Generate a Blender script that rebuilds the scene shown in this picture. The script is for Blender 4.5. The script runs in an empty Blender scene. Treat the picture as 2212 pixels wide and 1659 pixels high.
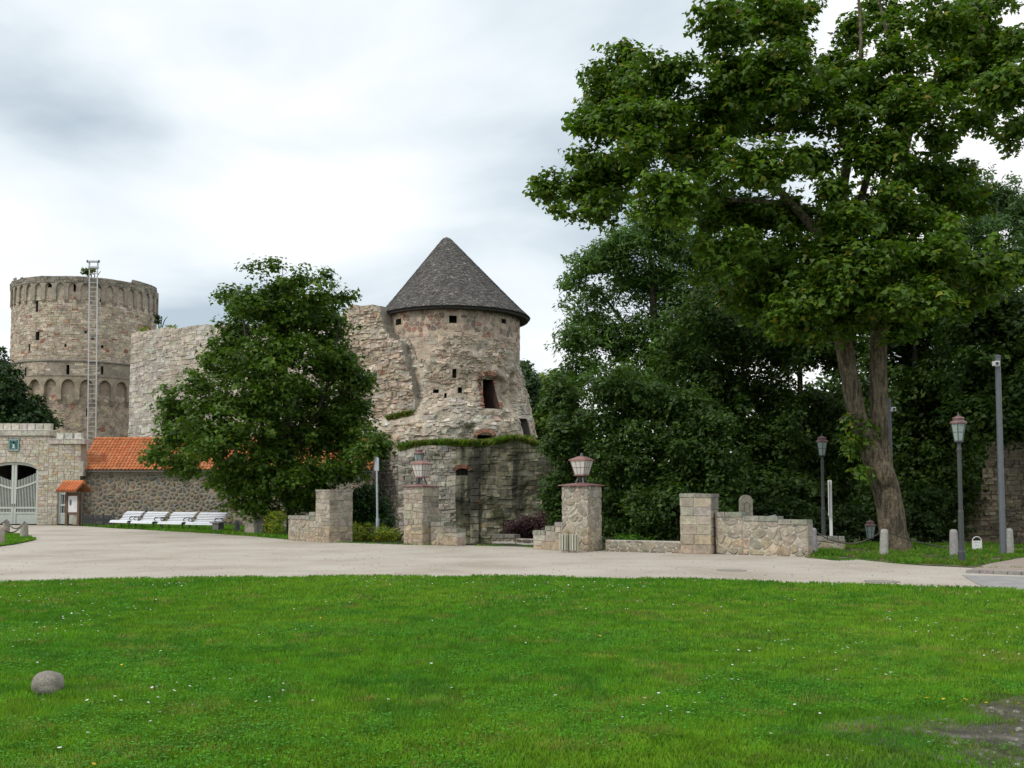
import bpy, math, random
import numpy as np
from mathutils import Vector, Matrix

R = math.radians
PI = math.pi
scn = bpy.context.scene
COL = scn.collection

# ------------------------------------------------------------------ camera
EYE, FOC, CX, HORIZ = 1.6, 2212.0, 1106.0, 1075.0
PITCH = math.radians(3.4)                 # slight tilt; the rest is lens shift
CY = HORIZ - FOC * math.tan(PITCH)
cam = bpy.data.cameras.new('camera')
cam.sensor_width = 36.0
cam.lens = 36.0
cam.shift_y = (CY - 829.5) / 2212.0
cam.clip_start = 0.1
cam.clip_end = 6000
camo = bpy.data.objects.new('camera', cam)
COL.objects.link(camo)
camo.location = (0, 0, EYE)
camo.rotation_euler = (PI / 2 + PITCH, 0, 0)
scn.camera = camo

# ------------------------------------------------------------------ sky and sun
SUN_AZ, SUN_EL = R(-128), R(44)          # azimuth measured from +Y towards +X
sun = bpy.data.lights.new('sun', 'SUN')
sun.energy = 1.5
sun.angle = R(10)
sun.color = (1.0, 0.95, 0.88)
suno = bpy.data.objects.new('sun', sun)
COL.objects.link(suno)
sdir = Vector((math.sin(SUN_AZ) * math.cos(SUN_EL), math.cos(SUN_AZ) * math.cos(SUN_EL), math.sin(SUN_EL)))
suno.rotation_euler = (-sdir).to_track_quat('-Z', 'Y').to_euler()

world = bpy.data.worlds.new('World')
scn.world = world
world.use_nodes = True
wn, wl = world.node_tree.nodes, world.node_tree.links
wn.clear()


def wnode(t, **kw):
    n = wn.new(t)
    for k, v in kw.items():
        setattr(n, k, v)
    return n


w_out = wnode('ShaderNodeOutputWorld')
w_bg = wnode('ShaderNodeBackground')
w_bg.inputs['Strength'].default_value = 0.1
w_sky = wnode('ShaderNodeTexSky', sky_type='NISHITA')
w_sky.sun_disc = False
w_sky.sun_elevation = SUN_EL
w_sky.sun_rotation = SUN_AZ
w_tc = wnode('ShaderNodeTexCoord')
w_sep = wnode('ShaderNodeSeparateXYZ')
wl.new(w_tc.outputs['Generated'], w_sep.inputs[0])
w_add = wnode('ShaderNodeMath', operation='ADD')
w_abs = wnode('ShaderNodeMath', operation='ABSOLUTE')
wl.new(w_sep.outputs['Z'], w_abs.inputs[0])
wl.new(w_abs.outputs[0], w_add.inputs[0])
w_add.inputs[1].default_value = 0.28
w_dx = wnode('ShaderNodeMath', operation='DIVIDE')
w_dy = wnode('ShaderNodeMath', operation='DIVIDE')
wl.new(w_sep.outputs['X'], w_dx.inputs[0]); wl.new(w_add.outputs[0], w_dx.inputs[1])
wl.new(w_sep.outputs['Y'], w_dy.inputs[0]); wl.new(w_add.outputs[0], w_dy.inputs[1])
w_cmb = wnode('ShaderNodeCombineXYZ')
wl.new(w_dx.outputs[0], w_cmb.inputs[0]); wl.new(w_dy.outputs[0], w_cmb.inputs[1])
w_cmb.inputs[2].default_value = 32.6
w_n1 = wnode('ShaderNodeTexNoise')
w_n1.inputs['Scale'].default_value = 1.25
w_n1.inputs['Detail'].default_value = 7
w_n1.inputs['Roughness'].default_value = 0.47
w_n1.inputs['Distortion'].default_value = 0.35
wl.new(w_cmb.outputs[0], w_n1.inputs['Vector'])
w_r = wnode('ShaderNodeValToRGB')
els = w_r.color_ramp.elements
els[0].position = 0.32; els[0].color = (0.47, 0.56, 0.635, 1)
els[1].position = 0.57; els[1].color = (1.0, 1.0, 1.0, 1)
e = els.new(0.46); e.color = (0.80, 0.865, 0.91, 1)
wl.new(w_n1.outputs['Fac'], w_r.inputs[0])
w_br = wnode('ShaderNodeVectorMath', operation='SCALE')
w_br.inputs['Scale'].default_value = 10.8
wl.new(w_r.outputs[0], w_br.inputs[0])
w_mix = wnode('ShaderNodeMix', data_type='RGBA')
w_mix.inputs['Factor'].default_value = 0.94
wl.new(w_sky.outputs[0], w_mix.inputs['A'])
wl.new(w_br.outputs[0], w_mix.inputs['B'])
wl.new(w_mix.outputs['Result'], w_bg.inputs['Color'])
wl.new(w_bg.outputs[0], w_out.inputs[0])

scn.view_settings.view_transform = 'Standard'
scn.view_settings.look = 'None'
scn.view_settings.exposure = 0.08
scn.view_settings.gamma = 1.0
scn.view_settings.use_curve_mapping = False
scn.render.engine = 'CYCLES'
scn.cycles.use_denoising = True
scn.cycles.max_bounces = 6
scn.cycles.diffuse_bounces = 3
scn.cycles.transmission_bounces = 4
scn.cycles.transparent_max_bounces = 6
scn.cycles.caustics_reflective = False
scn.cycles.caustics_refractive = False


# ------------------------------------------------------------------ layout helpers (survey of the place)
def ray(xd, yd):
    u, v = (xd - CX) / FOC, (CY - yd) / FOC
    c, s = math.cos(PITCH), math.sin(PITCH)
    return u, c - v * s, s + v * c


def at(xd, yd, Y):
    """world point at depth Y in the direction measured on the photograph"""
    a, b, c = ray(xd, yd)
    k = Y / b
    return a * k, Y, EYE + c * k


def gp(xd, yd, z=0.0):
    a, b, c = ray(xd, yd)
    k = (z - EYE) / c
    return a * k, b * k, z


def proj(P):
    P = np.asarray(P, float)
    c, s = math.cos(PITCH), math.sin(PITCH)
    x, y, z = P[..., 0], P[..., 1], P[..., 2] - EYE
    f = y * c + z * s
    w = -y * s + z * c
    return CX + FOC * x / f, CY - FOC * w / f


def inside(poly, x, y):
    r = False
    n = len(poly)
    for i in range(n):
        x0, y0 = poly[i]
        x1, y1 = poly[(i + 1) % n]
        if (y0 > y) != (y1 > y) and x < (x1 - x0) * (y - y0) / (y1 - y0) + x0:
            r = not r
    return r


# ------------------------------------------------------------------ noise
_TAB = np.random.default_rng(77).random((256, 256))
_TL = _TAB.tolist()


def _vs(x, y):
    ix, iy = math.floor(x), math.floor(y)
    fx, fy = x - ix, y - iy
    fx, fy = fx * fx * (3 - 2 * fx), fy * fy * (3 - 2 * fy)
    r0, r1 = _TL[iy & 255], _TL[(iy + 1) & 255]
    i, j = ix & 255, (ix + 1) & 255
    return (r0[i] * (1 - fx) + r0[j] * fx) * (1 - fy) + (r1[i] * (1 - fx) + r1[j] * fx) * fy


def vn(x, y, z=0.0):
    x = x + z * 0.71
    y = y + z * 1.37
    if isinstance(x, float) and isinstance(y, (float, int)):
        return _vs(x, y)
    x, y = np.asarray(x, float), np.asarray(y, float)
    ix, iy = np.floor(x).astype(np.int64), np.floor(y).astype(np.int64)
    fx, fy = x - ix, y - iy
    fx, fy = fx * fx * (3 - 2 * fx), fy * fy * (3 - 2 * fy)
    i, j, k, l = ix & 255, (ix + 1) & 255, iy & 255, (iy + 1) & 255
    return (_TAB[k, i] * (1 - fx) + _TAB[k, j] * fx) * (1 - fy) + (_TAB[l, i] * (1 - fx) + _TAB[l, j] * fx) * fy


def fbm(x, y, z=0.0, o=4):
    r, a, t, f = 0.0, 0.5, 0.0, 1.0
    for i in range(o):
        r = r + a * vn(x * f + i * 17.3, y * f + i * 9.1, z * f)
        t += a; a *= 0.5; f *= 2.03
    return r / t


def bake(fn, u0, u1, v0, v1, step=0.06):
    """relief sampled once on a fine grid, then interpolated"""
    nu, nv = int((u1 - u0) / step) + 2, int((v1 - v0) / step) + 2
    U, V = np.meshgrid(u0 + np.arange(nu) * step, v0 + np.arange(nv) * step)
    G = np.asarray(fn(U, V), float)

    def f(u, v):
        x = np.clip((np.asarray(u, float) - u0) / step, 0, nu - 1.001)
        y = np.clip((np.asarray(v, float) - v0) / step, 0, nv - 1.001)
        i, j = x.astype(int), y.astype(int)
        a, b = x - i, y - j
        return (G[j, i] * (1 - a) + G[j, i + 1] * a) * (1 - b) + (G[j + 1, i] * (1 - a) + G[j + 1, i + 1] * a) * b
    return f


def sstep(a, b, x):
    t = np.clip((np.asarray(x, float) - a) / (b - a), 0, 1)
    return t * t * (3 - 2 * t)


# ------------------------------------------------------------------ materials
def new_mat(name):
    m = bpy.data.materials.new(name)
    m.use_nodes = True
    nt = m.node_tree
    b = nt.nodes['Principled BSDF']
    return m, nt, b


def mat_col(name, rough=0.9, scale=6.0, var=0.35, bump=0.4, bscale=None, moss_pits=None, streak=None, attr=True, color=(1, 1, 1), metallic=0.0, spec=0.25, fine=0.0):
    """colour attribute (or a plain colour) broken up by noise, with fine relief"""
    m, nt, b = new_mat(name)
    N, L = nt.nodes, nt.links
    geo = N.new('ShaderNodeNewGeometry') if attr else N.new('ShaderNodeTexCoord')
    vec = geo.outputs['Position'] if attr else geo.outputs['Object']
    if attr:
        a = N.new('ShaderNodeAttribute'); a.attribute_name = 'Col'
        base = a.outputs['Color']
    else:
        a = N.new('ShaderNodeRGB'); a.outputs[0].default_value = (*color, 1)
        base = a.outputs[0]
    n1 = N.new('ShaderNodeTexNoise'); n1.inputs['Scale'].default_value = scale
    n1.inputs['Detail'].default_value = 8; n1.inputs['Roughness'].default_value = 0.65
    L.new(vec, n1.inputs['Vector'])
    mr = N.new('ShaderNodeMapRange')
    mr.inputs['From Min'].default_value = 0.28; mr.inputs['From Max'].default_value = 0.72
    mr.inputs['To Min'].default_value = 1 - var; mr.inputs['To Max'].default_value = 1 + var * 0.75
    L.new(n1.outputs['Fac'], mr.inputs['Value'])
    vm = N.new('ShaderNodeVectorMath'); vm.operation = 'SCALE'
    L.new(base, vm.inputs[0]); L.new(mr.outputs[0], vm.inputs['Scale'])
    cur = vm.outputs[0]
    if fine:
        n4 = N.new('ShaderNodeTexNoise'); n4.inputs['Scale'].default_value = scale * 9
        n4.inputs['Detail'].default_value = 3
        L.new(vec, n4.inputs['Vector'])
        m4 = N.new('ShaderNodeMapRange')
        m4.inputs['From Min'].default_value = 0.3; m4.inputs['From Max'].default_value = 0.7
        m4.inputs['To Min'].default_value = 1 - fine; m4.inputs['To Max'].default_value = 1 + fine
        L.new(n4.outputs['Fac'], m4.inputs['Value'])
        v4 = N.new('ShaderNodeVectorMath'); v4.operation = 'SCALE'
        L.new(cur, v4.inputs[0]); L.new(m4.outputs[0], v4.inputs['Scale'])
        cur = v4.outputs[0]
    for lay in (moss_pits, streak):
        if not lay:
            continue
        col, sc, lo, hi, amt = lay
        mp = N.new('ShaderNodeMapping'); mp.inputs['Scale'].default_value = sc
        L.new(vec, mp.inputs['Vector'])
        n2 = N.new('ShaderNodeTexNoise'); n2.inputs['Scale'].default_value = 1.0
        n2.inputs['Detail'].default_value = 7; n2.inputs['Roughness'].default_value = 0.62
        L.new(mp.outputs[0], n2.inputs['Vector'])
        m2 = N.new('ShaderNodeMapRange'); m2.interpolation_type = 'SMOOTHSTEP'
        m2.inputs['From Min'].default_value = lo; m2.inputs['From Max'].default_value = hi
        m2.inputs['To Max'].default_value = amt
        L.new(n2.outputs['Fac'], m2.inputs['Value'])
        mx = N.new('ShaderNodeMix'); mx.data_type = 'RGBA'
        L.new(m2.outputs[0], mx.inputs['Factor']); L.new(cur, mx.inputs['A'])
        mx.inputs['B'].default_value = (*col, 1)
        cur = mx.outputs['Result']
    L.new(cur, b.inputs['Base Color'])
    b.inputs['Roughness'].default_value = rough
    b.inputs['Metallic'].default_value = metallic
    b.inputs['Specular IOR Level'].default_value = spec
    if bump:
        n3 = N.new('ShaderNodeTexNoise'); n3.inputs['Scale'].default_value = bscale or scale * 3
        n3.inputs['Detail'].default_value = 6; n3.inputs['Roughness'].default_value = 0.6
        L.new(vec, n3.inputs['Vector'])
        bp = N.new('ShaderNodeBump'); bp.inputs['Strength'].default_value = bump
        bp.inputs['Distance'].default_value = 0.05
        L.new(n3.outputs['Fac'], bp.inputs['Height'])
        L.new(bp.outputs[0], b.inputs['Normal'])
    return m


def mat_leaf(name, trans=0.34, rough=0.5, spec=0.3):
    m, nt, b = new_mat(name)
    N, L = nt.nodes, nt.links
    a = N.new('ShaderNodeAttribute'); a.attribute_name = 'Col'
    L.new(a.outputs['Color'], b.inputs['Base Color'])
    b.inputs['Roughness'].default_value = rough
    b.inputs['Specular IOR Level'].default_value = spec
    t = N.new('ShaderNodeBsdfTranslucent')
    g = N.new('ShaderNodeMix'); g.data_type = 'RGBA'; g.blend_type = 'MULTIPLY'; g.inputs['Factor'].default_value = 1
    L.new(a.outputs['Color'], g.inputs['A']); g.inputs['B'].default_value = (1.45, 1.6, 0.5, 1)
    L.new(g.outputs['Result'], t.inputs['Color'])
    mx = N.new('ShaderNodeMixShader'); mx.inputs[0].default_value = trans
    L.new(b.outputs[0], mx.inputs[1]); L.new(t.outputs[0], mx.inputs[2])
    L.new(mx.outputs[0], N['Material Output'].inputs[0])
    return m


def mat_glass(name, tint, alpha):
    m, nt, b = new_mat(name)
    b.inputs['Base Color'].default_value = (*tint, 1)
    b.inputs['Roughness'].default_value = 0.25
    b.inputs['Specular IOR Level'].default_value = 0.6
    N, L = nt.nodes, nt.links
    t = N.new('ShaderNodeBsdfTranslucent'); t.inputs['Color'].default_value = (*tint, 1)
    mx = N.new('ShaderNodeMixShader'); mx.inputs[0].default_value = alpha
    L.new(b.outputs[0], mx.inputs[1]); L.new(t.outputs[0], mx.inputs[2])
    L.new(mx.outputs[0], N['Material Output'].inputs[0])
    return m


M = {}
M['stone'] = mat_col('weathered_stone', scale=6, var=0.42, bump=0.7, bscale=18, fine=0.22,
                     moss_pits=((0.17, 0.16, 0.13), (2.2, 2.2, 1.6), 0.56, 0.72, 0.6))
M['castle'] = mat_col('castle_stone', scale=1.7, var=0.42, bump=0.8, bscale=7, fine=0.30,
                      moss_pits=((0.13, 0.105, 0.08), (4.5, 4.5, 6.5), 0.63, 0.71, 0.65), streak=((0.18, 0.16, 0.135), (0.9, 0.9, 0.16), 0.58, 0.80, 0.4))  # first layer paints the dark of small pits and holes into the colour
M['mossy'] = mat_col('mossy_stone', scale=2.5, var=0.35, bump=0.6, bscale=9, fine=0.2,
                     moss_pits=((0.085, 0.088, 0.038), (0.9, 0.9, 0.6), 0.46, 0.60, 0.8),
                     streak=((0.045, 0.045, 0.038), (0.8, 0.8, 0.13), 0.47, 0.60, 0.85))
M['mortar'] = mat_col('lime_mortar', scale=9, var=0.25, bump=0.35)
M['field'] = mat_col('field_stone', scale=7, var=0.3, bump=0.3, bscale=20, fine=0.12)
M['tile'] = mat_col('clay_tile', scale=3, var=0.22, bump=0.15, rough=0.75, fine=0.08)
M['shingle'] = mat_col('weathered_shingle', scale=1.6, var=0.3, bump=0.3, bscale=30, rough=0.85, fine=0.25)
M['bark'] = mat_col('bark', scale=7, var=0.5, bump=1.0, bscale=16, fine=0.4,
                    moss_pits=((0.30, 0.27, 0.18), (9, 9, 5), 0.58, 0.67, 0.75), streak=((0.035, 0.032, 0.022), (11, 11, 1.8), 0.46, 0.60, 0.8))
M['wood'] = mat_col('brown_timber', scale=6, var=0.3, bump=0.2)
M['paint'] = mat_col('painted_surface', scale=4, var=0.10, bump=0.05, rough=0.5, spec=0.4)
M['iron'] = mat_col('painted_iron', scale=8, var=0.2, bump=0.1, rough=0.5, spec=0.45)
M['red_metal'] = mat_col('red_sheet_metal', scale=5, var=0.22, bump=0.06, rough=0.45, spec=0.5)
M['granite'] = mat_col('granite', scale=14, var=0.3, bump=0.3, bscale=60, fine=0.35)
M['leaf'] = mat_leaf('leaf')
M['grass'] = mat_leaf('grass_blade', trans=0.25, rough=0.6, spec=0.2)
M['petal'] = mat_leaf('petal', trans=0.2)
M['milk'] = mat_glass('frosted_glass', (0.80, 0.80, 0.74), 0.3)
M['green_glass'] = mat_glass('lantern_glass', (0.50, 0.62, 0.58), 0.5)
M['pebble'] = mat_col('pebble', scale=20, var=0.3, bump=0.3)


# ------------------------------------------------------------------ mesh building
def set_col(me, cols):
    a = me.color_attributes.new('Col', 'FLOAT_COLOR', 'POINT')
    c = np.ones((len(me.vertices), 4), np.float32)
    c[:, :3] = cols
    a.data.foreach_set('color', c.ravel())


def link(name, me, mat, parent=None, loc=(0, 0, 0)):
    o = bpy.data.objects.new(name, me)
    COL.objects.link(o)
    if mat is not None and len(me.materials) == 0:
        me.materials.append(mat)
    o.location = loc
    if parent is not None:
        o.parent = parent
    return o


def origin_of(p):
    """world position of a parent chain without rotation"""
    v = Vector((0, 0, 0))
    while p is not None:
        v += p.location
        p = p.parent
    return v


class MB:
    def __init__(s):
        s.v, s.f, s.c, s.n = [], [], [], 0

    def add(s, verts, faces, col=(1, 1, 1)):
        verts = np.asarray(verts, float).reshape(-1, 3)
        s.v.append(verts)
        n = s.n
        s.f.extend(tuple(i + n for i in f) for f in faces)
        c = np.asarray(col, float)
        s.c.append(np.broadcast_to(c, (len(verts), 3)))
        s.n += len(verts)
        return s

    def box(s, c, d, rz=0.0, col=(1, 1, 1), taper=1.0):
        x, y, z = d[0] / 2, d[1] / 2, d[2] / 2
        t = taper
        v = np.array([(-x, -y, -z), (x, -y, -z), (x, y, -z), (-x, y, -z), (-x * t, -y * t, z), (x * t, -y * t, z), (x * t, y * t, z), (-x * t, y * t, z)])
        if rz:
            a, b = math.cos(rz), math.sin(rz)
            v = np.stack([v[:, 0] * a - v[:, 1] * b, v[:, 0] * b + v[:, 1] * a, v[:, 2]], 1)
        return s.add(v + np.asarray(c, float), [(0, 3, 2, 1), (4, 5, 6, 7), (0, 1, 5, 4), (1, 2, 6, 5), (2, 3, 7, 6), (3, 0, 4, 7)], col)

    def tube(s, pts, rad, n=8, col=(1, 1, 1), cap=True, wob=0.0, seed=0):
        pts = [Vector(p) for p in pts]
        m = len(pts)
        if not hasattr(rad, '__len__'):
            rad = [rad] * m
        vs, fs = [], []
        ref = None
        for i, p in enumerate(pts):
            d = (pts[min(i + 1, m - 1)] - pts[max(i - 1, 0)])
            if d.length < 1e-9:
                d = Vector((0, 0, 1))
            d.normalize()
            if ref is None:
                ref = Vector((1, 0, 0)) if abs(d.x) < 0.9 else Vector((0, 1, 0))
            t = (ref - d * ref.dot(d)).normalized()
            b = d.cross(t)
            ref = t
            for k in range(n):
                a = 2 * PI * k / n
                r = rad[i]
                if wob:
                    r *= 1 + wob * (float(fbm(math.cos(a) * 1.7 + seed, math.sin(a) * 1.7, p.z * 1.3 + seed)) - 0.5) * 2
                vs.append(p + (t * math.cos(a) + b * math.sin(a)) * r)
        for i in range(m - 1):
            for k in range(n):
                fs.append((i * n + k, i * n + (k + 1) % n, (i + 1) * n + (k + 1) % n, (i + 1) * n + k))
        if cap:
            fs.append(tuple(reversed(range(n))))
            fs.append(tuple((m - 1) * n + k for k in range(n)))
        return s.add([tuple(v) for v in vs], fs, col)

    def lathe(s, prof, n=16, c=(0, 0, 0), col=(1, 1, 1), ph=0.0):
        vs, fs = [], []
        for r, z in prof:
            for k in range(n):
                a = 2 * PI * k / n + ph
                vs.append((c[0] + r * math.cos(a), c[1] + r * math.sin(a), c[2] + z))
        m = len(prof)
        for i in range(m - 1):
            for k in range(n):
                fs.append((i * n + k, i * n + (k + 1) % n, (i + 1) * n + (k + 1) % n, (i + 1) * n + k))
        fs.append(tuple(reversed(range(n))))
        fs.append(tuple((m - 1) * n + k for k in range(n)))
        return s.add(vs, fs, col)

    def mesh(s, name, smooth=False):
        me = bpy.data.meshes.new(name)
        v = np.concatenate(s.v) if s.v else np.zeros((0, 3))
        me.from_pydata(v.tolist(), [], s.f)
        if s.v:
            set_col(me, np.concatenate(s.c))
        if smooth:
            me.polygons.foreach_set('use_smooth', [True] * len(me.polygons))
        me.update()
        return me

    def build(s, name, mat, parent=None, smooth=False, world=True, center=False, kind=None):
        """world: vertices are world coordinates and are moved into the parent's frame"""
        off = origin_of(parent) if (world and parent is not None) else Vector((0, 0, 0))
        loc = Vector((0, 0, 0))
        if s.v:
            allv = np.concatenate(s.v)
            if center:
                cc = allv.mean(0)
                loc = Vector(cc) - off
                s.v = [allv - cc]
                s.c = [np.concatenate(s.c)]
            else:
                s.v = [allv - np.array(off)]
                s.c = [np.concatenate(s.c)]
        o = link(name, s.mesh(name, smooth), mat, parent, loc)
        if kind:
            o['kind'] = kind
        return o


def tri_mesh(name, V, T, C):
    """fast triangle mesh from numpy arrays"""
    me = bpy.data.meshes.new(name)
    nv, nt = len(V), len(T)
    me.vertices.add(nv)
    me.vertices.foreach_set('co', np.asarray(V, np.float32).ravel())
    me.loops.add(nt * 3)
    me.loops.foreach_set('vertex_index', np.asarray(T, np.int32).ravel())
    me.polygons.add(nt)
    me.polygons.foreach_set('loop_start', np.arange(0, nt * 3, 3, dtype=np.int32))
    me.polygons.foreach_set('loop_total', np.full(nt, 3, np.int32))
    me.update(calc_edges=True)
    set_col(me, C)
    return me


def tag(o, label=None, cat=None, group=None, kind=None):
    if label: o['label'] = label
    if cat: o['category'] = cat
    if group: o['group'] = group
    if kind: o['kind'] = kind
    return o


def thing(name, label, cat, loc=(0, 0, 0), rz=0.0, group=None):
    o = bpy.data.objects.new(name, None)
    COL.objects.link(o)
    o.empty_display_size = 0.2
    o.location = loc
    o.rotation_euler = (0, 0, rz)
    return tag(o, label, cat, group)


def copy_tree(o, parent=None):
    c = o.copy()
    COL.objects.link(c)
    c.parent = parent
    for ch in list(o.children):
        copy_tree(ch, c)
    return c


def jit(col, rng, a=0.12, h=0.05):
    k = 1 + rng.uniform(-a, a)
    return tuple(max(0.005, c * k * (1 + rng.uniform(-h, h))) for c in col)


# ------------------------------------------------------------------ surfaces and masonry
def flat(o, t, n):
    o, t, n = np.asarray(o, float), np.asarray(t, float), np.asarray(n, float)
    z = np.array((0, 0, 1.0))

    def S(u, v, d=0.0):
        u, v, d = [np.asarray(k, float)[..., None] for k in np.broadcast_arrays(u, v, d)]
        return o + t * u + z * v + n * d
    return S


def cyl(c, rad, relief=None):
    """u = arc length, 0 facing the drive (-Y)"""
    def S(u, v, d=0.0):
        u, v, d = np.broadcast_arrays(np.asarray(u, float), np.asarray(v, float), np.asarray(d, float))
        r0 = rad if not callable(rad) else rad(v)
        a = u / (rad if not callable(rad) else rad(np.asarray(6.0)))
        r = r0 + d
        if relief is not None:
            r = r + relief(u, v)
        return np.stack([c[0] + r * np.sin(a), c[1] - r * np.cos(a), v + 0 * r], -1)
    return S


def rough_flat(o, t, n, relief):
    F = flat(o, t, n)

    def S(u, v, d=0.0):
        return F(u, v, np.asarray(d, float) + relief(np.asarray(u, float), np.asarray(v, float)))
    return S


def coursed(u0, u1, v0, v1, h, w, rng, wav=0.03, skew=0.03, split=0.1):
    polys = []
    ys = [v0]
    while ys[-1] < v1 - h[0] * 0.5:
        ys.append(ys[-1] + rng.uniform(*h))
    ys[-1] = v1
    ph = rng.uniform(0, 99)

    def line(k, u):
        if k == 0 or k == len(ys) - 1:
            return ys[k]
        return ys[k] + wav * (float(vn(u * 0.9 + ph, k * 5.37)) * 2 - 1)
    for k in range(len(ys) - 1):
        xs = [u0]
        hh = ys[k + 1] - ys[k]
        while xs[-1] < u1 - w[0] * 0.6:
            xs.append(xs[-1] + rng.uniform(*w) * (0.7 + 0.3 * hh / max(h)))
        xs[-1] = u1
        tp = [xs[0]] + [x + rng.uniform(-skew, skew) for x in xs[1:-1]] + [xs[-1]]
        for i in range(len(xs) - 1):
            a, b, c, d = xs[i], xs[i + 1], tp[i + 1], tp[i]
            p = [(a, line(k, a)), (b, line(k, b)), (c, line(k + 1, c)), (d, line(k + 1, d))]
            if rng.random() < split and hh > h[0]:
                ml = ((p[0][0] + p[3][0]) / 2, (p[0][1] + p[3][1]) / 2 + rng.uniform(-.15, .15) * hh)
                mr = ((p[1][0] + p[2][0]) / 2, (p[1][1] + p[2][1]) / 2 + rng.uniform(-.15, .15) * hh)
                polys.append(np.array([p[0], p[1], mr, ml])); polys.append(np.array([ml, mr, p[2], p[3]]))
            else:
                polys.append(np.array(p))
    return polys


def voronoi(u0, u1, v0, v1, cw, ch, rng, jitter=0.42, soft=True, big=0.0):
    nu, nv = max(1, round((u1 - u0) / cw)), max(1, round((v1 - v0) / ch))
    cw, ch = (u1 - u0) / nu, (v1 - v0) / nv
    P = {}
    for j in range(-1, nv + 1):
        for i in range(-1, nu + 1):
            off = 0.5 if j % 2 else 0.0
            if big and rng.random() < big and 0 < i < nu - 1:
                continue
            P[(i, j)] = (u0 + (i + 0.25 + off + rng.uniform(-jitter, jitter)) * cw, v0 + (j + 0.5 + rng.uniform(-jitter, jitter)) * ch)
    out = []
    for (i, j), (px, py) in P.items():
        poly = [(px - cw * 1.6, py - ch * 1.6), (px + cw * 1.6, py - ch * 1.6), (px + cw * 1.6, py + ch * 1.6), (px - cw * 1.6, py + ch * 1.6)]
        nb = [P[(i + a, j + b)] for a in (-2, -1, 0, 1, 2) for b in (-2, -1, 0, 1, 2) if (a or b) and (i + a, j + b) in P]
        cl = [((px + q[0]) / 2, (py + q[1]) / 2, q[0] - px, q[1] - py) for q in nb]
        cl += [(u0, 0, -1, 0), (u1, 0, 1, 0), (0, v0, 0, -1), (0, v1, 0, 1)]
        for mx, my, nx, ny in cl:
            new = []
            m = len(poly)
            for k in range(m):
                a, b = poly[k], poly[(k + 1) % m]
                da, db = (a[0] - mx) * nx + (a[1] - my) * ny, (b[0] - mx) * nx + (b[1] - my) * ny
                if da <= 0:
                    new.append(a)
                if da * db < 0:
                    t = da / (da - db)
                    new.append((a[0] + (b[0] - a[0]) * t, a[1] + (b[1] - a[1]) * t))
            poly = new
            if len(poly) < 3:
                break
        if len(poly) < 3:
            continue
        q = np.array(poly)
        x, y = q[:, 0], q[:, 1]
        if abs(np.sum(x * np.roll(y, -1) - y * np.roll(x, -1))) / 2 < 0.12 * cw * ch:
            continue
        if soft:
            n = len(q)
            nx2 = np.roll(q, -1, 0)
            q = np.stack([q * 0.74 + nx2 * 0.26, q * 0.26 + nx2 * 0.74], 1).reshape(2 * n, 2)
            keep = [0]
            for k in range(1, len(q)):
                if np.hypot(*(q[k] - q[keep[-1]])) > 0.12 * min(cw, ch):
                    keep.append(k)
            q = q[keep]
        out.append(q)
    return out


def stone_geo(P, S, gap, h, rng, bev=0.03, dome=0.0, base=-0.03, slope=0.02):
    c = P.mean(0)
    r = P - c
    L = np.maximum(np.hypot(r[:, 0], r[:, 1]), 1e-4)[:, None]
    P1 = c + r * np.clip(1 - gap / L, 0.3, 1)
    P2 = c + r * np.clip(1 - (gap + bev) / L, 0.2, 1)
    n = len(P)
    tilt = np.array([rng.uniform(-slope, slope) for _ in range(n)])
    V = S(np.concatenate([P1[:, 0], P1[:, 0], P2[:, 0], c[:1]]), np.concatenate([P1[:, 1], P1[:, 1], P2[:, 1], c[1:]]),
          np.concatenate([np.full(n, base), h * 0.55 + tilt * 0.5, h + tilt, [h + dome]]))
    F = []
    for k in range(n):
        k2 = (k + 1) % n
        F.append((k, k2, n + k2, n + k))
        F.append((n + k, n + k2, 2 * n + k2, 2 * n + k))
    if n == 4 and not dome:
        F.append((8, 9, 10, 11))
        V = V[:12]
    else:
        for k in range(n):
            F.append((2 * n + k, 2 * n + (k + 1) % n, 3 * n))
    return V, F


def masonry(parent, polys, S, mat, colfn, rng, gap=0.012, h=(0.015, 0.04), bev=0.02, dome=0.0, n_ind=300, name='stone', rest='small_stones', slope=0.01, keep=None, minpx=0.0):
    """every stone a piece with its own edges; the largest are objects, the others one joined part"""
    items = []
    for P in polys:
        c = P.mean(0)
        if keep is not None and not keep(c[0], c[1], P):
            continue
        hh = rng.uniform(*h)
        V, F = stone_geo(P, S, gap, hh, rng, bev, dome, slope=slope)
        w3 = S(c[0], c[1], 0.0)
        w3 = np.asarray(w3).reshape(-1)[:3]
        col = colfn(c[0], c[1], w3, rng)
        px, py = proj(V)
        ok = -40 < px.mean() < 2252
        size = math.sqrt(max(1e-6, (px.max() - px.min()) * (py.max() - py.min()))) if ok else 0
        items.append((size, V, F, col))
    items.sort(key=lambda t: -t[0])
    k = 0
    big = MB()
    for size, V, F, col in items:
        if k < n_ind and size >= minpx:
            m = MB(); m.add(V, F, col)
            m.build(name, mat, parent, center=True)
            k += 1
        else:
            big.add(V, F, col)
    if big.n:
        big.build(rest, mat, parent, kind='stuff')
    return items


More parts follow.
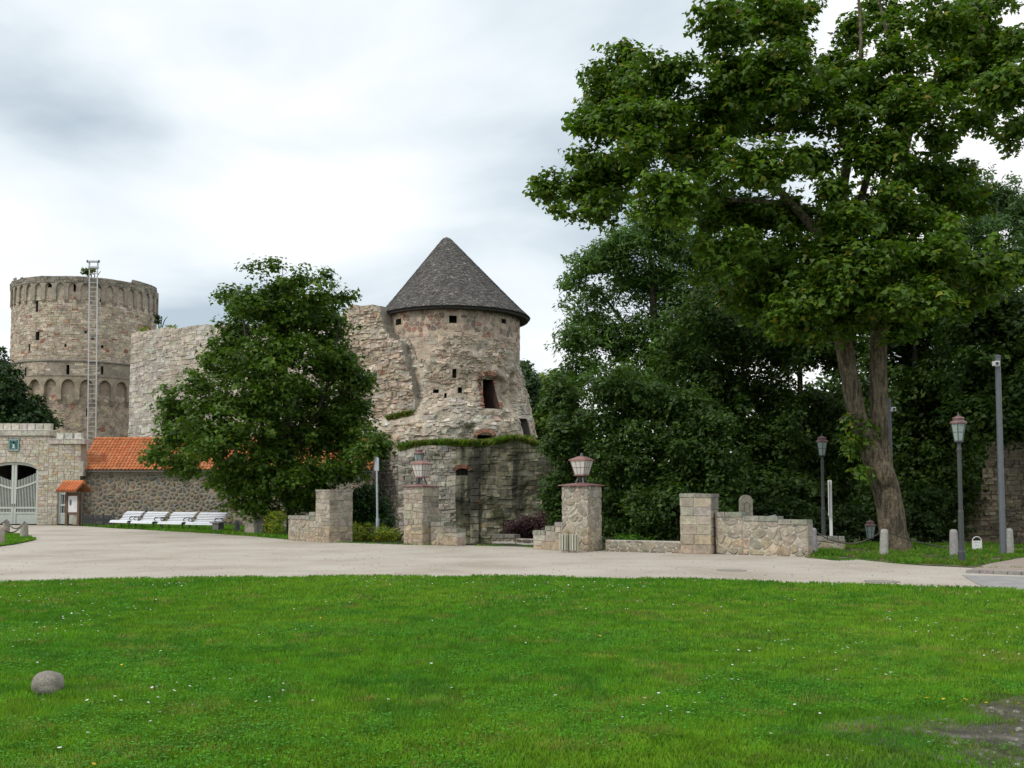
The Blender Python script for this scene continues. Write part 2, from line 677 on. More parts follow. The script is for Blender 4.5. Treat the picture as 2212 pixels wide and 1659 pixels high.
def panel(S, us, vs, holes=(), keep=None, thick=0.0):
    """core sheet of a wall as a grid with the openings left out; returns (verts, faces)"""
    us = sorted(set([round(u, 4) for u in us] + [round(k, 4) for h in holes for k in (h[0], h[1])]))
    vs = sorted(set([round(v, 4) for v in vs] + [round(k, 4) for h in holes for k in (h[2], h[3])]))
    U, Vv = np.meshgrid(us, vs)
    P = S(U, Vv, 0.0).reshape(-1, 3)
    F = []
    n = len(us)
    for j in range(len(vs) - 1):
        for i in range(n - 1):
            cu, cv = (us[i] + us[i + 1]) / 2, (vs[j] + vs[j + 1]) / 2
            if any(h[0] < cu < h[1] and h[2] < cv < h[3] for h in holes):
                continue
            if keep is not None and not keep(cu, cv, None):
                continue
            F.append((j * n + i, j * n + i + 1, (j + 1) * n + i + 1, (j + 1) * n + i))
    if thick:
        edges = {}
        for f in F:
            for a, b in ((f[0], f[1]), (f[1], f[2]), (f[2], f[3]), (f[3], f[0])):
                k = (min(a, b), max(a, b))
                edges[k] = None if k in edges else (a, b)
        B = S(U, Vv, -thick).reshape(-1, 3)
        off = len(P)
        P = np.concatenate([P, B])
        F += [(e[1], e[0], e[0] + off, e[1] + off) for e in edges.values() if e]
    return P, F


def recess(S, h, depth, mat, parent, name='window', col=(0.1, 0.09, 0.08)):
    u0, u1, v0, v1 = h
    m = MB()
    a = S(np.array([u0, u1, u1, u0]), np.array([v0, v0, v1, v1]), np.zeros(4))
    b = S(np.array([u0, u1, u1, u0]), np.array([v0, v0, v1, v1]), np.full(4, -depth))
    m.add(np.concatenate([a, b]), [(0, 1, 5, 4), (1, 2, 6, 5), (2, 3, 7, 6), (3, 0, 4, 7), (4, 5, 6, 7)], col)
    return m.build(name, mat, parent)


def arch_bay(m, S, u0, u1, v0, v1, uc, hw, spring, rise, thick, col, k=10, soffit=None, base=None):
    """wall bay with an arched opening (front face, soffit and jambs)"""
    b = v0 if base is None else base
    ang = np.linspace(PI, 0, k + 1)
    au, av = uc + hw * np.cos(ang), spring + rise * np.sin(ang)
    rows = []

    def quad(us, vs, ds=(0, 0, 0, 0), c=col):
        m.add(S(np.array(us), np.array(vs), np.array(ds, float)), [(0, 1, 2, 3)], c)
    nseg = 6
    vv = np.linspace(b, spring, nseg)
    if uc - hw - u0 > 1e-4:
        for i in range(nseg - 1):
            quad((u0, uc - hw, uc - hw, u0), (vv[i], vv[i], vv[i + 1], vv[i + 1]))
        quad((u0, uc - hw, uc - hw, u0), (spring, spring, v1, v1))
    if u1 - uc - hw > 1e-4:
        for i in range(nseg - 1):
            quad((uc + hw, u1, u1, uc + hw), (vv[i], vv[i], vv[i + 1], vv[i + 1]))
        quad((uc + hw, u1, u1, uc + hw), (spring, spring, v1, v1))
    sc = soffit or col
    for i in range(k):
        quad((au[i], au[i + 1], au[i + 1], au[i]), (av[i], av[i + 1], v1, v1))
        quad((au[i], au[i + 1], au[i + 1], au[i]), (av[i], av[i + 1], av[i + 1], av[i]), (-thick, -thick, 0, 0), sc)
    for s in (-1, 1):
        e = uc + s * hw
        quad((e, e, e, e), (b, b, spring, spring), (0, -thick, -thick, 0), sc)

# ================================================================== THE SETTING
rngS = random.Random(5)
EDGE_X = [-200, -40, -13, -9, -6.5, -3, 0, 2, 4.2, 5.5, 8, 10, 14, 20, 30, 60, 200]
EDGE_Y = [64, 64, 46, 43, 41, 37.2, 36.0, 34.8, 33.2, 33.0, 34.6, 35.2, 35.2, 34.5, 33.5, 33, 33]


def terrain(x, y):
    """height of the ground: level forecourt, moat hollow in front of the castle"""
    x, y = np.asarray(x, float), np.asarray(y, float)
    e = np.interp(x, EDGE_X, EDGE_Y)
    side = sstep(-14, -8.5, x)
    dip = -3.0 * sstep(0, 5.5, y - e) * side
    back = sstep(78, 95, y)
    dip = dip * (1 - back)
    wob = 0.25 * (fbm(x * 0.15, y * 0.15) - 0.5) * sstep(2, 8, y - e) * side
    far = sstep(150, 600, np.hypot(x, y))
    return dip + wob + far * 4 * (fbm(x * 0.004, y * 0.004) - 0.5)


def mat_ground(name, cols, sc, rough=0.95, bump=0.3, bsc=40, ramp=(0.35, 0.5, 0.65), extra=None):
    m, nt, b = new_mat(name)
    N, L = nt.nodes, nt.links
    g = N.new('ShaderNodeNewGeometry')
    n1 = N.new('ShaderNodeTexNoise'); n1.inputs['Scale'].default_value = sc
    n1.inputs['Detail'].default_value = 10; n1.inputs['Roughness'].default_value = 0.6
    L.new(g.outputs['Position'], n1.inputs['Vector'])
    r = N.new('ShaderNodeValToRGB')
    el = r.color_ramp.elements
    el[0].position = ramp[0]; el[0].color = (*cols[0], 1)
    el[1].position = ramp[2]; el[1].color = (*cols[2], 1)
    q = el.new(ramp[1]); q.color = (*cols[1], 1)
    L.new(n1.outputs['Fac'], r.inputs[0])
    cur = r.outputs[0]
    n2 = N.new('ShaderNodeTexNoise'); n2.inputs['Scale'].default_value = bsc
    n2.inputs['Detail'].default_value = 5; n2.inputs['Roughness'].default_value = 0.7
    L.new(g.outputs['Position'], n2.inputs['Vector'])
    mr = N.new('ShaderNodeMapRange'); mr.inputs['From Min'].default_value = 0.3; mr.inputs['From Max'].default_value = 0.7
    mr.inputs['To Min'].default_value = 0.74; mr.inputs['To Max'].default_value = 1.2
    L.new(n2.outputs['Fac'], mr.inputs['Value'])
    vm = N.new('ShaderNodeVectorMath'); vm.operation = 'SCALE'
    L.new(cur, vm.inputs[0]); L.new(mr.outputs[0], vm.inputs['Scale'])
    cur = vm.outputs[0]
    if extra:
        for col, scv, lo, hi, amt in extra:
            mp = N.new('ShaderNodeMapping'); mp.inputs['Scale'].default_value = scv
            mp.inputs['Rotation'].default_value = (0, 0, R(4))
            L.new(g.outputs['Position'], mp.inputs['Vector'])
            n3 = N.new('ShaderNodeTexNoise'); n3.inputs['Scale'].default_value = 1
            n3.inputs['Detail'].default_value = 8; n3.inputs['Roughness'].default_value = 0.65
            L.new(mp.outputs[0], n3.inputs['Vector'])
            m3 = N.new('ShaderNodeMapRange'); m3.interpolation_type = 'SMOOTHSTEP'
            m3.inputs['From Min'].default_value = lo; m3.inputs['From Max'].default_value = hi; m3.inputs['To Max'].default_value = amt
            L.new(n3.outputs['Fac'], m3.inputs['Value'])
            mx = N.new('ShaderNodeMix'); mx.data_type = 'RGBA'
            L.new(m3.outputs[0], mx.inputs['Factor']); L.new(cur, mx.inputs['A']); mx.inputs['B'].default_value = (*col, 1)
            cur = mx.outputs['Result']
    L.new(cur, b.inputs['Base Color'])
    b.inputs['Roughness'].default_value = rough
    b.inputs['Specular IOR Level'].default_value = 0.15
    bp = N.new('ShaderNodeBump'); bp.inputs['Strength'].default_value = bump; bp.inputs['Distance'].default_value = 0.03
    L.new(n2.outputs['Fac'], bp.inputs['Height']); L.new(bp.outputs[0], b.inputs['Normal'])
    return m


M['ground'] = mat_ground('woodland_ground', [(0.022, 0.026, 0.012), (0.035, 0.045, 0.016), (0.05, 0.065, 0.02)], 0.5)
M['gravel'] = mat_ground('pale_gravel', [(0.42, 0.37, 0.30), (0.51, 0.455, 0.385), (0.56, 0.51, 0.44)], 0.35, bump=0.5, bsc=34,
                         extra=[((0.36, 0.305, 0.25), (0.13, 1.1, 1), 0.52, 0.76, 0.34), ((0.33, 0.27, 0.22), (0.6, 0.9, 1), 0.56, 0.76, 0.45), ((0.26, 0.22, 0.18), (9, 9, 9), 0.62, 0.72, 0.55), ((0.62, 0.58, 0.52), (13, 13, 13), 0.64, 0.74, 0.5)])
M['soil'] = mat_ground('lawn_soil', [(0.02, 0.05, 0.007), (0.03, 0.08, 0.009), (0.045, 0.085, 0.015)], 1.2,
                       extra=[((0.055, 0.048, 0.036), (1.2, 1.2, 1), 0.58, 0.7, 0.6)])
M['verge'] = mat_ground('verge_earth', [(0.05, 0.07, 0.02), (0.12, 0.11, 0.06), (0.30, 0.26, 0.20)], 1.8, bump=0.5, bsc=40, ramp=(0.42, 0.52, 0.66))
M['dirt'] = mat_ground('stony_dirt', [(0.07, 0.064, 0.052), (0.13, 0.12, 0.10), (0.24, 0.22, 0.19)], 4, bump=0.8, bsc=60)
M['asphalt'] = mat_ground('grey_asphalt', [(0.30, 0.295, 0.285), (0.35, 0.34, 0.325), (0.39, 0.38, 0.36)], 2.5, bump=0.3, bsc=90)
M['paving'] = mat_ground('pinkish_paving', [(0.33, 0.27, 0.23), (0.37, 0.305, 0.26), (0.41, 0.34, 0.29)], 3, bump=0.2, bsc=60)


def axis(lo, hi, step, far):
    a = list(np.arange(lo, hi + 1e-6, step))
    k, s = a[-1], step
    while k < far:
        s *= 1.5; k += s; a.append(k)
    k, s = a[0], step
    while k > -far:
        s *= 1.5; k -= s; a.insert(0, k)
    return a


gx_, gy_ = axis(-40, 40, 1.0, 1800), axis(-10, 100, 1.0, 2200)
GX, GY = np.meshgrid(gx_, gy_)
gm = MB()
nn = len(gx_)
gm.add(np.stack([GX, GY, terrain(GX, GY)], -1), [(j * nn + i, j * nn + i + 1, (j + 1) * nn + i + 1, (j + 1) * nn + i) for j in range(len(gy_) - 1) for i in range(nn - 1)])
tag(gm.build('ground', M['ground'], smooth=True), kind='structure')


def sheet(name, pts, z, mat, label=None):
    m = MB()
    m.add([(p[0], p[1], z) for p in pts], [tuple(range(len(pts)))])
    o = m.build(name, mat)
    o['kind'] = 'structure'
    if label: o['label'] = label
    return o


LX, LY = zip(*[gp(x, y)[:2] for x, y in ((-120, 1266), (0, 1261), (300, 1252), (700, 1247), (1106, 1247), (1500, 1254), (1900, 1266), (2212, 1276), (2400, 1283))])


def lawn_edge(x):
    x = np.asarray(x, float)
    e = np.interp(x, LX, LY)
    e = np.where(x < LX[0], LY[0] + (x - LX[0]) * 0.35, e)
    e = np.where(x > LX[-1], LY[-1] - (x - LX[-1]) * 0.3, e)
    return e + 0.10 * (fbm(x * 1.3, 3.1) - 0.5) + 0.16 * (fbm(x * 0.25, 8.1) - 0.5)


lawn_x = np.linspace(-30, 30, 140)
sheet('lawn', [(-30, -10), (30, -10)] + [(x, float(lawn_edge(x))) for x in lawn_x[::-1]], 0.008, M['soil'])

far_edge = [(-60, 59.5)] + [gp(x, y)[:2] for x, y in ((-150, 1134.5), (60, 1134.5), (130, 1135), (185, 1137), (240, 1141), (300, 1144), (345, 1146.5), (410, 1150), (470, 1153.5), (540, 1158), (606, 1164), (660, 1169))]
far_edge += [(-5.9, 36.6), (-3.4, 34.9), (-1.6, 34.6), (0.2, 33.6), (1.2, 32.6), (2.6, 31.4), (4.0, 30.9), (5.2, 29.4), (8.05, 27.9)]
far_edge += [gp(x, y)[:2] for x, y in ((1760, 1206), (1800, 1211), (1850, 1208.5), (1930, 1217), (1990, 1222), (2060, 1225), (2110, 1228))]
drv = far_edge + [gp(2135, 1223)[:2], (30, 24.5), (30, 8)] + [(x, float(lawn_edge(x)) - 0.25) for x in np.linspace(30, -60, 60)]
sheet('gravel_drive', drv, 0.004, M['gravel'])

# paved path and kerb at the right
pv = [gp(x, y)[:2] for x, y in ((2085, 1237), (2135, 1221), (2212, 1207), (2330, 1190))] + [(24, 26), (24, 21.5)] + [gp(2330, 1247)[:2]]
sheet('paved_path', pv, 0.035, M['paving'])
kp = [gp(x, y)[:2] for x, y in ((2085, 1237), (2330, 1247))]
km = MB()
kdx, kdy = kp[1][0] - kp[0][0], kp[1][1] - kp[0][1]
kl = math.hypot(kdx, kdy)
kerb = thing('kerb', 'low grey stone kerb along the pinkish paved path', 'kerb', (kp[0][0], kp[0][1], 0))
for i in range(8):
    m = MB()
    t0 = (i + 0.5) / 8
    m.box((kp[0][0] + kdx * t0, kp[0][1] + kdy * t0 - 0.09, 0.025), (kl / 8 - 0.012, 0.2, 0.09), math.atan2(kdy, kdx), jit((0.26, 0.25, 0.235), rngS))
    m.build('kerb_stone', M['granite'], kerb)
sheet('asphalt_path', [gp(2078, 1243)[:2], gp(2110, 1262)[:2], gp(2150, 1277)[:2], (11.5, 15.5), (24, 11), (24, 20.5), gp(2330, 1250)[:2]], 0.012, M['asphalt'])
sheet('dirt_patch', [(4.95 + 2.5 * math.cos(a) * (1 + 0.25 * math.sin(3 * a)), 6.5 + 2.0 * math.sin(a) * (1 + 0.2 * math.cos(4 * a))) for a in np.linspace(0, 2 * PI, 40)[:-1]], 0.012, M['dirt'])


# ------------------------------------------------------------------ grass
def blade_mesh(name, x, y, z, h, w, col, rng, lean=0.5, near=None):
    n = len(x)
    a = rng.uniform(0, 2 * PI, n)
    la = rng.uniform(0, 2 * PI, n)
    ln = rng.uniform(0.1, lean, n) * h
    dx, dy = np.cos(a) * w / 2, np.sin(a) * w / 2
    mx, my = np.cos(la) * ln, np.sin(la) * ln
    V = np.empty((n, 4, 3))
    V[:, 0] = np.stack([x - dx, y - dy, z], 1)
    V[:, 1] = np.stack([x + dx, y + dy, z], 1)
    V[:, 2] = np.stack([x + dx * 0.8 + mx * 0.4, y + dy * 0.8 + my * 0.4, z + h * 0.62], 1)
    V[:, 3] = np.stack([x + mx * 1.2, y + my * 1.2, z + h * 0.96], 1)
    nf = int(near.sum()) if near is not None else n
    if near is not None:                       # far blades are single triangles
        o = np.argsort(~near, kind='stable')
        V, col = V[o], col[o]
    A, B = V[:nf], V[nf:][:, [0, 1, 3]]
    k = np.arange(nf)[:, None] * 4
    T = np.concatenate([k + [0, 1, 2], k + [0, 2, 3]], 1).reshape(-1, 3)
    T = np.concatenate([T, np.arange(len(B) * 3).reshape(-1, 3) + nf * 4])
    C = np.concatenate([np.repeat(col[:nf], 4, 0), np.repeat(col[nf:], 3, 0)])
    return tri_mesh(name, np.concatenate([A.reshape(-1, 3), B.reshape(-1, 3)]), T, C)


def grass_cols(x, y, rng, dry=0.0):
    n = len(x)
    p = fbm(x * 0.9, y * 0.9)
    q = fbm(x * 0.3 + 40, y * 0.3)
    s = fbm(x * 4.0, y * 4.0 + 9)
    base = np.array((0.122, 0.300, 0.014))
    dark = np.array((0.088, 0.250, 0.013))
    warm = np.array((0.175, 0.325, 0.020))
    t = np.clip((p - 0.35) / 0.3, 0, 1)[:, None]
    c = dark * (1 - t) + base * t
    t = np.clip((q * 0.6 + s * 0.4 - 0.47) / 0.2, 0, 1)[:, None] * 0.75
    c = c * (1 - t) + warm * t
    r = rng.random(n)
    bare = np.clip((fbm(x * 2.1 + 50, y * 2.1 + 4, o=3) - 0.62) / 0.1, 0, 1) * 0.45
    c[r < 0.03 + dry + bare] = (0.25, 0.27, 0.06)
    cool = np.clip((fbm(x * 3.1 + 9, y * 3.1 + 70, o=3) - 0.56) / 0.1, 0, 1)[:, None]
    c = c * (1 - cool * 0.35) + np.array((0.045, 0.21, 0.03)) * cool * 0.35
    tuft = np.clip(0.6 + 0.8 * fbm(x * 6.3 + 3, y * 6.3 + 1, o=3), 0.65, 1.35)
    return c * (tuft * rng.uniform(0.82, 1.18, n))[:, None]


def dirtiness(x, y):
    d = np.hypot((x - 4.95) / 2.2, (y - 6.6) / 1.9)
    return sstep(1.2, 0.72, d + 1.3 * (fbm(x * 1.6, y * 1.6) - 0.5))


grng = np.random.default_rng(11)
gx, gy, gh, gw = [], [], [], []
for y0, y1, dens, hh, ww in ((4.6, 5.6, 4500, 0.034, 0.0075), (5.6, 8.0, 7600, 0.034, 0.0058), (8.0, 11, 4600, 0.036, 0.0075), (11, 15, 2100, 0.038, 0.0112), (15, 21.6, 1050, 0.042, 0.0175)):
    half = 0.53 * y1 + 1.6
    n = int(dens * (y1 - y0) * 2 * half)
    x, y = grng.uniform(-half, half, n), grng.uniform(y0, y1, n)
    ok = (np.abs(x) < 0.52 * y + 0.9) & (y < lawn_edge(x)) & (grng.random(n) > dirtiness(x, y) * 0.93)
    ok &= np.hypot(x + 3.78, y - 8.36) > 0.085
    x, y = x[ok], y[ok]
    gx.append(x); gy.append(y)
    f = 0.7 + 0.75 * fbm(x * 1.1 + 7, y * 1.1)
    gh.append(hh * f * grng.uniform(0.55, 1.35, len(x))); gw.append(np.full(len(x), ww))
gx, gy, gh, gw = [np.concatenate(k) for k in (gx, gy, gh, gw)]
cols = grass_cols(gx, gy, grng)
dd = dirtiness(gx, gy)[:, None]
cols = cols * (1 - dd * 0.65) + np.array((0.16, 0.15, 0.055)) * dd * 0.65
lg = link('lawn_grass', blade_mesh('lawn_grass', gx, gy, np.full(len(gx), 0.006), gh, np.where(gy < 7, gw, gw * 1.35), cols, grng, near=gy < 7), M['grass'])
tag(lg, 'short mown green grass of the wide lawn', 'grass', kind='stuff')

# clover leaves low between the blades
n = 120000
x, y = grng.uniform(-7.5, 7.5, n), 3.6 + 9.5 * grng.random(n) ** 1.3
ok = (np.abs(x) < 0.53 * y + 1.0) & (fbm(x * 0.8 + 20, y * 0.8) > 0.47) & (grng.random(n) > dirtiness(x, y))
ok &= np.hypot(x + 3.78, y - 8.36) > 0.12
x, y = x[ok], y[ok]
n = len(x)
z = grng.uniform(0.02, 0.046, n)
s = grng.uniform(0.007, 0.013, n)
ang = grng.uniform(0, 2 * PI, n)
V = np.empty((n, 4, 3))
for k in range(4):
    a = ang + k * PI / 2
    V[:, k] = np.stack([x + np.cos(a) * s, y + np.sin(a) * s, z + grng.uniform(-0.004, 0.004, n)], 1)
kk = np.arange(n)[:, None] * 4
T = np.concatenate([kk + [0, 1, 2], kk + [0, 2, 3]], 1).reshape(-1, 3)
cc = np.array((0.088, 0.32, 0.022)) * grng.uniform(0.6, 1.3, n)[:, None]
cl = link('clover_leaves', tri_mesh('clover_leaves', V.reshape(-1, 3), T, np.repeat(cc, 4, 0)), M['grass'])
tag(cl, 'tiny clover leaves low among the grass of the lawn', 'clover', kind='stuff')


def daisies(name, x, y, z, r, col, label):
    n = len(x)
    V = np.empty((n, 7, 3))
    tl, ta = grng.uniform(0, 0.5, n), grng.uniform(0, 2 * PI, n)
    V[:, 0] = np.stack([x, y, z + 0.002], 1)
    for k in range(6):
        a = k * PI / 3
        V[:, k + 1] = np.stack([x + np.cos(a) * r, y + np.sin(a) * r, z + r * tl * np.cos(a - ta)], 1)
    k = np.arange(n)[:, None] * 7
    T = np.concatenate([k + [0, i + 1, (i + 1) % 6 + 1] for i in range(6)], 1).reshape(-1, 3)
    C = np.repeat(np.array(col) * grng.uniform(0.8, 1.1, n)[:, None], 7, 0)
    tag(link(name, tri_mesh(name, V.reshape(-1, 3), T, C), M['petal']), label, 'flowers', kind='stuff')


n = 5200
x, y = grng.uniform(-12, 12, n), 4 + 16.5 * grng.random(n) ** 0.8
ok = (np.abs(x) < 0.53 * y + 1) & (fbm(x * 0.75 + 3, y * 0.75 + 5, o=3) > 0.56) & (y < lawn_edge(x) - 0.3)
ok |= (grng.random(n) < 0.06) & (y < lawn_edge(x) - 0.3)
ok &= grng.random(n) < 0.85
x, y = x[ok], y[ok]
daisies('daisies', x, y, grng.uniform(0.048, 0.066, len(x)), grng.uniform(0.008, 0.0145, len(x)), (0.8, 0.8, 0.78), 'tiny white daisies scattered over the lawn')
fx = np.concatenate([3.45 + grng.uniform(-0.3, 0.4, 9), grng.uniform(-4, 4, 14)])
fy = np.concatenate([8.0 + grng.uniform(-0.35, 0.2, 9), grng.uniform(6, 14, 14)])
daisies('hawkbit_flowers', fx, fy, grng.uniform(0.05, 0.07, len(fx)), np.full(len(fx), 0.013), (0.8, 0.5, 0.02), 'few small yellow flowers by the bare dirt patch and lawn')

# pebbles and stony bits in the bare patch
rp = random.Random(3)
pm = MB()
for i in range(520):
    a, rr = rp.uniform(0, 2 * PI), math.sqrt(rp.random())
    x, y = 4.85 + 2.2 * rr * math.cos(a), 6.5 + 1.8 * rr * math.sin(a)
    s = rp.uniform(0.006, 0.028)
    v = [(x + s * math.cos(k * PI / 3 + rp.uniform(-.2, .2)), y + s * 0.8 * math.sin(k * PI / 3), 0.012) for k in range(6)]
    v += [(x + s * 0.6 * math.cos(k * PI / 3), y + s * 0.5 * math.sin(k * PI / 3), 0.012 + s * 0.5) for k in range(6)]
    pm.add(v, [(k, (k + 1) % 6, 6 + (k + 1) % 6, 6 + k) for k in range(6)] + [(6, 7, 8, 9, 10, 11)], jit(rp.choice([(0.2, 0.185, 0.165), (0.14, 0.13, 0.12), (0.28, 0.265, 0.24)]), rp))
tag(pm.build('pebbles', M['pebble']), 'grey pebbles strewn over the bare dirt patch', 'pebbles', kind='stuff')
# loose grit on the drive
pm = MB()
for i in range(2600):
    y = 18 + 24 * rp.random() ** 1.4
    x = rp.uniform(-0.5, 0.5) * y
    if y < float(lawn_edge(x)) + 0.15 or y > float(np.interp(x, [p[0] for p in far_edge], [p[1] for p in far_edge])) - 0.3:
        continue
    s = rp.uniform(0.008, 0.024)
    v = [(x + s * math.cos(k * PI / 2), y + s * math.sin(k * PI / 2), 0.004) for k in range(4)] + [(x, y, 0.004 + s * 0.8)]
    pm.add(v, [(0, 1, 4), (1, 2, 4), (2, 3, 4), (3, 0, 4)], jit(rp.choice([(0.25, 0.22, 0.19), (0.38, 0.34, 0.29), (0.5, 0.46, 0.4)]), rp))
tag(pm.build('gravel_grit', M['pebble']), 'loose grit lying on the pale gravel drive', 'gravel', kind='stuff')


def patch(name, label, poly, dens, h, w, z=None, dry=0.05, tint=1.0, thin=0.3):
    P = np.array(poly)
    x0, x1, y0, y1 = P[:, 0].min(), P[:, 0].max(), P[:, 1].min(), P[:, 1].max()
    n = int(dens * (x1 - x0) * (y1 - y0))
    x, y = grng.uniform(x0, x1, n), grng.uniform(y0, y1, n)
    c = np.zeros(n, bool)
    for i in range(len(P)):
        a, b = P[i], P[(i + 1) % len(P)]
        if a[1] == b[1]:
            continue
        k = ((a[1] > y) != (b[1] > y)) & (x < (b[0] - a[0]) * (y - a[1]) / (b[1] - a[1]) + a[0])
        c ^= k
    c &= fbm(x * 1.6, y * 1.6) > thin
    x, y = x[c], y[c]
    zz = terrain(x, y) if z is None else z(x, y)
    hh = h * grng.uniform(0.5, 1.4, len(x)) * (0.5 + fbm(x * 1.5, y * 1.5))
    o = link(name, blade_mesh(name, x, y, zz, hh, np.full(len(x), w), grass_cols(x, y, grng, dry) * tint, grng, 0.8), M['grass'])
    tag(o, label, 'grass', kind='stuff')
    return o


verge = [gp(x, y)[:2] for x, y in ((1745, 1206), (1800, 1210), (1850, 1207.5), (1930, 1216), (1990, 1221), (2060, 1224), (2105, 1227), (2135, 1222), (2212, 1206), (2330, 1188))] + [(19, 34.5), (12, 35.5), (8, 34.5)]
patch('verge_grass', 'rough grass around the foot of the big maple', verge, 420, 0.10, 0.022, dry=0.12, tint=0.75, thin=0.44)
verge_in = [gp(x, y)[:2] for x, y in ((1745, 1206), (1800, 1210), (1850, 1207.5), (1930, 1216), (1990, 1221), (2060, 1224), (2105, 1227), (2135, 1222), (2212, 1206), (2330, 1188))]
sheet('grass_verge', verge_in + [(19, 33.2), (12, 33.6), (8.5, 32.5)], 0.006, M['verge'])
strip = [gp(x, y)[:2] for x, y in ((170, 1136), (240, 1140.5), (300, 1143.5), (345, 1146), (410, 1149.5), (470, 1153), (540, 1157.5), (606, 1163), (640, 1165))] + [(-8.5, 44), (-12, 56), (-25.6, 60.5)]
patch('strip_grass', 'grass strip under the white benches by the fieldstone wall', strip, 150, 0.12, 0.035, dry=0.04)
sheet('grass_strip', strip, 0.006, M['soil'])
isl = [gp(x, y)[:2] for x, y in ((-160, 1150), (0, 1152), (50, 1157), (72, 1163), (78, 1166.5), (60, 1171), (30, 1177), (0, 1181), (-160, 1192))]
sheet('grass_island', isl, 0.03, M['soil'])
patch('island_grass', 'round grass island with chained granite posts before the gate', isl, 420, 0.07, 0.03, z=lambda x, y: 0.03 + 0 * x, dry=0.01)

# straggling tufts creeping over the drive edges
ex, ey = [], []
for i in range(6500):
    x = grng.uniform(-11, 11)
    e = float(lawn_edge(x))
    if float(vn(x * 1.9, 6.6)) > 0.36:
        ex.append(x); ey.append(e + abs(grng.normal(0, 0.07)))
fxs, fys = [p[0] for p in far_edge], [p[1] for p in far_edge]
for i in range(5200):
    x = grng.uniform(-20, 13)
    if float(vn(x * 1.3, 2.6)) > 0.52:
        ex.append(x); ey.append(float(np.interp(x, fxs, fys)) - abs(grng.normal(0, 0.16)))
ex, ey = np.array(ex), np.array(ey)
tag(link('edge_grass', blade_mesh('edge_grass', ex, ey, np.full(len(ex), 0.004), 0.048 * grng.uniform(0.4, 1.5, len(ex)), np.full(len(ex), 0.016), grass_cols(ex, ey, grng, 0.1) * 0.85, grng, 1.0), M['grass']), 'straggling grass tufts creeping over the drive edges', 'grass', kind='stuff')

# ================================================================== THE CASTLE
def cyl_uv(xd, yd, c, rad):
    a, b, _ = ray(xd, yd)
    A, B, Cc = a * a + b * b, -2 * (a * c[0] + b * c[1]), c[0] ** 2 + c[1] ** 2 - rad * rad
    disc = max(0.0, B * B - 4 * A * Cc)
    k = (-B - math.sqrt(disc)) / (2 * A)
    x, y = a * k, b * k
    z = EYE + ray(xd, yd)[2] * k
    return rad * math.atan2(x - c[0], -(y - c[1])), z


def cyl_rect(x0, x1, y0, y1, c, rad):
    p = [cyl_uv(x0, y1, c, rad), cyl_uv(x1, y1, c, rad), cyl_uv(x0, y0, c, rad)]
    return p[0][0], p[1][0], (p[0][1] + p[1][1]) / 2, p[2][1]


def near_hole(holes, cu, cv, P, pad=0.06):
    for h in holes:
        if P is None:
            if h[0] < cu < h[1] and h[2] < cv < h[3]:
                return True
        elif P[:, 0].max() > h[0] + pad and P[:, 0].min() < h[1] - pad and P[:, 1].max() > h[2] + pad and P[:, 1].min() < h[3] - pad:
            return True
    return False


TAN = [(0.53, 0.445, 0.33), (0.59, 0.505, 0.39), (0.46, 0.385, 0.29), (0.62, 0.54, 0.43), (0.51, 0.425, 0.325)]
GREY = [(0.57, 0.52, 0.445), (0.63, 0.58, 0.50), (0.49, 0.45, 0.385), (0.66, 0.61, 0.535)]
RED = [(0.40, 0.20, 0.135), (0.36, 0.17, 0.11), (0.44, 0.27, 0.19)]

# ---------------------------------------------------------------- round crenellated tower
rng = random.Random(21)
TC = (at(184, 800, 100)[0], 100.0)
R1 = 6.62


def tz(yd, r=R1, x=184):
    return cyl_uv(x, yd, TC, r)[1]


tower = thing('round_castle_tower', 'tall round stone castle tower with blind arches under its broken rim', 'tower', (TC[0], TC[1], 0))
z_top, z_crb, z_ledge, z_str, z_arb = tz(598), tz(648), tz(779), tz(812), tz(864)
holes = [cyl_rect(*q, TC, R1) for q in ((77, 82, 650, 674), (77, 85, 717, 735), (61.8, 64.8, 744, 759), (215.5, 220, 646, 652), (218, 223.6, 746, 752), (183, 187.6, 715, 720.6), (138.8, 143.6, 743, 749.6), (195.7, 203.8, 727, 734), (158.5, 164, 611, 630), (104, 112, 608, 621), (215, 221, 607, 623), (268, 273, 611, 629), (290, 296, 615, 626))]
S1 = cyl(TC, R1)
usr = list(np.linspace(-R1 * 1.75, R1 * 1.75, 90))
core = MB()
P, F = panel(S1, usr, list(np.linspace(z_ledge, z_top - 0.1, 30)), holes)
core.add(P, F, (0.44, 0.38, 0.30))
RB = R1 - 0.30
SB = cyl(TC, RB)
hb = [cyl_rect(186, 191, 882, 899.6, TC, RB)]
P, F = panel(SB, list(np.linspace(-RB * 1.75, RB * 1.75, 90)), list(np.linspace(-3.2, z_str, 40)), hb)
core.add(P, F, (0.46, 0.38, 0.285))
core.build('wall', M['castle'], tower)
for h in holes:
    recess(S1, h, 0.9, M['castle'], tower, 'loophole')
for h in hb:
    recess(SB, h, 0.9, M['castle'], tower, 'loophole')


def tower_col(u, v, w, rng):
    k = float(fbm(u * 0.5 + 3, v * 0.35)) - (0.12 if v < z_arb else 0)
    redzone = math.exp(-((u + 1.0 - (v - 12) * 0.12) / 1.7) ** 2) * (1 if 8 < v < 19 else 0.5)
    if rng.random() < 0.05 + 0.38 * redzone * (k > 0.46):
        return jit(rng.choice(RED), rng)
    if v < z_arb:
        return jit(rng.choice([(0.46, 0.375, 0.27), (0.50, 0.415, 0.305), (0.40, 0.33, 0.25), (0.34, 0.275, 0.215)]), rng, 0.12)
    return jit(rng.choice(TAN), rng, 0.16)


def tkeep(u, v, P):
    return not near_hole(holes, u, v, P, 0.02)


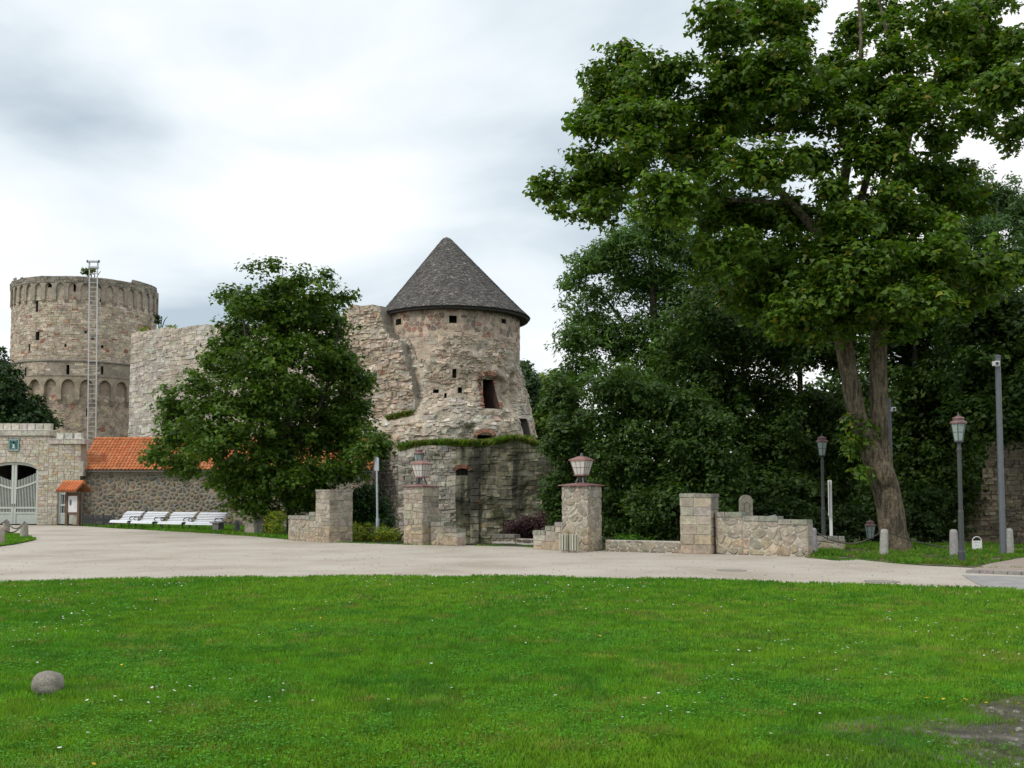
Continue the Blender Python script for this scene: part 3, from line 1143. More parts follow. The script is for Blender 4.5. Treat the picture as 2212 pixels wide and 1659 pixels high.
polys = coursed(-R1 * 1.62, R1 * 1.62, z_ledge + 0.12, z_crb + 0.25, (0.13, 0.27), (0.26, 0.72), rng, 0.05, 0.04)
masonry(tower, polys, S1, M['castle'], tower_col, rng, 0.012, (0.012, 0.06), 0.015, n_ind=160, keep=tkeep)
polys = voronoi(-RB * 1.6, RB * 1.6, -0.5, z_arb + 0.5, 0.46, 0.30, rng, soft=True)
masonry(tower, polys, SB, M['castle'], tower_col, rng, 0.02, (0.01, 0.05), 0.03, n_ind=70, rest='lower_small_stones',
        keep=lambda u, v, P: rng.random() < 0.75 and not near_hole(hb, u, v, P))
# overhanging band on arches
R2 = R1 + 0.10
S2 = cyl(TC, R2)
hband = [cyl_rect(*q, TC, R2) for q in ((143, 149.6, 788, 809), (218, 223, 791, 809), (53, 57, 794, 812))]
m = MB()
P, F = panel(S2, list(np.linspace(-R2 * 1.7, R2 * 1.7, 80)), [z_str, (z_str + z_ledge) / 2, z_ledge], hband)
m.add(P, F, (0.35, 0.30, 0.235))
m.build('arch_band', M['castle'], tower)
for h in hband:
    recess(S2, h, 1.0, M['castle'], tower, 'loophole')
polys = coursed(-R2 * 1.6, R2 * 1.6, z_str + 0.05, z_ledge - 0.05, (0.14, 0.26), (0.3, 0.8), rng, 0.04)
masonry(tower, polys, S2, M['castle'], tower_col, rng, 0.012, (0.008, 0.04), 0.015, n_ind=60, rest='band_small_stones',
        keep=lambda u, v, P: not near_hole(hband, u, v, P, 0.02) and float(fbm(u * 0.6, v)) > 0.42)
sp = cyl_uv(184, 832, TC, R2)[1]
for k in range(-7, 8):
    uc = 0.12 + k * 1.6 + cyl_uv(184, 840, TC, R2)[0]
    m = MB()
    arch_bay(m, S2, uc - 0.8, uc + 0.8, z_arb, z_str, uc, 0.60, sp - 0.25, 0.78, 0.33, (0.40, 0.335, 0.25), 10)
    # tapering corbel foot under each spring
    a = S2(np.array([uc + 0.6, uc + 1.0, uc + 0.9, uc + 0.7]), np.array([z_arb, z_arb, z_arb - 0.5, z_arb - 0.5]), np.array([0, 0, -0.28, -0.28]))
    m.add(a, [(0, 3, 2, 1)], (0.38, 0.32, 0.24))
    m.build('blind_arch', M['castle'], tower)
for zz, rr, hh in ((z_ledge, R2 + 0.13, 0.22), (z_str, R2 + 0.05, 0.10)):
    m = MB()
    m.lathe([(rr - 0.4, zz - hh * 0.6), (rr, zz - hh * 0.5), (rr, zz), (rr - 0.35, zz + hh * 0.9)], 72, (TC[0], TC[1], 0), (0.30, 0.265, 0.22))
    m.build('string_course', M['castle'], tower)
# rim with small pointed niches
R3 = R1 + 0.17
S3 = cyl(TC, R3)
nb = 0
for k in range(-10, 11):
    uc = 0.35 + k * 1.08
    m = MB()
    zt = z_top + 0.22 * (float(fbm(k * 0.7, 2.2)) - 0.5)
    b0 = z_crb - 0.05
    arch_bay(m, S3, uc - 0.54, uc + 0.54, b0, zt - 0.12, uc, 0.36, b0 + 1.05, 0.50, 0.17, jit((0.36, 0.315, 0.25), rng, 0.06), 8)
    e = S3(np.array([uc - 0.54, uc + 0.54, uc + 0.54, uc - 0.54]), np.full(4, zt - 0.12), np.array([0, 0, -0.9, -0.9]))
    m.add(e, [(0, 1, 2, 3)], (0.26, 0.235, 0.19))
    a = S3(np.array([uc + 0.36, uc + 0.72, uc + 0.62, uc + 0.46]), np.array([b0, b0, b0 - 0.45, b0 - 0.45]), np.array([0, 0, -0.18, -0.18]))
    m.add(a, [(0, 3, 2, 1)], (0.36, 0.31, 0.245))
    m.build('rim_niche', M['castle'], tower)
polys = coursed(-R3 * 1.6, R3 * 1.6, z_top - 0.62, z_top + 0.28, (0.14, 0.26), (0.25, 0.7), rng, 0.06)
masonry(tower, polys, S3, M['castle'], lambda u, v, w, r: jit(r.choice([(0.30, 0.27, 0.215), (0.36, 0.32, 0.255), (0.25, 0.23, 0.19)]), r), rng, 0.012, (0.01, 0.08), 0.015, n_ind=90, rest='rim_small_stones',
        keep=lambda u, v, P: v < z_top - 0.06 + 0.4 * (float(fbm(u * 0.9, 1.3)) - 0.35) + (0.35 if u > 6.8 else 0))
m = MB()
m.lathe([(R3 - 0.9, z_top - 6), (R3 - 0.9, z_top - 0.15)], 60, (TC[0], TC[1], 0), (0.3, 0.27, 0.22))
m.build('inner_wall', M['castle'], tower)

# ladder hoist standing before the tower
LB, LT = np.array((at(199.5, 1000, 90.3)[0], 90.3, 0.0)), np.array(at(202, 578, 91.6))
lad = thing('ladder_hoist', 'tall light grey metal ladder hoist standing against the round tower', 'ladder', tuple(LB))
for s in (-1, 1):
    m = MB(); m.tube([tuple(LB + np.array((s * 0.36, 0, 0))), tuple(LT + np.array((s * 0.36, 0, 0)))], 0.058, 6, (0.56, 0.57, 0.57)); m.build('rail', M['iron'], lad)
nr = int(LT[2] / 0.42)
rung = MB(); rung.box((0, 0, 0), (0.66, 0.05, 0.05), col=(0.48, 0.49, 0.49))
rme = rung.mesh('rung')
for i in range(nr):
    link('rung', rme, M['iron'], lad, tuple((LT - LB) * ((i + 0.7) / nr)))
lx, ly, lz = LT
m = MB()
m.box((lx, ly, lz + 0.02), (0.9, 0.3, 0.14), col=(0.58, 0.59, 0.59))
m.box((lx - 0.38, ly, lz + 0.30), (0.08, 0.2, 0.5), col=(0.58, 0.59, 0.59)); m.box((lx + 0.38, ly, lz + 0.30), (0.08, 0.2, 0.5), col=(0.58, 0.59, 0.59))
m.box((lx, ly, lz + 0.55), (1.0, 0.32, 0.12), col=(0.55, 0.56, 0.56))
m.build('hoist_head', M['iron'], lad)
for s in (-1, 1):
    m = MB(); m.tube([(lx + s * 0.48, ly - 0.1, lz + 0.55), (lx + s * 0.56, ly - 0.1, lz + 0.55)], 0.13, 10, (0.12, 0.12, 0.12)); m.build('pulley', M['iron'], lad)

# ---------------------------------------------------------------- curtain wall
rng = random.Random(22)
A0, B0 = np.array(at(277, 1000, 91.5)), np.array(at(840, 1000, 70.5))
A0[2] = B0[2] = 0
WL = float(np.hypot(*(B0 - A0)[:2]))
wt = (B0 - A0) / WL
wnrm = np.array((wt[1], -wt[0], 0))
wrel = lambda u, v: 0.16 * (fbm(u * 0.5, v * 0.6) - 0.5) + 0.05 * (fbm(u * 2.2, v * 3.1) - 0.5)
SW = rough_flat(A0, wt, wnrm, bake(wrel, -1, WL + 1, -4, 20, 0.1))
wall = thing('curtain_wall', 'pale grey rubble curtain wall between the two castle towers', 'wall', tuple(A0))
ctop = ((277, 719), (300, 716), (322, 713), (360, 711), (400, 707), (440, 704), (520, 702), (600, 706), (660, 700), (690, 694), (720, 690), (760, 688), (850, 690))


def ckeep(u, v, P):
    x, y = proj(SW(u, v))
    if not y > np.interp(x, [p[0] for p in ctop], [p[1] for p in ctop]) + 3 * (float(vn(u * 1.7, 4.4)) - 0.5):
        return False
    return P is None or v > zmax - 0.9 or float(fbm(u * 0.3 + 9, v * 0.42 + 2)) + 0.035 * (v - 8) > 0.40


zmax = at(277, 690, 91.5)[2] + 0.5
P, F = panel(SW, list(np.linspace(0, WL, 90)), list(np.linspace(-3.2, zmax, 60)), (), ckeep, thick=2.2)
m = MB(); m.add(P, F, (0.48, 0.435, 0.365)); m.build('wall_core', M['castle'], wall)


def ccol(u, v, w, rng):
    k = float(fbm(u * 0.25, v * 0.25 + 4))
    c = rng.choice(GREY)
    if k < 0.56 or v < 6:
        c = tuple(0.5 * a + 0.5 * b for a, b in zip(c, rng.choice(TAN)))
    return jit(c, rng, 0.14)


polys = coursed(0, WL, 1.5, zmax, (0.14, 0.38), (0.22, 1.1), rng, 0.10, 0.10, 0.3)
masonry(wall, polys, SW, M['castle'], ccol, rng, 0.016, (0.0, 0.075), 0.03, n_ind=200, keep=ckeep, slope=0.012)

# ---------------------------------------------------------------- conical-roofed tower
rng = random.Random(23)
KC = (at(977, 800, 72)[0], 72.0)
KR = 4.78
kt = thing('conical_roof_tower', 'round stone tower with a steep grey shingled conical roof', 'tower', (KC[0], KC[1], -3))
SK = cyl(KC, KR)
z_eave = at(981, 690, 72)[2]
kh = [cyl_rect(*q, KC, KR) for q in ((855, 867, 690, 702), (970, 986.5, 681.5, 698), (1083, 1093, 688, 699))]
m = MB()
kdeep = [cyl_rect(*q, KC, KR) for q in ((1043, 1068, 819, 885), (975, 988, 795, 818), (933, 950, 839, 851), (957, 967, 847, 862), (987, 1000, 835, 851), (1030, 1066, 937, 960))]
P, F = panel(SK, list(np.linspace(-KR * 1.8, KR * 1.8, 80)), list(np.linspace(-3.2, z_eave + 0.5, 50)), kh + kdeep)
m.add(P, F, (0.54, 0.445, 0.34)); m.build('wall', M['castle'], kt)
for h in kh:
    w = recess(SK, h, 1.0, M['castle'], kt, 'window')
    f = MB()
    for a in (h[0] - 0.05, h[1] + 0.05):
        f.add(SK(np.array([a - .05, a + .05, a + .05, a - .05]), np.array([h[2], h[2], h[3], h[3]]), np.full(4, 0.02)), [(0, 1, 2, 3)], (0.42, 0.36, 0.28))
    f.build('jamb', M['castle'], w)
zb = at(977, 712, 67)[2]
polys = voronoi(-KR * 1.5, KR * 1.5, zb - 0.4, z_eave + 0.35, 0.40, 0.36, rng, soft=True)


def kcol(u, v, w, rng):
    if rng.random() < 0.28:
        return jit((0.36, 0.215, 0.16), rng)
    return jit(rng.choice([(0.30, 0.25, 0.20), (0.24, 0.20, 0.175), (0.40, 0.33, 0.26), (0.37, 0.29, 0.23)]), rng)


masonry(kt, polys, SK, M['castle'], kcol, rng, 0.03, (0.012, 0.035), 0.03, n_ind=150, keep=lambda u, v, P: not near_hole(kh, u, v, P, -0.03) and (rng.random() < 0.86 if v > zb + 0.1 else rng.random() < 0.4))
polys = coursed(-KR * 1.5, KR * 1.5, 4.0, zb - 0.2, (0.16, 0.3), (0.3, 0.7), rng, 0.05)
masonry(kt, polys, SK, M['castle'], lambda u, v, w, r: jit(r.choice([(0.48, 0.41, 0.32), (0.43, 0.36, 0.28), (0.52, 0.45, 0.36)]), r, 0.1), rng, 0.015, (0.0, 0.03), 0.03, n_ind=60, rest='plastered_stones', keep=lambda u, v, P: rng.random() < 0.5 and not near_hole(kdeep, u, v, P, 0.0))
# roof
EC = np.array(at(981, 690, 72)); AP = np.array(at(964.5, 513, 72))
ER = 161.5 / FOC * 72 * 1.006
roof = thing('tmp', '', '')
bpy.data.objects.remove(roof)
rm = MB()
nseg = 96


def cone_pt(t, a, d=0.0):
    """t 0 at the eave, 1 at the tip"""
    r = ER * (1 - t) + 0.16 * t + 0.10 * (1 - t) ** 8
    c = EC + (AP - EC) * t
    r = r + d * 0.62
    return np.stack([c[0] + r * np.sin(a), c[1] - r * np.cos(a), c[2] + d * 0.78 + 0 * a], -1)


aa = np.linspace(0, 2 * PI, nseg + 1)[:-1]
vs, fs = [], []
for t in (0.0, 0.25, 0.5, 0.75, 0.985):
    vs.append(cone_pt(np.float64(t), aa, -0.03))
vs.append(np.array([[AP[0], AP[1], AP[2] + 0.05]]))
V = np.concatenate(vs)
for i in range(4):
    for k in range(nseg):
        fs.append((i * nseg + k, i * nseg + (k + 1) % nseg, (i + 1) * nseg + (k + 1) % nseg, (i + 1) * nseg + k))
for k in range(nseg):
    fs.append((4 * nseg + k, 4 * nseg + (k + 1) % nseg, 5 * nseg))
rm.add(V, fs, (0.10, 0.10, 0.098))
roofo = rm.build('roof', M['shingle'], kt)
sm = MB()
rows = 62
for j in range(rows):
    t0 = j / rows * 0.985
    t1 = min(0.99, t0 + 1.7 / rows)
    r = ER * (1 - t0) + 0.16 * t0
    a = rng.uniform(0, 1)
    a_end = a + 2 * PI
    while a < a_end:
        w = rng.uniform(0.10, 0.19) / max(r, 0.35)
        if math.cos(a) > -0.35:
            g = 0.006 / max(r, 0.35)
            dl = rng.uniform(0.035, 0.06)
            tj = t0 + rng.uniform(-0.004, 0.003)
            A = np.array([a + g, a + w - g])
            p0, p1 = cone_pt(np.float64(tj), A, dl), cone_pt(np.float64(t1), A, 0.008)
            p2 = cone_pt(np.float64(tj), A, dl - 0.035)
            br = rng.random()
            c = jit((0.125, 0.117, 0.108) if br < 0.62 else ((0.175, 0.165, 0.152) if br < 0.95 else (0.26, 0.25, 0.235)), rng, 0.22)
            sm.add(np.concatenate([p0, p1[::-1], p2]), [(0, 1, 2, 3), (4, 5, 1, 0)], c)
        a += w
sm.build('shingles', M['shingle'], roofo, kind='stuff')
m = MB()
m.lathe([(ER - 0.02, -0.16), (ER + 0.02, -0.05), (ER - 0.3, 0.05)], 96, tuple(EC), (0.07, 0.068, 0.065))
m.build('eave_board', M['wood'], roofo)
m = MB()
V = np.concatenate([cone_pt(np.float64(0.0), aa, -0.06), np.stack([KC[0] + (KR - 0.1) * np.sin(aa), KC[1] - (KR - 0.1) * np.cos(aa), np.full(nseg, EC[2] - 0.02)], -1)])
m.add(V, [(k, (k + 1) % nseg, nseg + (k + 1) % nseg, nseg + k) for k in range(nseg)], (0.09, 0.085, 0.08))
m.build('soffit', M['wood'], roofo)

# ---------------------------------------------------------------- torn rubble face in front of that tower
rng = random.Random(24)
fac = thing('ruined_facade', 'torn rubble wall face clinging to the conical roofed tower, with brick doorway', 'ruin', (KC[0], KC[1] - 6, -3))
FP = [(800, 700), (824, 709), (836, 722), (848, 731), (862, 727), (880, 732), (894, 757), (899, 779), (928, 777), (942, 742), (958, 730), (974, 722), (1006, 727), (1035, 737), (1050, 730), (1077, 733), (1108, 735), (1117, 748), (1122, 790), (1127, 811), (1138, 818), (1149, 852), (1161, 905), (1178, 940), (1182, 990), (780, 1000), (780, 700)]
frad = lambda v: 5.0 + 1.15 * sstep(9.6, 5.2, v)


def frel(u, v):
    big = fbm(u * 0.33 + 11, v * 0.33, o=3)
    st = fbm(u * 0.9 + 5, v * 2.6, o=4)
    hol = sstep(0.56, 0.72, fbm(u * 0.55 + 31, v * 0.55 + 3, o=3))
    bt = -0.55 * np.exp(-((u + 3.4) / 2.2) ** 2 - ((v - 8.2) / 0.9) ** 2)
    return 0.8 * (big - 0.4) + 0.13 * (st - 0.5) + 0.34 * (fbm(u * 1.5 + 3, v * 1.5 + 8, o=3) - 0.5) - 0.45 * hol + bt


frel = bake(frel, -9.5, 9.5, 1.5, 14.5)


SF = cyl(KC, frad, frel)


def f_uv(xd, yd):
    """(u, v) on the torn face for a bearing"""
    r = 5.2
    for _ in range(4):
        u, v = cyl_uv(xd, yd, KC, r)
        a = u / r
        uu = a * float(frad(np.asarray(6.0)))
        r = float(frad(np.asarray(v))) + float(frel(np.asarray(uu), np.asarray(v)))
    return uu, v


def f_rect(x0, x1, y0, y1):
    p, q = f_uv(x0, y1), f_uv(x1, y0)
    return min(p[0], q[0]), max(p[0], q[0]), min(p[1], q[1]), max(p[1], q[1])


def fkeep0(u, v, P):
    x, y = proj(SF(u, v))
    return inside(FP, float(x) + 4 * (float(vn(u * 3, v * 3)) - 0.5), float(y) + 5 * (float(vn(u * 2.5, v * 3 + 9)) - 0.5))


fh = [f_rect(*q) for q in ((1047, 1064, 821, 882), (977, 986, 797, 816), (935, 948, 841, 849), (959, 965, 849, 860), (989, 998, 837, 849), (867, 873, 799, 806), (1033, 1062, 940, 957), (1132, 1138, 905, 948))]
fU = list(np.linspace(-8.4, 8.4, 130))
fV = list(np.linspace(2.5, 13.2, 100))
P, F = panel(SF, fU, fV, fh, fkeep0, thick=0.9)
m = MB(); m.add(P, F, (0.50, 0.435, 0.345)); m.build('wall_core', M['castle'], fac)
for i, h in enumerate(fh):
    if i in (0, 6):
        recess(SF, h, 2.6, M['castle'], fac, 'doorway', (0.075, 0.045, 0.035))  # near-black lining puts the shade inside the opening into its colour
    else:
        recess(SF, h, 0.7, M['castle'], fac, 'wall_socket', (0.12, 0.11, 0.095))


def fcol(u, v, w, rng):
    k = float(fbm(u * 0.45 + 2, v * 0.45))
    c = rng.choice(GREY) if k > 0.56 else rng.choice(TAN + [(0.56, 0.445, 0.35), (0.52, 0.40, 0.31)])
    if v < 6.2 and rng.random() < 0.5:
        c = tuple(a * 0.8 for a in c)
    if rng.random() < 0.008:
        c = rng.choice(RED)
    return jit(c, rng, 0.2)


polys = coursed(-8.2, 8.2, 2.6, 13.0, (0.07, 0.20), (0.14, 0.5), rng, 0.16, 0.10, 0.15)
masonry(fac, polys, SF, M['castle'], fcol, rng, 0.008, (-0.03, 0.09), 0.04, n_ind=220, slope=0.04,
        keep=lambda u, v, P: fkeep0(u, v, P) and not near_hole(fh, u, v, P, 0.0) and rng.random() < (0.35 + 0.55 * (float(fbm(u * 0.7, v * 0.7)) > 0.45)))
# brick dressing of the doorway
h = fh[0]
for j in range(26):
    vv = h[2] + 0.05 + j * (h[3] - h[2]) / 26
    for s in (-1, 1):
        if rng.random() < (0.25 if s < 0 else 0.6):
            continue
        wdt = rng.uniform(0.12, 0.34)
        u0 = (h[0] - wdt) if s < 0 else h[1]
        Pq = np.array([(u0, vv), (u0 + wdt, vv), (u0 + wdt, vv + 0.075), (u0, vv + 0.075)])
        V, Fq = stone_geo(Pq, SF, 0.006, 0.10, rng, 0.006)
        m = MB(); m.add(V, Fq, jit(rng.choice(RED), rng)); m.build('brick', M['stone'], fac, center=True)
for hi, na in ((0, 9), (6, 13)):
    h = fh[hi]
    uc, hw = (h[0] + h[1]) / 2, (h[1] - h[0]) / 2
    for k in range(na):
        a0, a1 = PI * k / na, PI * (k + 0.86) / na
        rs = 0.5 if hi == 0 else 0.42
        q = [(uc - (hw + d) * math.cos(a), h[3] - 0.06 + (hw * rs + d) * math.sin(a)) for d, a in ((0, a0), (0.28, a0), (0.28, a1), (0, a1))]
        V, Fq = stone_geo(np.array(q)[::-1], SF, 0.005, 0.12, rng, 0.006)
        m = MB(); m.add(V, Fq, jit(rng.choice(RED), rng)); m.build('brick', M['stone'], fac, center=True)

# ---------------------------------------------------------------- broken wall stub left of the tower
rng = random.Random(25)
A1, B1 = np.array(at(735, 1000, 70.3)), np.array(at(905, 1000, 66.6))
A1[2] = B1[2] = 0
SL = float(np.hypot(*(B1 - A1)[:2])); st_ = (B1 - A1) / SL; sn = np.array((st_[1], -st_[0], 0))
srel = lambda u, v: 0.7 * (fbm(u * 0.45 + 7, v * 0.4, o=3) - 0.45) + 0.16 * (fbm(u * 1.1, v * 3.0 + 4) - 0.5) + 0.3 * (fbm(u * 1.6, v * 1.6) - 0.5)
SS = rough_flat(A1, st_, sn, bake(srel, -1, SL + 1, 1, 16.5))
stub = thing('broken_wall_stub', 'ragged end of the high castle wall beside the conical roofed tower', 'ruin', tuple(A1))
STP = [(735, 690), (746, 668), (757, 660), (775, 661), (800, 659), (818, 663), (821, 690), (829, 712), (846, 729), (862, 740), (880, 800), (902, 900), (906, 1012), (735, 1012)]
sk = lambda u, v, P: inside(STP, float(proj(SS(u, v))[0]) + 4 * (float(vn(u * 3, v * 3)) - .5), float(proj(SS(u, v))[1]) + 4 * (float(vn(u * 3 + 5, v * 3)) - .5))
P, F = panel(SS, list(np.linspace(0, SL, 30)), list(np.linspace(2, 15.2, 76)), (), sk, thick=1.6)
m = MB(); m.add(P, F, (0.42, 0.385, 0.325)); m.build('wall_core', M['castle'], stub)
polys = coursed(0, SL, 2, 15.2, (0.07, 0.19), (0.16, 0.55), rng, 0.14, 0.10, 0.15)
masonry(stub, polys, SS, M['castle'], fcol, rng, 0.008, (-0.02, 0.12), 0.03, n_ind=140, slope=0.03, keep=lambda u, v, P: sk(u, v, P) and rng.random() < 0.85)

# ---------------------------------------------------------------- mossy bastion
rng = random.Random(26)
BC = (at(1012, 1000, 72)[0], 72.0)
BR = 11.0
brel = lambda u, v: 0.5 * (fbm(u * 0.5 + 3, v * 0.5) - 0.5) + 0.22 * (fbm(u * 1.8, v * 1.8) - 0.5)
SD = cyl(BC, BR, bake(brel, -9, 10, -4, 7, 0.1))
bas = thing('mossy_bastion', 'low mossy round bastion wall with a grassy top in the moat', 'bastion', (BC[0], BC[1] - BR, -3))
BTOP = ((850, 976), (862, 972), (880, 969), (900, 965), (960, 962), (1050, 964), (1075, 960), (1110, 951), (1140, 959), (1168, 970), (1195, 995), (1230, 1030))


def b_uv(xd, yd):
    return cyl_uv(xd, yd, BC, BR)


def b_rect(x0, x1, y0, y1):
    return cyl_rect(x0, x1, y0, y1, BC, BR)


def bkeep(u, v, P):
    x, y = proj(SD(u, v))
    return y > np.interp(x, [p[0] for p in BTOP], [p[1] for p in BTOP]) + 2 * (float(vn(u * 2, 3.3)) - .5)


bh = [b_rect(986, 1011, 1012, 1027)]
ub0, ub1 = b_uv(861, 1060)[0], b_uv(1222, 1060)[0]
P, F = panel(SD, list(np.linspace(ub0, ub1, 60)), list(np.linspace(-3.3, 5.6, 50)), bh, bkeep, thick=1.0)
m = MB(); m.add(P, F, (0.30, 0.275, 0.215)); m.build('wall_core', M['mossy'], bas)
recess(SD, bh[0], 0.45, M['mossy'], bas, 'niche', (0.16, 0.14, 0.11))
uL = b_uv(985, 1060)[0]


def bcol(u, v, w, rng):
    if u < uL:
        return jit(rng.choice([(0.46, 0.42, 0.35), (0.40, 0.37, 0.31), (0.52, 0.47, 0.39), (0.33, 0.31, 0.265)]), rng, 0.15)
    if rng.random() < 0.05:
        return jit((0.40, 0.30, 0.16), rng)
    return jit(rng.choice([(0.33, 0.315, 0.21), (0.27, 0.26, 0.175), (0.37, 0.35, 0.24), (0.23, 0.22, 0.155)]), rng, 0.2)


pl = coursed(ub0, uL, -1.5, 5.4, (0.17, 0.32), (0.24, 0.58), rng, 0.09, 0.09, 0.2)
pr = coursed(uL, ub1, -1.5, 5.4, (0.16, 0.34), (0.3, 0.75), rng, 0.08, 0.08, 0.2)
masonry(bas, pl, SD, M['castle'], bcol, rng, 0.014, (0.0, 0.06), 0.035, slope=0.02, n_ind=150, keep=bkeep, rest='pale_small_stones')
masonry(bas, pr, SD, M['mossy'], bcol, rng, 0.016, (0.0, 0.07), 0.025, n_ind=150, slope=0.02, keep=lambda u, v, P: bkeep(u, v, P) and not near_hole(bh, u, v, P, 0.02) and rng.random() < 0.88)
h = bh[0]
uc, hw = (h[0] + h[1]) / 2, (h[1] - h[0]) / 2
for k in range(11):
    a0, a1 = PI * (0.12 + 0.76 * k / 11), PI * (0.12 + 0.76 * (k + 0.85) / 11)
    q = [(uc - (hw * 1.12 + d) * math.cos(a), h[3] - 0.26 + (hw * 0.75 + d) * math.sin(a)) for d, a in ((0, a0), (0.26, a0), (0.26, a1), (0, a1))]
    V, Fq = stone_geo(np.array(q)[::-1], SD, 0.004, 0.10, rng, 0.006)
    m = MB(); m.add(V, Fq, jit((0.24, 0.12, 0.075), rng)); m.build('brick', M['stone'], bas, center=True)
u, v = b_uv(1033, 1085)
V, Fq = stone_geo(np.array([(u - .14, v - .16), (u + .12, v - .17), (u + .15, v + .12), (u - .1, v + .16)]), SD, 0.0, 0.12, rng, 0.04)
m = MB(); m.add(V, Fq, (0.38, 0.17, 0.07)); m.build('brick', M['stone'], bas, center=True)
u0 = b_uv(1016, 1085)[0]
m = MB()
for j in range(9):
    v0 = -1.2 + j * 0.42
    V, Fq = stone_geo(np.array([(u0, v0), (u0 + .5, v0), (u0 + .5, v0 + .4), (u0, v0 + .4)]), SD, 0.006, 0.16, rng, 0.02)
    m.add(V, Fq, jit((0.40, 0.37, 0.28), rng))
m.build('pilaster', M['mossy'], bas)
# return wall at the left corner
c0 = SD(ub0, 0.0); c1 = np.array(at(770, 1060, 67.0)); c1[2] = 0
rl = float(np.hypot(*(c1 - c0)[:2])); rt = (c0 - c1) / rl; rn = np.array((rt[1], -rt[0], 0))
SR = rough_flat(c1 * (1, 1, 0), rt, rn, bake(lambda u, v: 0.4 * (fbm(u * 0.6, v * 0.6) - .5), -1, rl + 1, -4, 8, 0.1))
RTOP = ((740, 960), (800, 985), (835, 985), (850, 976), (865, 972))
rk = lambda u, v, P: float(proj(SR(u, v))[1]) > np.interp(float(proj(SR(u, v))[0]), [p[0] for p in RTOP], [p[1] for p in RTOP])
P, F = panel(SR, list(np.linspace(0, rl, 24)), list(np.linspace(-3.3, 6, 40)), (), rk, thick=0.6)
m = MB(); m.add(P, F, (0.36, 0.33, 0.275)); m.build('return_wall', M['castle'], bas)
polys = coursed(0, rl, -1, 6, (0.15, 0.3), (0.25, 0.6), rng, 0.08, 0.06, 0.2)
masonry(bas, polys, SR, M['castle'], lambda u, v, w, r: jit(r.choice([(0.42, 0.385, 0.32), (0.34, 0.31, 0.26), (0.28, 0.255, 0.21)]), r, 0.18), rng, 0.012, (0.0, 0.13), 0.02, n_ind=60, keep=rk, rest='return_small_stones', slope=0.03)
# grassy earth top
lm = MB()
rr_, ac = np.linspace(4.6, BR - 0.05, 8), np.linspace(ub0 / BR - 0.06, ub1 / BR, 40)
zt_ = []
for a in ac:
    x, y = proj(SD(a * BR, 4.7))
    zt_.append(b_uv(float(np.clip(x, 858, 1220)), float(np.interp(x, [p[0] for p in BTOP], [p[1] for p in BTOP])))[1] - 0.03)
zt_ = np.array(zt_)
RR, AA = np.meshgrid(rr_, ac)
ZZ = zt_[:, None] + 0.04 * (BR - RR) + 0.1 * (fbm(RR, AA * 8) - .5)
lm.add(np.stack([BC[0] + RR * np.sin(AA), BC[1] - RR * np.cos(AA), ZZ], -1), [(j * 8 + i, j * 8 + i + 1, (j + 1) * 8 + i + 1, (j + 1) * 8 + i) for j in range(39) for i in range(7)])
lm.build('earth_top', M['soil'], bas)


def tuft_patch(name, label, pts, h, w, tint, rngn, lean=0.9):
    pts = np.array(pts)
    n = len(pts)
    c = grass_cols(pts[:, 0] * 3, pts[:, 2] * 3, rngn, 0.15) * np.array(tint)
    o = link(name, blade_mesh(name, pts[:, 0], pts[:, 1], pts[:, 2], h * rngn.uniform(0.4, 1.3, n), np.full(n, w), c, rngn, lean), M['grass'])
    return tag(o, label, 'grass', kind='stuff')


n = 9000
a = grng.uniform(ub0 / BR, ub1 / BR, n)
r = BR + 0.12 - np.abs(grng.normal(0, 0.55, n))
z = np.interp(a, ac, zt_) + 0.0
tuft_patch('bastion_grass', 'shaggy grass fringe along the top of the mossy bastion', np.stack([BC[0] + r * np.sin(a), BC[1] - r * np.cos(a), z], 1), 0.40, 0.045, (1.0, 0.72, 1.2), grng)
# little ledges of grass on the ruin
pts = []
for x0, x1, y0, y1, dz in ((838, 890, 908, 896, 0), (836, 848, 738, 733, 0), (1060, 1160, 958, 950, 0)):
    for i in range(700):
        t = grng.random()
        u, v = f_uv(x0 + (x1 - x0) * t, y0 + (y1 - y0) * t)
        p = SF(u, v, 0.12 * grng.random())
        pts.append((p[0], p[1], p[2] + 0.1 * grng.random() - 0.05))
tuft_patch('ledge_grass', 'grass growing on ledges of the torn castle face', pts, 0.33, 0.04, (1.05, 0.75, 1.0), grng)
# plants along the curtain wall top
pts = []
for i in range(1500):
    x = grng.uniform(300, 690)
    if float(fbm(x * 0.03, 2.0)) < 0.5:
        continue
    y = float(np.interp(x, [p[0] for p in ctop], [p[1] for p in ctop]))
    k = (x - 277) / (840 - 277)
    Y = 91.5 + (70.5 - 91.5) * k * 0.9
    pts.append(at(x, y + 1, Y + grng.uniform(0, 1.2)))
tuft_patch('wall_top_grass', 'thin weeds growing along the top of the curtain wall', pts, 0.4, 0.05, (1.3, 0.8, 1.2), grng)

# ================================================================== GATEHOUSE AND LOW BUILDING
rng = random.Random(31)
GY0 = 60.5
gw_t, gw_n = np.array((1.0, 0, 0)), np.array((0, -1.0, 0))
gx0 = at(-330, 1100, GY0)[0]
SG = flat((0, GY0, 0), gw_t, gw_n)


def gux(xd, yd=1060, Y=GY0):
    return at(xd, yd, Y)[0]


def gz(yd, Y=GY0, xd=60):
    return at(xd, yd, Y)[2]


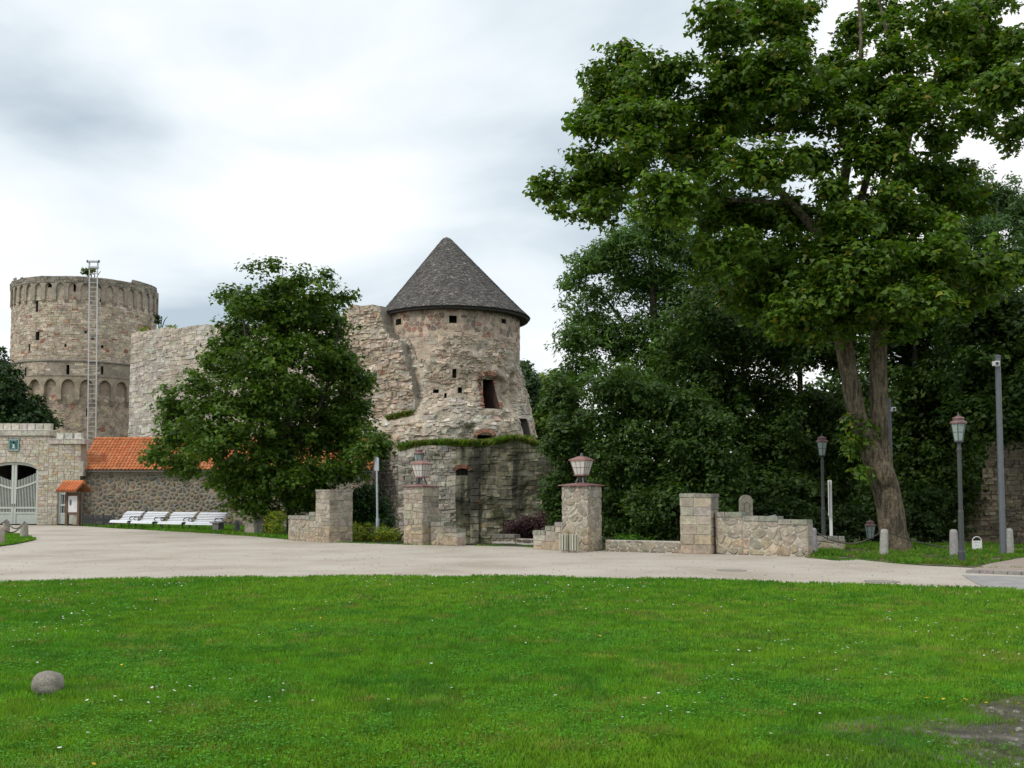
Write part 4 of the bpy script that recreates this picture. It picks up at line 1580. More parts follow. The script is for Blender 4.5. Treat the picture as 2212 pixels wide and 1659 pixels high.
gate_wall = thing('gatehouse_wall', 'pale stone gatehouse wall with toothed battlements and an arched gate', 'wall', (gux(60), GY0, 0))
gl, gr = gux(-26), gux(81.5)
gc, ghw = (gl + gr) / 2, (gr - gl) / 2
z_sp, z_ar = gz(1016), gz(998)
wl_, wr_ = gux(125), gux(159)
wc, whw = (wl_ + wr_) / 2, (wr_ - wl_) / 2
w_sp, w_ar = gz(1062), gz(1050)
zl, zr = gz(941), gz(959)
xs_ = gux(104)                      # where the two heights of the wall meet
xe_ = gux(173)
core = MB()
CW = (0.40, 0.365, 0.295)
arch_bay(core, SG, gx0, gr + 0.3, 0, zl, gc, ghw, z_sp, z_ar - z_sp, 0.7, CW, 14)
core.add(SG(np.array([gr + 0.3, xs_, xs_, gr + 0.3]), np.array([0, 0, zl, zl]), 0.0), [(0, 1, 2, 3)], CW)
arch_bay(core, SG, xs_, xe_, 0, zr, wc, whw, w_sp, w_ar - w_sp, 0.5, CW, 8)
# body behind: sides, roof of the passage, inner walls
for x, zt, y1 in ((xs_, zl, 0.9), (xe_, zr, 0.9)):
    core.add([(x, GY0, 0), (x, GY0 + y1, 0), (x, GY0 + y1, zt), (x, GY0, zt)], [(0, 1, 2, 3)], CW)
for a, b, zt in ((gx0, xs_, zl), (xs_, xe_, zr)):
    core.add([(a, GY0, zt), (b, GY0, zt), (b, GY0 + 0.9, zt), (a, GY0 + 0.9, zt)], [(0, 1, 2, 3)], CW)
core.build('wall_core', M['mortar'], gate_wall)
pas = MB()
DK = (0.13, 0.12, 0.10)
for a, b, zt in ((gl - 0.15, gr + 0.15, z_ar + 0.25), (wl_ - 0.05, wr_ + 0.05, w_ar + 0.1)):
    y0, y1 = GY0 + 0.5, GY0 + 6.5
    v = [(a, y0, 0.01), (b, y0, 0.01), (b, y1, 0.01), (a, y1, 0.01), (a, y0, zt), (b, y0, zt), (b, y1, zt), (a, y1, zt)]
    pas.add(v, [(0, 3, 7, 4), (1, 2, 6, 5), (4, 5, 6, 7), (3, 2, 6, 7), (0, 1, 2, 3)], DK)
pas.build('passage', M['mortar'], gate_wall)


def gcol(u, v, w, rng):
    r = rng.random()
    if r < 0.08:
        return jit((0.50, 0.40, 0.25), rng)
    if r < 0.11:
        return jit((0.47, 0.35, 0.27), rng)
    return jit(rng.choice([(0.53, 0.48, 0.385), (0.56, 0.51, 0.415), (0.50, 0.455, 0.365), (0.58, 0.53, 0.435), (0.51, 0.475, 0.40)]), rng, 0.09)


def in_arch(u, v, c, hw, sp, ri, pad):
    if abs(u - c) > hw + pad:
        return False
    if v < sp:
        return True
    q = (u - c) / (hw + pad)
    return v < sp + (ri + pad) * math.sqrt(max(0, 1 - q * q))


def gkeep(u, v, P):
    for p in list(P) + [(u, v)]:
        if in_arch(p[0], p[1], gc, ghw, z_sp, z_ar - z_sp, 0.28 if v > z_sp - 0.1 else 0.0):
            return False
        if in_arch(p[0], p[1], wc, whw, w_sp, w_ar - w_sp, 0.2 if v > w_sp - 0.1 else 0.0):
            return False
    return True


for (a, b, zt) in ((gx0, gl - 0.02, zl - 0.05), (gl - 0.02, gr + 0.02, zl - 0.05), (gr + 0.02, xs_, zl - 0.05), (xs_, wl_ - 0.02, zr - 0.05), (wl_ - 0.02, wr_ + 0.02, zr - 0.05), (wr_ + 0.02, xe_, zr - 0.05)):
    polys = coursed(a, b, 0.0, zt, (0.13, 0.25), (0.22, 0.52), rng, 0.02, 0.02, 0.12)
    masonry(gate_wall, polys, SG, M['stone'], gcol, rng, 0.012, (0.012, 0.035), 0.012, n_ind=75, keep=gkeep)
for c, hw, sp, ri, n, t in ((gc, ghw, z_sp, z_ar - z_sp, 17, 0.36), (wc, whw, w_sp, w_ar - w_sp, 9, 0.26)):
    for k in range(n):
        a0, a1 = PI * k / n, PI * (k + 1) / n
        tt = t * (1.25 if k == n // 2 else 1)
        q = [(c - (hw + d) * math.cos(a), sp + (ri + d) * math.sin(a)) for d, a in ((0.0, a0), (tt, a0), (tt, a1), (0.0, a1))]
        V, F = stone_geo(np.array(q)[::-1], SG, 0.006, 0.045, rng, 0.008)
        m = MB(); m.add(V, F, gcol(0, 0, 0, rng)); m.build('voussoir', M['stone'], gate_wall, center=True)
# coping and merlons
for a, b, zt, zc, zm, mw, gap in ((gx0, xs_ + 0.1, zl, gz(930), gz(914.5), 0.425, 0.05), (xs_ + 0.02, gux(182), zr, gz(949.5), gz(935), 0.39, 0.14)):
    x = a
    while x < b - 0.1:
        w = min(rng.uniform(0.7, 1.1), b - x)
        if b - x - w < 0.2:
            w = b - x
        m = MB(); m.box((x + w / 2, GY0 + 0.25, (zt + zc) / 2 + 0.002), (w - 0.012, 0.78, zc - zt), col=jit((0.56, 0.53, 0.45), rng)); m.build('coping_stone', M['stone'], gate_wall, center=True)
        m = MB(); m.box((x + w / 2, GY0 + 0.25, zc + 0.025), (w - 0.008, 0.84, 0.042), col=jit((0.70, 0.69, 0.66), rng, 0.05)); m.build('coping_slab', M['stone'], gate_wall, center=True)
        x += w
    x = b - 0.06 - mw if zt == zl else b - 0.28 - mw
    while x > a:
        m = MB(); m.box((x + mw / 2, GY0 + 0.2, (zc + 0.047 + zm) / 2), (mw, 0.34, zm - zc - 0.047), col=jit((0.58, 0.54, 0.45) if zt == zl else (0.60, 0.58, 0.52), rng)); m.build('merlon', M['stone'], gate_wall, center=True)
        x -= mw + gap
# big corner stone where the roof meets the wall
m = MB(); m.box((gux(176.5), GY0 + 0.1, gz(1012)), (0.28, 0.6, 0.9), col=(0.45, 0.42, 0.36)); m.build('corner_stone', M['stone'], gate_wall, center=True)

# ---------------------------------------------------------------- gate leaves
PG = (0.50, 0.54, 0.49)


def gate_leaf(x0, x1, zt_in, zt_out, hinge_right, parent, name):
    """framed leaf with pickets; the inner edge meets the other leaf"""
    leaf = MB()
    y = GY0 + 0.16
    w = x1 - x0
    zb = 0.05

    def top(u):          # arched head
        return z_sp + (z_ar - z_sp) * math.sqrt(max(0, 1 - ((u - gc) / (ghw + 0.002)) ** 2)) - 0.01
    st = 0.15
    xi, xo = (x0, x1) if hinge_right else (x1, x0)
    sg = 1 if hinge_right else -1
    N = 14
    # stiles
    leaf.box((xi + sg * st / 2, y, (zb + top(xi + sg * 0.08) - 0.04) / 2), (st - 0.008, 0.09, top(xi + sg * 0.08) - zb - 0.04), col=PG)
    leaf.box((xo - sg * st / 2, y, (zb + z_sp) / 2), (st - 0.008, 0.09, z_sp - zb), col=PG)
    # arched head rail
    us = np.linspace(x0, x1, N)
    for i in range(N - 1):
        a, b = us[i], us[i + 1]
        v = [(a, y - .05, top(a)), (b, y - .05, top(b)), (b, y - .05, top(b) - .14), (a, y - .05, top(a) - .14), (a, y + .05, top(a)), (b, y + .05, top(b)), (b, y + .05, top(b) - .14), (a, y + .05, top(a) - .14)]
        leaf.add(v, [(0, 1, 2, 3), (3, 2, 6, 7), (7, 6, 5, 4), (4, 5, 1, 0)], PG)
    # bottom panel and rails
    zp = gz(1108)
    leaf.box(((x0 + x1) / 2, y + 0.015, (zb + zp) / 2), (w - 2 * st, 0.05, zp - zb), col=tuple(c * 0.97 for c in PG))
    leaf.box(((x0 + x1) / 2, y - 0.004, zp), (w - 2 * st + 0.002, 0.085, 0.10), col=PG)
    leaf.box(((x0 + x1) / 2, y - 0.004, gz(1097)), (w - 2 * st + 0.002, 0.08, 0.11), col=PG)

    def crv(u):          # curved rail
        t = (u - xi) / (xo - xi)
        return gz(1055) + (gz(1038) - gz(1055)) * t ** 1.4
    for i in range(N - 1):
        a, b = us[i], us[i + 1]
        za, zc = crv(a), crv(b)
        v = [(a, y - .048, za + .05), (b, y - .048, zc + .05), (b, y - .048, zc - .06), (a, y - .048, za - .06), (a, y + .04, za + .05), (b, y + .04, zc + .05), (b, y + .04, zc - .06), (a, y + .04, za - .06)]
        leaf.add(v, [(0, 1, 2, 3), (3, 2, 6, 7), (7, 6, 5, 4), (4, 5, 1, 0)], PG)
    lo = leaf.build(name, M['paint'], parent)
    n = 12
    for i in range(n):
        u = x0 + st + 0.03 + (w - 2 * st - 0.06) * (i + 0.5) / n
        t = (u - xi) / (xo - xi)
        zt2 = gz(1039) + (gz(1018) - gz(1039)) * t ** 1.3
        m = MB(); m.box((u, y, (zp + zt2) / 2), (0.036, 0.03, zt2 - zp), col=PG); m.build('picket', M['paint'], lo, center=True)
    hd = MB(); hd.box((xi + sg * 0.07, y - 0.065, gz(1091)), (0.035, 0.04, 0.16), col=(0.1, 0.1, 0.1)); hd.build('handle', M['iron'], lo, center=True)
    return lo


gate = thing('double_gate', 'pale grey green arched double gate with curved rail and pickets', 'gate', (gc, GY0 + 0.16, 0))
gate_leaf(gl + 0.02, gc - 0.008, 0, 0, False, gate, 'gate_leaf')
gate_leaf(gc + 0.008, gr - 0.02, 0, 0, True, gate, 'gate_leaf')
wick = thing('wicket_door', 'narrow grey green barred side door behind the notice board', 'door', (wc, GY0 + 0.14, 0))
m = MB(); y = GY0 + 0.14
for x in (wl_ + 0.07, wr_ - 0.07):
    m.box((x, y, w_sp / 2 + 0.05), (0.13, 0.07, w_sp), col=PG)
zs = [gz(v) for v in (1126, 1104, 1088, 1068, 1055)]
m.box((wc, y, (0.05 + gz(1110)) / 2), (2 * whw - 0.27, 0.05, gz(1110) - 0.05), col=PG)
for z in (gz(1110), gz(1091), gz(1066)):
    m.box((wc, y - .002, z), (2 * whw - 0.268, 0.075, 0.11), col=PG)
m.box((wc, y, w_sp + 0.09), (2 * whw - 0.3, 0.06, 0.12), col=PG)
wf = m.build('door_frame', M['paint'], wick)
for i in range(5):
    m = MB(); m.box((wl_ + 0.2 + i * (2 * whw - 0.4) / 4, y, (gz(1110) + w_sp) / 2), (0.035, 0.03, w_sp - gz(1110)), col=PG); m.build('bar', M['paint'], wick, center=True)

# ---------------------------------------------------------------- tourist sign
def text_mesh(txt, size, bold=False):
    cu = bpy.data.curves.new('lettering', 'FONT')
    cu.body = txt
    cu.size = size
    cu.align_x = 'CENTER'
    cu.align_y = 'CENTER'
    if bold:
        cu.offset = size * 0.02
    o = bpy.data.objects.new('lettering', cu)
    COL.objects.link(o)
    dg = bpy.context.evaluated_depsgraph_get()
    me = bpy.data.meshes.new_from_object(o.evaluated_get(dg))
    bpy.data.objects.remove(o)
    bpy.data.curves.remove(cu)
    return me


def lettering(txt, size, loc, col, parent, rot=(PI / 2, 0, 0), bold=False, name='lettering'):
    me = text_mesh(txt, size, bold)
    set_col(me, np.tile(np.array(col, np.float32), (len(me.vertices), 1)))
    me.materials.clear()
    o = link(name, me, M['paint'], parent, loc)
    o.rotation_euler = rot
    return o


sx, sz, sy = gux(27.8), gz(961.5), GY0 - 0.07
sg = thing('information_sign', 'small dark green tourist sign with a white letter i above the gate', 'sign', (sx, sy, sz))
m = MB(); m.box((sx, sy + 0.012, sz), (0.64, 0.024, 0.76), col=(0.02, 0.11, 0.10)); m.build('sign_plate', M['paint'], sg)
m = MB()
W = (0.62, 0.68, 0.65)
for dx, dz, ww, hh in ((0, 0.335, 0.54, 0.024), (0, -0.335, 0.54, 0.024), (-0.272, 0, 0.024, 0.65), (0.272, 0, 0.024, 0.65)):
    m.box((sx + dx, sy - 0.003, sz + dz), (ww, 0.004, hh), col=W)
m.build('border', M['paint'], sg)
m = MB()
m.lathe([(0.0, 0), (0.062, 0.0001)], 14, (0, 0, 0), W)
m.v = [np.stack([sx + v[:, 0], np.full(len(v), sy - 0.005), sz + 0.165 + v[:, 1] * 0.85], 1) for v in m.v]
for dx, dz, ww, hh in ((0.0, -0.045, 0.10, 0.22), (-0.02, 0.055, 0.14, 0.035), (0, -0.16, 0.19, 0.04)):
    m.box((sx + dx, sy - 0.004, sz + dz), (ww, 0.004, hh), col=W)
m.build('letter_i', M['paint'], sg)
lettering('Tūrisma', 0.10, (0, -0.004, 0.262), W, sg)
lettering('informācija', 0.105, (0, -0.004, -0.258), W, sg)

# ---------------------------------------------------------------- low building with the tiled roof
rng = random.Random(32)
LY0 = 61.0
bx0, bx1 = gux(173, 1060, LY0), gux(803, 1060, LY0)
z_e, z_r = gz(1014, LY0 - 0.35), at(300, 949, LY0 + 2.0)[2]
low = thing('fieldstone_building', 'long low fieldstone building with an orange pantile roof', 'building', ((bx0 + bx1) / 2, LY0, 0))
SLW = flat((bx0, LY0, 0), (1, 0, 0), (0, -1, 0))
LLN = bx1 - bx0
m = MB()
m.box(((bx0 + bx1) / 2, LY0 + 2.0, (z_e - 0.1) / 2 - 0.6), (LLN, 4.0, z_e + 1.1), col=(0.40, 0.355, 0.275))
for x in (bx0 + 0.02, bx1 - 0.02):
    m.add([(x, LY0, z_e - 0.1), (x, LY0 + 4, z_e - 0.1), (x, LY0 + 2, z_r - 0.1)], [(0, 1, 2)], (0.40, 0.355, 0.275))
m.build('wall', M['mortar'], low)


def lcol(u, v, w, rng):
    return jit(rng.choice([(0.24, 0.215, 0.165), (0.20, 0.175, 0.14), (0.28, 0.24, 0.18), (0.27, 0.19, 0.135), (0.18, 0.175, 0.16), (0.32, 0.27, 0.19), (0.25, 0.225, 0.18)]), rng, 0.2)


polys = voronoi(0, 8.6, 0.0, 3.0, 0.30, 0.215, rng, 0.46, True, big=0.16)
masonry(low, polys, SLW, M['field'], lcol, rng, 0.032, (0.015, 0.06), 0.045, dome=0.02, n_ind=300, name='fieldstone', rest='small_fieldstones')
polys = voronoi(8.6, LLN, 0.0, 2.75, 0.42, 0.3, rng, 0.46, True)
masonry(low, polys, SLW, M['field'], lcol, rng, 0.03, (0.015, 0.06), 0.05, dome=0.02, n_ind=0, rest='far_small_fieldstones')
# roof
rl_ = math.hypot(2.35, z_r - z_e)
slope = math.atan2(z_r - z_e, 2.35)
ry0 = LY0 - 0.35
rm = MB()
v = [(bx0 - 0.05, ry0, z_e), (bx1 + 0.25, ry0, z_e), (bx1 + 0.25, LY0 + 2, z_r), (bx0 - 0.05, LY0 + 2, z_r), (bx1 + 0.25, LY0 + 4.35, z_e), (bx0 - 0.05, LY0 + 4.35, z_e)]
rm.add(v, [(0, 1, 2, 3), (3, 2, 4, 5)], (0.32, 0.13, 0.06))
v2 = [(p[0], p[1], p[2] - 0.09) for p in v]
rm.add(v2, [(0, 3, 2, 1), (3, 5, 4, 2)], (0.16, 0.13, 0.10))
roof2 = rm.build('roof', M['tile'], low)
TO = [(0.52, 0.185, 0.075), (0.56, 0.205, 0.085), (0.48, 0.165, 0.065), (0.54, 0.22, 0.10)]
tw, tl = 0.215, 0.275
nrow = int(rl_ / tl)
tl = rl_ / nrow
prof = [(-0.5, 0.0), (-0.3, -0.012), (-0.05, -0.004), (0.18, 0.042), (0.36, 0.05), (0.5, 0.012)]


def tile_geo(x, j, drop=0.0):
    cs, sn = math.cos(slope), math.sin(slope)
    P = []
    for s, lift in ((j * tl - 0.045, 0.055), ((j + 1) * tl, 0.012)):
        for a, hh in prof:
            P.append((x + a * tw, ry0 + s * cs - (hh + lift) * sn, z_e + s * sn + (hh + lift) * cs))
    for a, hh in prof:
        s = j * tl - 0.045
        k = hh + 0.055 - 0.03
        P.append((x + a * tw, ry0 + s * cs - k * sn, z_e + s * sn + k * cs))
    n = len(prof)
    F = [(i, i + 1, n + i + 1, n + i) for i in range(n - 1)] + [(2 * n + i, 2 * n + i + 1, i + 1, i) for i in range(n - 1)]
    return P, F


rest = MB()
ncol = int((bx1 + 0.25 - bx0) / tw)
cnt = 0
for i in range(ncol):
    for j in range(nrow):
        P, F = tile_geo(bx0 + 0.04 + (i + 0.5) * tw, j)
        c = jit(rng.choice(TO), rng, 0.10)
        if cnt < 300:
            m = MB(); m.add(P, F, c); m.build('roof_tile', M['tile'], roof2, center=True, smooth=False); cnt += 1
        else:
            rest.add(P, F, c)
rest.build('roof_tiles', M['tile'], roof2, kind='stuff')
nri = int((bx1 - bx0) / 0.38)
for i in range(nri):
    x = bx0 + 0.2 + i * 0.38
    m = MB(); m.tube([(x - 0.19, LY0 + 2, z_r + 0.02), (x + 0.2, LY0 + 2, z_r + 0.035)], [0.10, 0.12], 10, jit(TO[0], rng)); m.build('ridge_tile', M['tile'], roof2, center=True, smooth=False)
m = MB(); m.box(((bx0 + bx1) / 2, ry0 + 0.02, z_e - 0.09), (LLN + 0.3, 0.05, 0.14), col=(0.16, 0.145, 0.125)); m.build('fascia', M['wood'], low)
for i in range(int(LLN / 1.15)):
    m = MB(); m.box((bx0 + 0.6 + i * 1.15, LY0 - 0.14, z_e - 0.13), (0.13, 0.36, 0.15), col=(0.22, 0.20, 0.17)); m.build('rafter_end', M['wood'], low, center=True)

# ---------------------------------------------------------------- notice board
nx, ny = gp(155, 1135.8)[:2]
ny = 58.3; nx = at(158, 1100, ny)[0]
nb_ = thing('notice_board', 'brown timber notice board under a little orange tiled roof', 'notice board', (nx, ny, 0), R(-24))
BR_ = (0.13, 0.085, 0.06)
for s in (-1, 1):
    m = MB(); m.box((s * 0.46, 0, 0.95), (0.16, 0.16, 1.9), col=jit(BR_, rng)); m.build('post', M['wood'], nb_, world=False)
m = MB()
m.box((0, 0.0, 0.70), (0.78, 0.10, 0.14), col=BR_); m.box((0, 0.0, 1.80), (0.78, 0.10, 0.20), col=BR_)
m.build('crossbar', M['wood'], nb_, world=False)
m = MB(); m.box((0, 0.0, 1.235), (0.762, 0.05, 0.92), col=(0.66, 0.66, 0.66)); bd = m.build('poster', M['paint'], nb_, world=False)
m = MB(); m.lathe([(0.0, 0), (0.115, 0.0001)], 16, (0, 0, 0), (0.22, 0.27, 0.33))
m.v = [np.stack([v[:, 0] * 0.8 - 0.18, np.full(len(v), -0.0285), 1.32 + v[:, 1] * 1.6], 1) for v in m.v]
for i in range(7):
    m.box((0.16, -0.0285, 1.55 - i * 0.09), (rng.uniform(0.15, 0.26), 0.003, 0.02), col=(0.52, 0.53, 0.52))
m.build('print', M['paint'], bd, world=False)
rm = MB()
for s in (-1, 1):
    v = [(-0.78, s * 0.52, 1.98), (0.78, s * 0.52, 1.98), (0.78, 0, 2.42), (-0.78, 0, 2.42)]
    v += [(p[0], p[1], p[2] - 0.06) for p in v]
    rm.add(v, [(0, 1, 2, 3), (4, 7, 6, 5), (0, 4, 5, 1), (0, 3, 7, 4), (1, 5, 6, 2)], (0.14, 0.10, 0.07))
nro = rm.build('roof', M['wood'], nb_, world=False)
for i in range(7):
    for s in (-1, 1):
        x = -0.66 + i * 0.22
        m = MB(); m.tube([(x, s * 0.56, 1.985), (x, s * 0.05, 2.435)], 0.105, 8, jit((0.48, 0.155, 0.06), rng, 0.18)); m.build('roof_tile', M['tile'], nro, world=False)
for i in range(4):
    m = MB(); m.tube([(-0.78 + i * 0.39, 0, 2.46), (-0.38 + i * 0.39, 0, 2.475)], 0.12, 9, jit((0.52, 0.18, 0.07), rng, 0.1)); m.build('ridge_tile', M['tile'], nro, world=False)

# ---------------------------------------------------------------- iron lattice fence by the board
f0, f1 = at(178, 1120, 58.0), at(246, 1120, 56.2)
fe = thing('iron_fence', 'low black iron lattice fence along the foot of the fieldstone wall', 'fence', (f0[0], f0[1], 0))
fl = math.hypot(f1[0] - f0[0], f1[1] - f0[1])
fdx, fdy = (f1[0] - f0[0]) / fl, (f1[1] - f0[1]) / fl
IR = (0.035, 0.036, 0.04)


def fpt(u, z):
    return (f0[0] + fdx * u, f0[1] + fdy * u, z)


for z in (0.12, 0.62):
    m = MB(); m.tube([fpt(0, z), fpt(fl, z)], 0.025, 6, IR); m.build('rail', M['iron'], fe)
for i in range(4):
    m = MB(); m.tube([fpt(i * fl / 3, 0), fpt(i * fl / 3, 0.70)], 0.04, 8, IR); m.build('post', M['iron'], fe)
nb2 = 14
for i in range(nb2):
    for s in (0, 1):
        u = i * fl / nb2
        m = MB(); m.tube([fpt(u + s * fl / nb2 * 1.0, 0.12), fpt(u + (1 - s) * fl / nb2, 0.62)], 0.022, 5, IR); m.build('lattice_bar', M['iron'], fe)
    m = MB(); m.tube([fpt((i + .5) * fl / nb2 + .09 * math.cos(a), 0.37 + .11 * math.sin(a)) for a in np.linspace(0, 2 * PI, 11)], 0.02, 5, IR); m.build('ring', M['iron'], fe)

# ================================================================== PILLARS AND LOW WALLS
MORT = (0.55, 0.52, 0.46)


def pcol(top):
    def f(u, v, w, rng):
        k = v / top
        if rng.random() < 0.06 + 0.55 * sstep(0.72, 0.97, k):
            c = rng.choice([(0.37, 0.335, 0.27), (0.40, 0.365, 0.30), (0.34, 0.31, 0.255)])
        elif k < 0.33:
            c = rng.choice([(0.50, 0.405, 0.285), (0.48, 0.40, 0.295), (0.52, 0.43, 0.315)])
        else:
            c = rng.choice([(0.47, 0.42, 0.335), (0.44, 0.39, 0.305), (0.49, 0.425, 0.33), (0.50, 0.45, 0.37)])
        return jit(tuple(q * 0.86 for q in c), rng, 0.13, 0.04)
    return f


def frame(phi):
    return np.array((math.cos(phi), -math.sin(phi), 0)), np.array((-math.sin(phi), -math.cos(phi), 0))


def pillar(label, corner, phi, w, h, style, seed):
    rng = random.Random(seed)
    t, n = frame(phi)
    K = np.array((corner[0], corner[1], 0.0))
    c = K - (t + n) * w / 2
    p = thing('stone_pillar', label, 'pillar', tuple(c), 0.0, 'stone pillars along the moat edge')
    m = MB(); m.box((c[0], c[1], h / 2), (w - 0.05, w - 0.05, h - 0.01), -phi, MORT); m.build('mortar_core', M['mortar'], p)
    faces = [(c - t * w / 2 + n * (w / 2 - 0.025), t, n), (c + t * (w / 2 - 0.025) + n * w / 2, -n, t), (c + t * w / 2 - n * (w / 2 - 0.025), -t, -n), (c - t * (w / 2 - 0.025) - n * w / 2, n, -t)]
    for i, (o, a, b) in enumerate(faces):
        S = flat(o, a, b)
        if style == 'crazy':
            P = voronoi(0, w, 0, h, 0.34, 0.22, rng, 0.44, soft=True)
        elif style == 'ashlar':
            P = coursed(0, w, 0, h, (0.24, 0.30), (0.36, 0.52), rng, 0.008, 0.01, 0.0)
        else:
            P = coursed(0, w, 0, h, (0.13, 0.27), (0.2, 0.5), rng, 0.07, 0.08, 0.15)
        masonry(p, P, S, M['stone'], pcol(h), rng, 0.012, (0.018, 0.04), 0.025, n_ind=300, slope=0.010)
    return p, c, t, n


def mwall(label, p0, p1, thick, segs, seed, cop=True, name='low_stone_wall', dark=1.0, both_ends=True):
    """stepped garden wall from p0 to p1 (left to right), facing the drive"""
    rng = random.Random(seed)
    a = np.array((*p0, 0.0)); b = np.array((*p1, 0.0))
    L = float(np.hypot(*(b - a)[:2])); t = (b - a) / L
    n = np.array((t[1], -t[0], 0))
    if n[1] > 0: n = -n
    w = thing(name, label, 'wall', tuple((a + b) / 2), 0.0, 'low stone walls along the moat edge')
    tot = sum(s[0] for s in segs)
    u = 0.0
    for ln, h in segs:
        ln = ln / tot * L
        c = a + t * (u + ln / 2) - n * thick / 2
        hc = h - (0.13 if cop else 0.0)
        m = MB(); m.box((c[0], c[1], hc / 2 - 0.1), (ln, thick - 0.04, hc + 0.2), math.atan2(t[1], t[0]), MORT); m.build('mortar_core', M['mortar'], w)
        S = flat(a + t * u - n * 0.02, t, n)
        P = voronoi(0, ln, 0, hc, 0.40, 0.22, rng, 0.44, soft=True) if ln > 0.7 else coursed(0, ln, 0, hc, (0.18, 0.34), (0.3, 0.62), rng, 0.06, 0.09, 0.15)
        cf = pcol(h)
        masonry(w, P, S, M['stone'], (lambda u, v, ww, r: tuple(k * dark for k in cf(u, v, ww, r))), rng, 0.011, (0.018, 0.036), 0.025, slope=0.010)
        for end, sgn in ((a + t * u, -1), (a + t * (u + ln), 1)):
            S2 = flat(end - t * 0.02 * sgn - n * (thick if sgn < 0 else 0), n * (1 if sgn < 0 else -1), t * sgn)
            masonry(w, coursed(0, thick, 0, hc, (0.18, 0.34), (0.3, 0.5), rng, 0.03, 0.03, 0.0), S2, M['stone'], cf, rng, 0.010, (0.02, 0.03), 0.012, slope=0.003)
        if cop:
            x = 0.0
            while x < ln - 0.05:
                cw = min(rng.uniform(0.25, 0.6), ln - x)
                if ln - x - cw < 0.15: cw = ln - x
                q = a + t * (u + x + cw / 2) - n * thick / 2
                m = MB(); m.box((q[0], q[1], h - 0.065 + rng.uniform(-.006, .006)), (cw - 0.012, thick + 0.05, 0.13), math.atan2(t[1], t[0]) + rng.uniform(-.01, .01), jit((0.30 * dark, 0.285 * dark, 0.24 * dark), rng, 0.15), 0.96)
                m.build('coping_stone', M['stone'], w, center=True)
                x += cw
        u += ln
    return w


PHI = {k: R(v) for k, v in dict(a=50, b=37, c=33, d=25).items()}
pA = pillar('bare stone pillar at the end of a low wall behind the benches', gp(710, 1172.5), PHI['a'], 0.98, 1.82, 'rubble', 41)
pB = pillar('stone pillar with red metal cap next to the yellow flower bed', gp(912, 1178), PHI['b'], 0.86, 1.97, 'rubble', 42)
pC = pillar('stone pillar with red metal cap behind the litter bin', gp(1270, 1192), PHI['c'], 0.90, 1.95, 'crazy', 43)
pD = pillar('flat topped pillar of squared blocks joined to a stepped wall', gp(1537, 1197.5), PHI['d'], 0.90, 1.62, 'ashlar', 44)


def top_block(pl, w, h, hh, phi, seed):
    """weathered capstones closing a pillar"""
    rng = random.Random(seed)
    p, c, t, n = pl
    for i in (-1, 1):
        for j in (-1, 1):
            q = c + t * i * w / 4 + n * j * w / 4
            m = MB(); m.box((q[0], q[1], h + hh / 2 + rng.uniform(-.008, .008)), (w / 2 - 0.006, w / 2 - 0.006, hh), -phi, jit((0.31, 0.29, 0.25), rng, 0.1)); m.build('capstone', M['stone'], p, center=True)


top_block(pA, 1.0, 1.82, 0.07, PHI['a'], 51)
top_block(pD, 0.94, 1.62, 0.10, PHI['d'], 52)
RM = (0.25, 0.12, 0.11)
for pl, w, h, phi in ((pB, 0.86, 1.97, PHI['b']), (pC, 0.90, 1.95, PHI['c'])):
    p, c, t, n = pl
    m = MB()
    s = w / 2 + 0.075
    v = [c + t * a * s + n * b * s + np.array((0, 0, h + z)) for z in (0.004, 0.03) for a, b in ((-1, -1), (1, -1), (1, 1), (-1, 1))]
    v.append(c + np.array((0, 0, h + 0.115)))
    m.add(v, [(3, 2, 1, 0), (0, 1, 5, 4), (1, 2, 6, 5), (2, 3, 7, 6), (3, 0, 4, 7), (4, 5, 8), (5, 6, 8), (6, 7, 8), (7, 4, 8)], RM)
    m.build('metal_cap', M['red_metal'], p)

tA, nA = frame(PHI['a'])
ka = np.array((*gp(710, 1172.5)[:2], 0)) - tA * 0.98
e0 = ka - tA * 2.05
mwall('low stone wall running up to the bare pillar behind the benches', e0[:2], ka[:2], 0.42, [(1.6, 0.93), (0.45, 1.07)], 61)
tB, nB = frame(PHI['b'])
kb = np.array((*gp(912, 1178)[:2], 0)) - nB * 0.35 + tB * 0.03
tb2, _ = frame(R(44))
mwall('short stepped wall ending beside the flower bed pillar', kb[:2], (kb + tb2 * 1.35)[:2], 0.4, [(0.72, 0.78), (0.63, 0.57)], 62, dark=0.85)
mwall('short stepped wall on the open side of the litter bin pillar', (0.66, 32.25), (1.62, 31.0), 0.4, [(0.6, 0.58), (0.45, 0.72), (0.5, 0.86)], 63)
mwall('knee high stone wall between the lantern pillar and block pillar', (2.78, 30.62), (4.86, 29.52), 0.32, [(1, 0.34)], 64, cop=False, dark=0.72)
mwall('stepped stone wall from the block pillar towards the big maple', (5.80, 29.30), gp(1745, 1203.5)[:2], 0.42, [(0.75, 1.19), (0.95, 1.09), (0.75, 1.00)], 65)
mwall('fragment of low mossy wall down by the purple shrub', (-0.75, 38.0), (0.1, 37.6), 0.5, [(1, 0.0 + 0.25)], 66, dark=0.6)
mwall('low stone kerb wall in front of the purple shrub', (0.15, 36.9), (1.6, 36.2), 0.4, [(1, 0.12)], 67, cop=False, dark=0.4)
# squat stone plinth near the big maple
mwall('squat stone plinth with thick coping near the big maple', (9.05, 31.35), (10.05, 31.05), 0.6, [(1, 0.42)], 68, dark=0.85, name='stone_plinth')


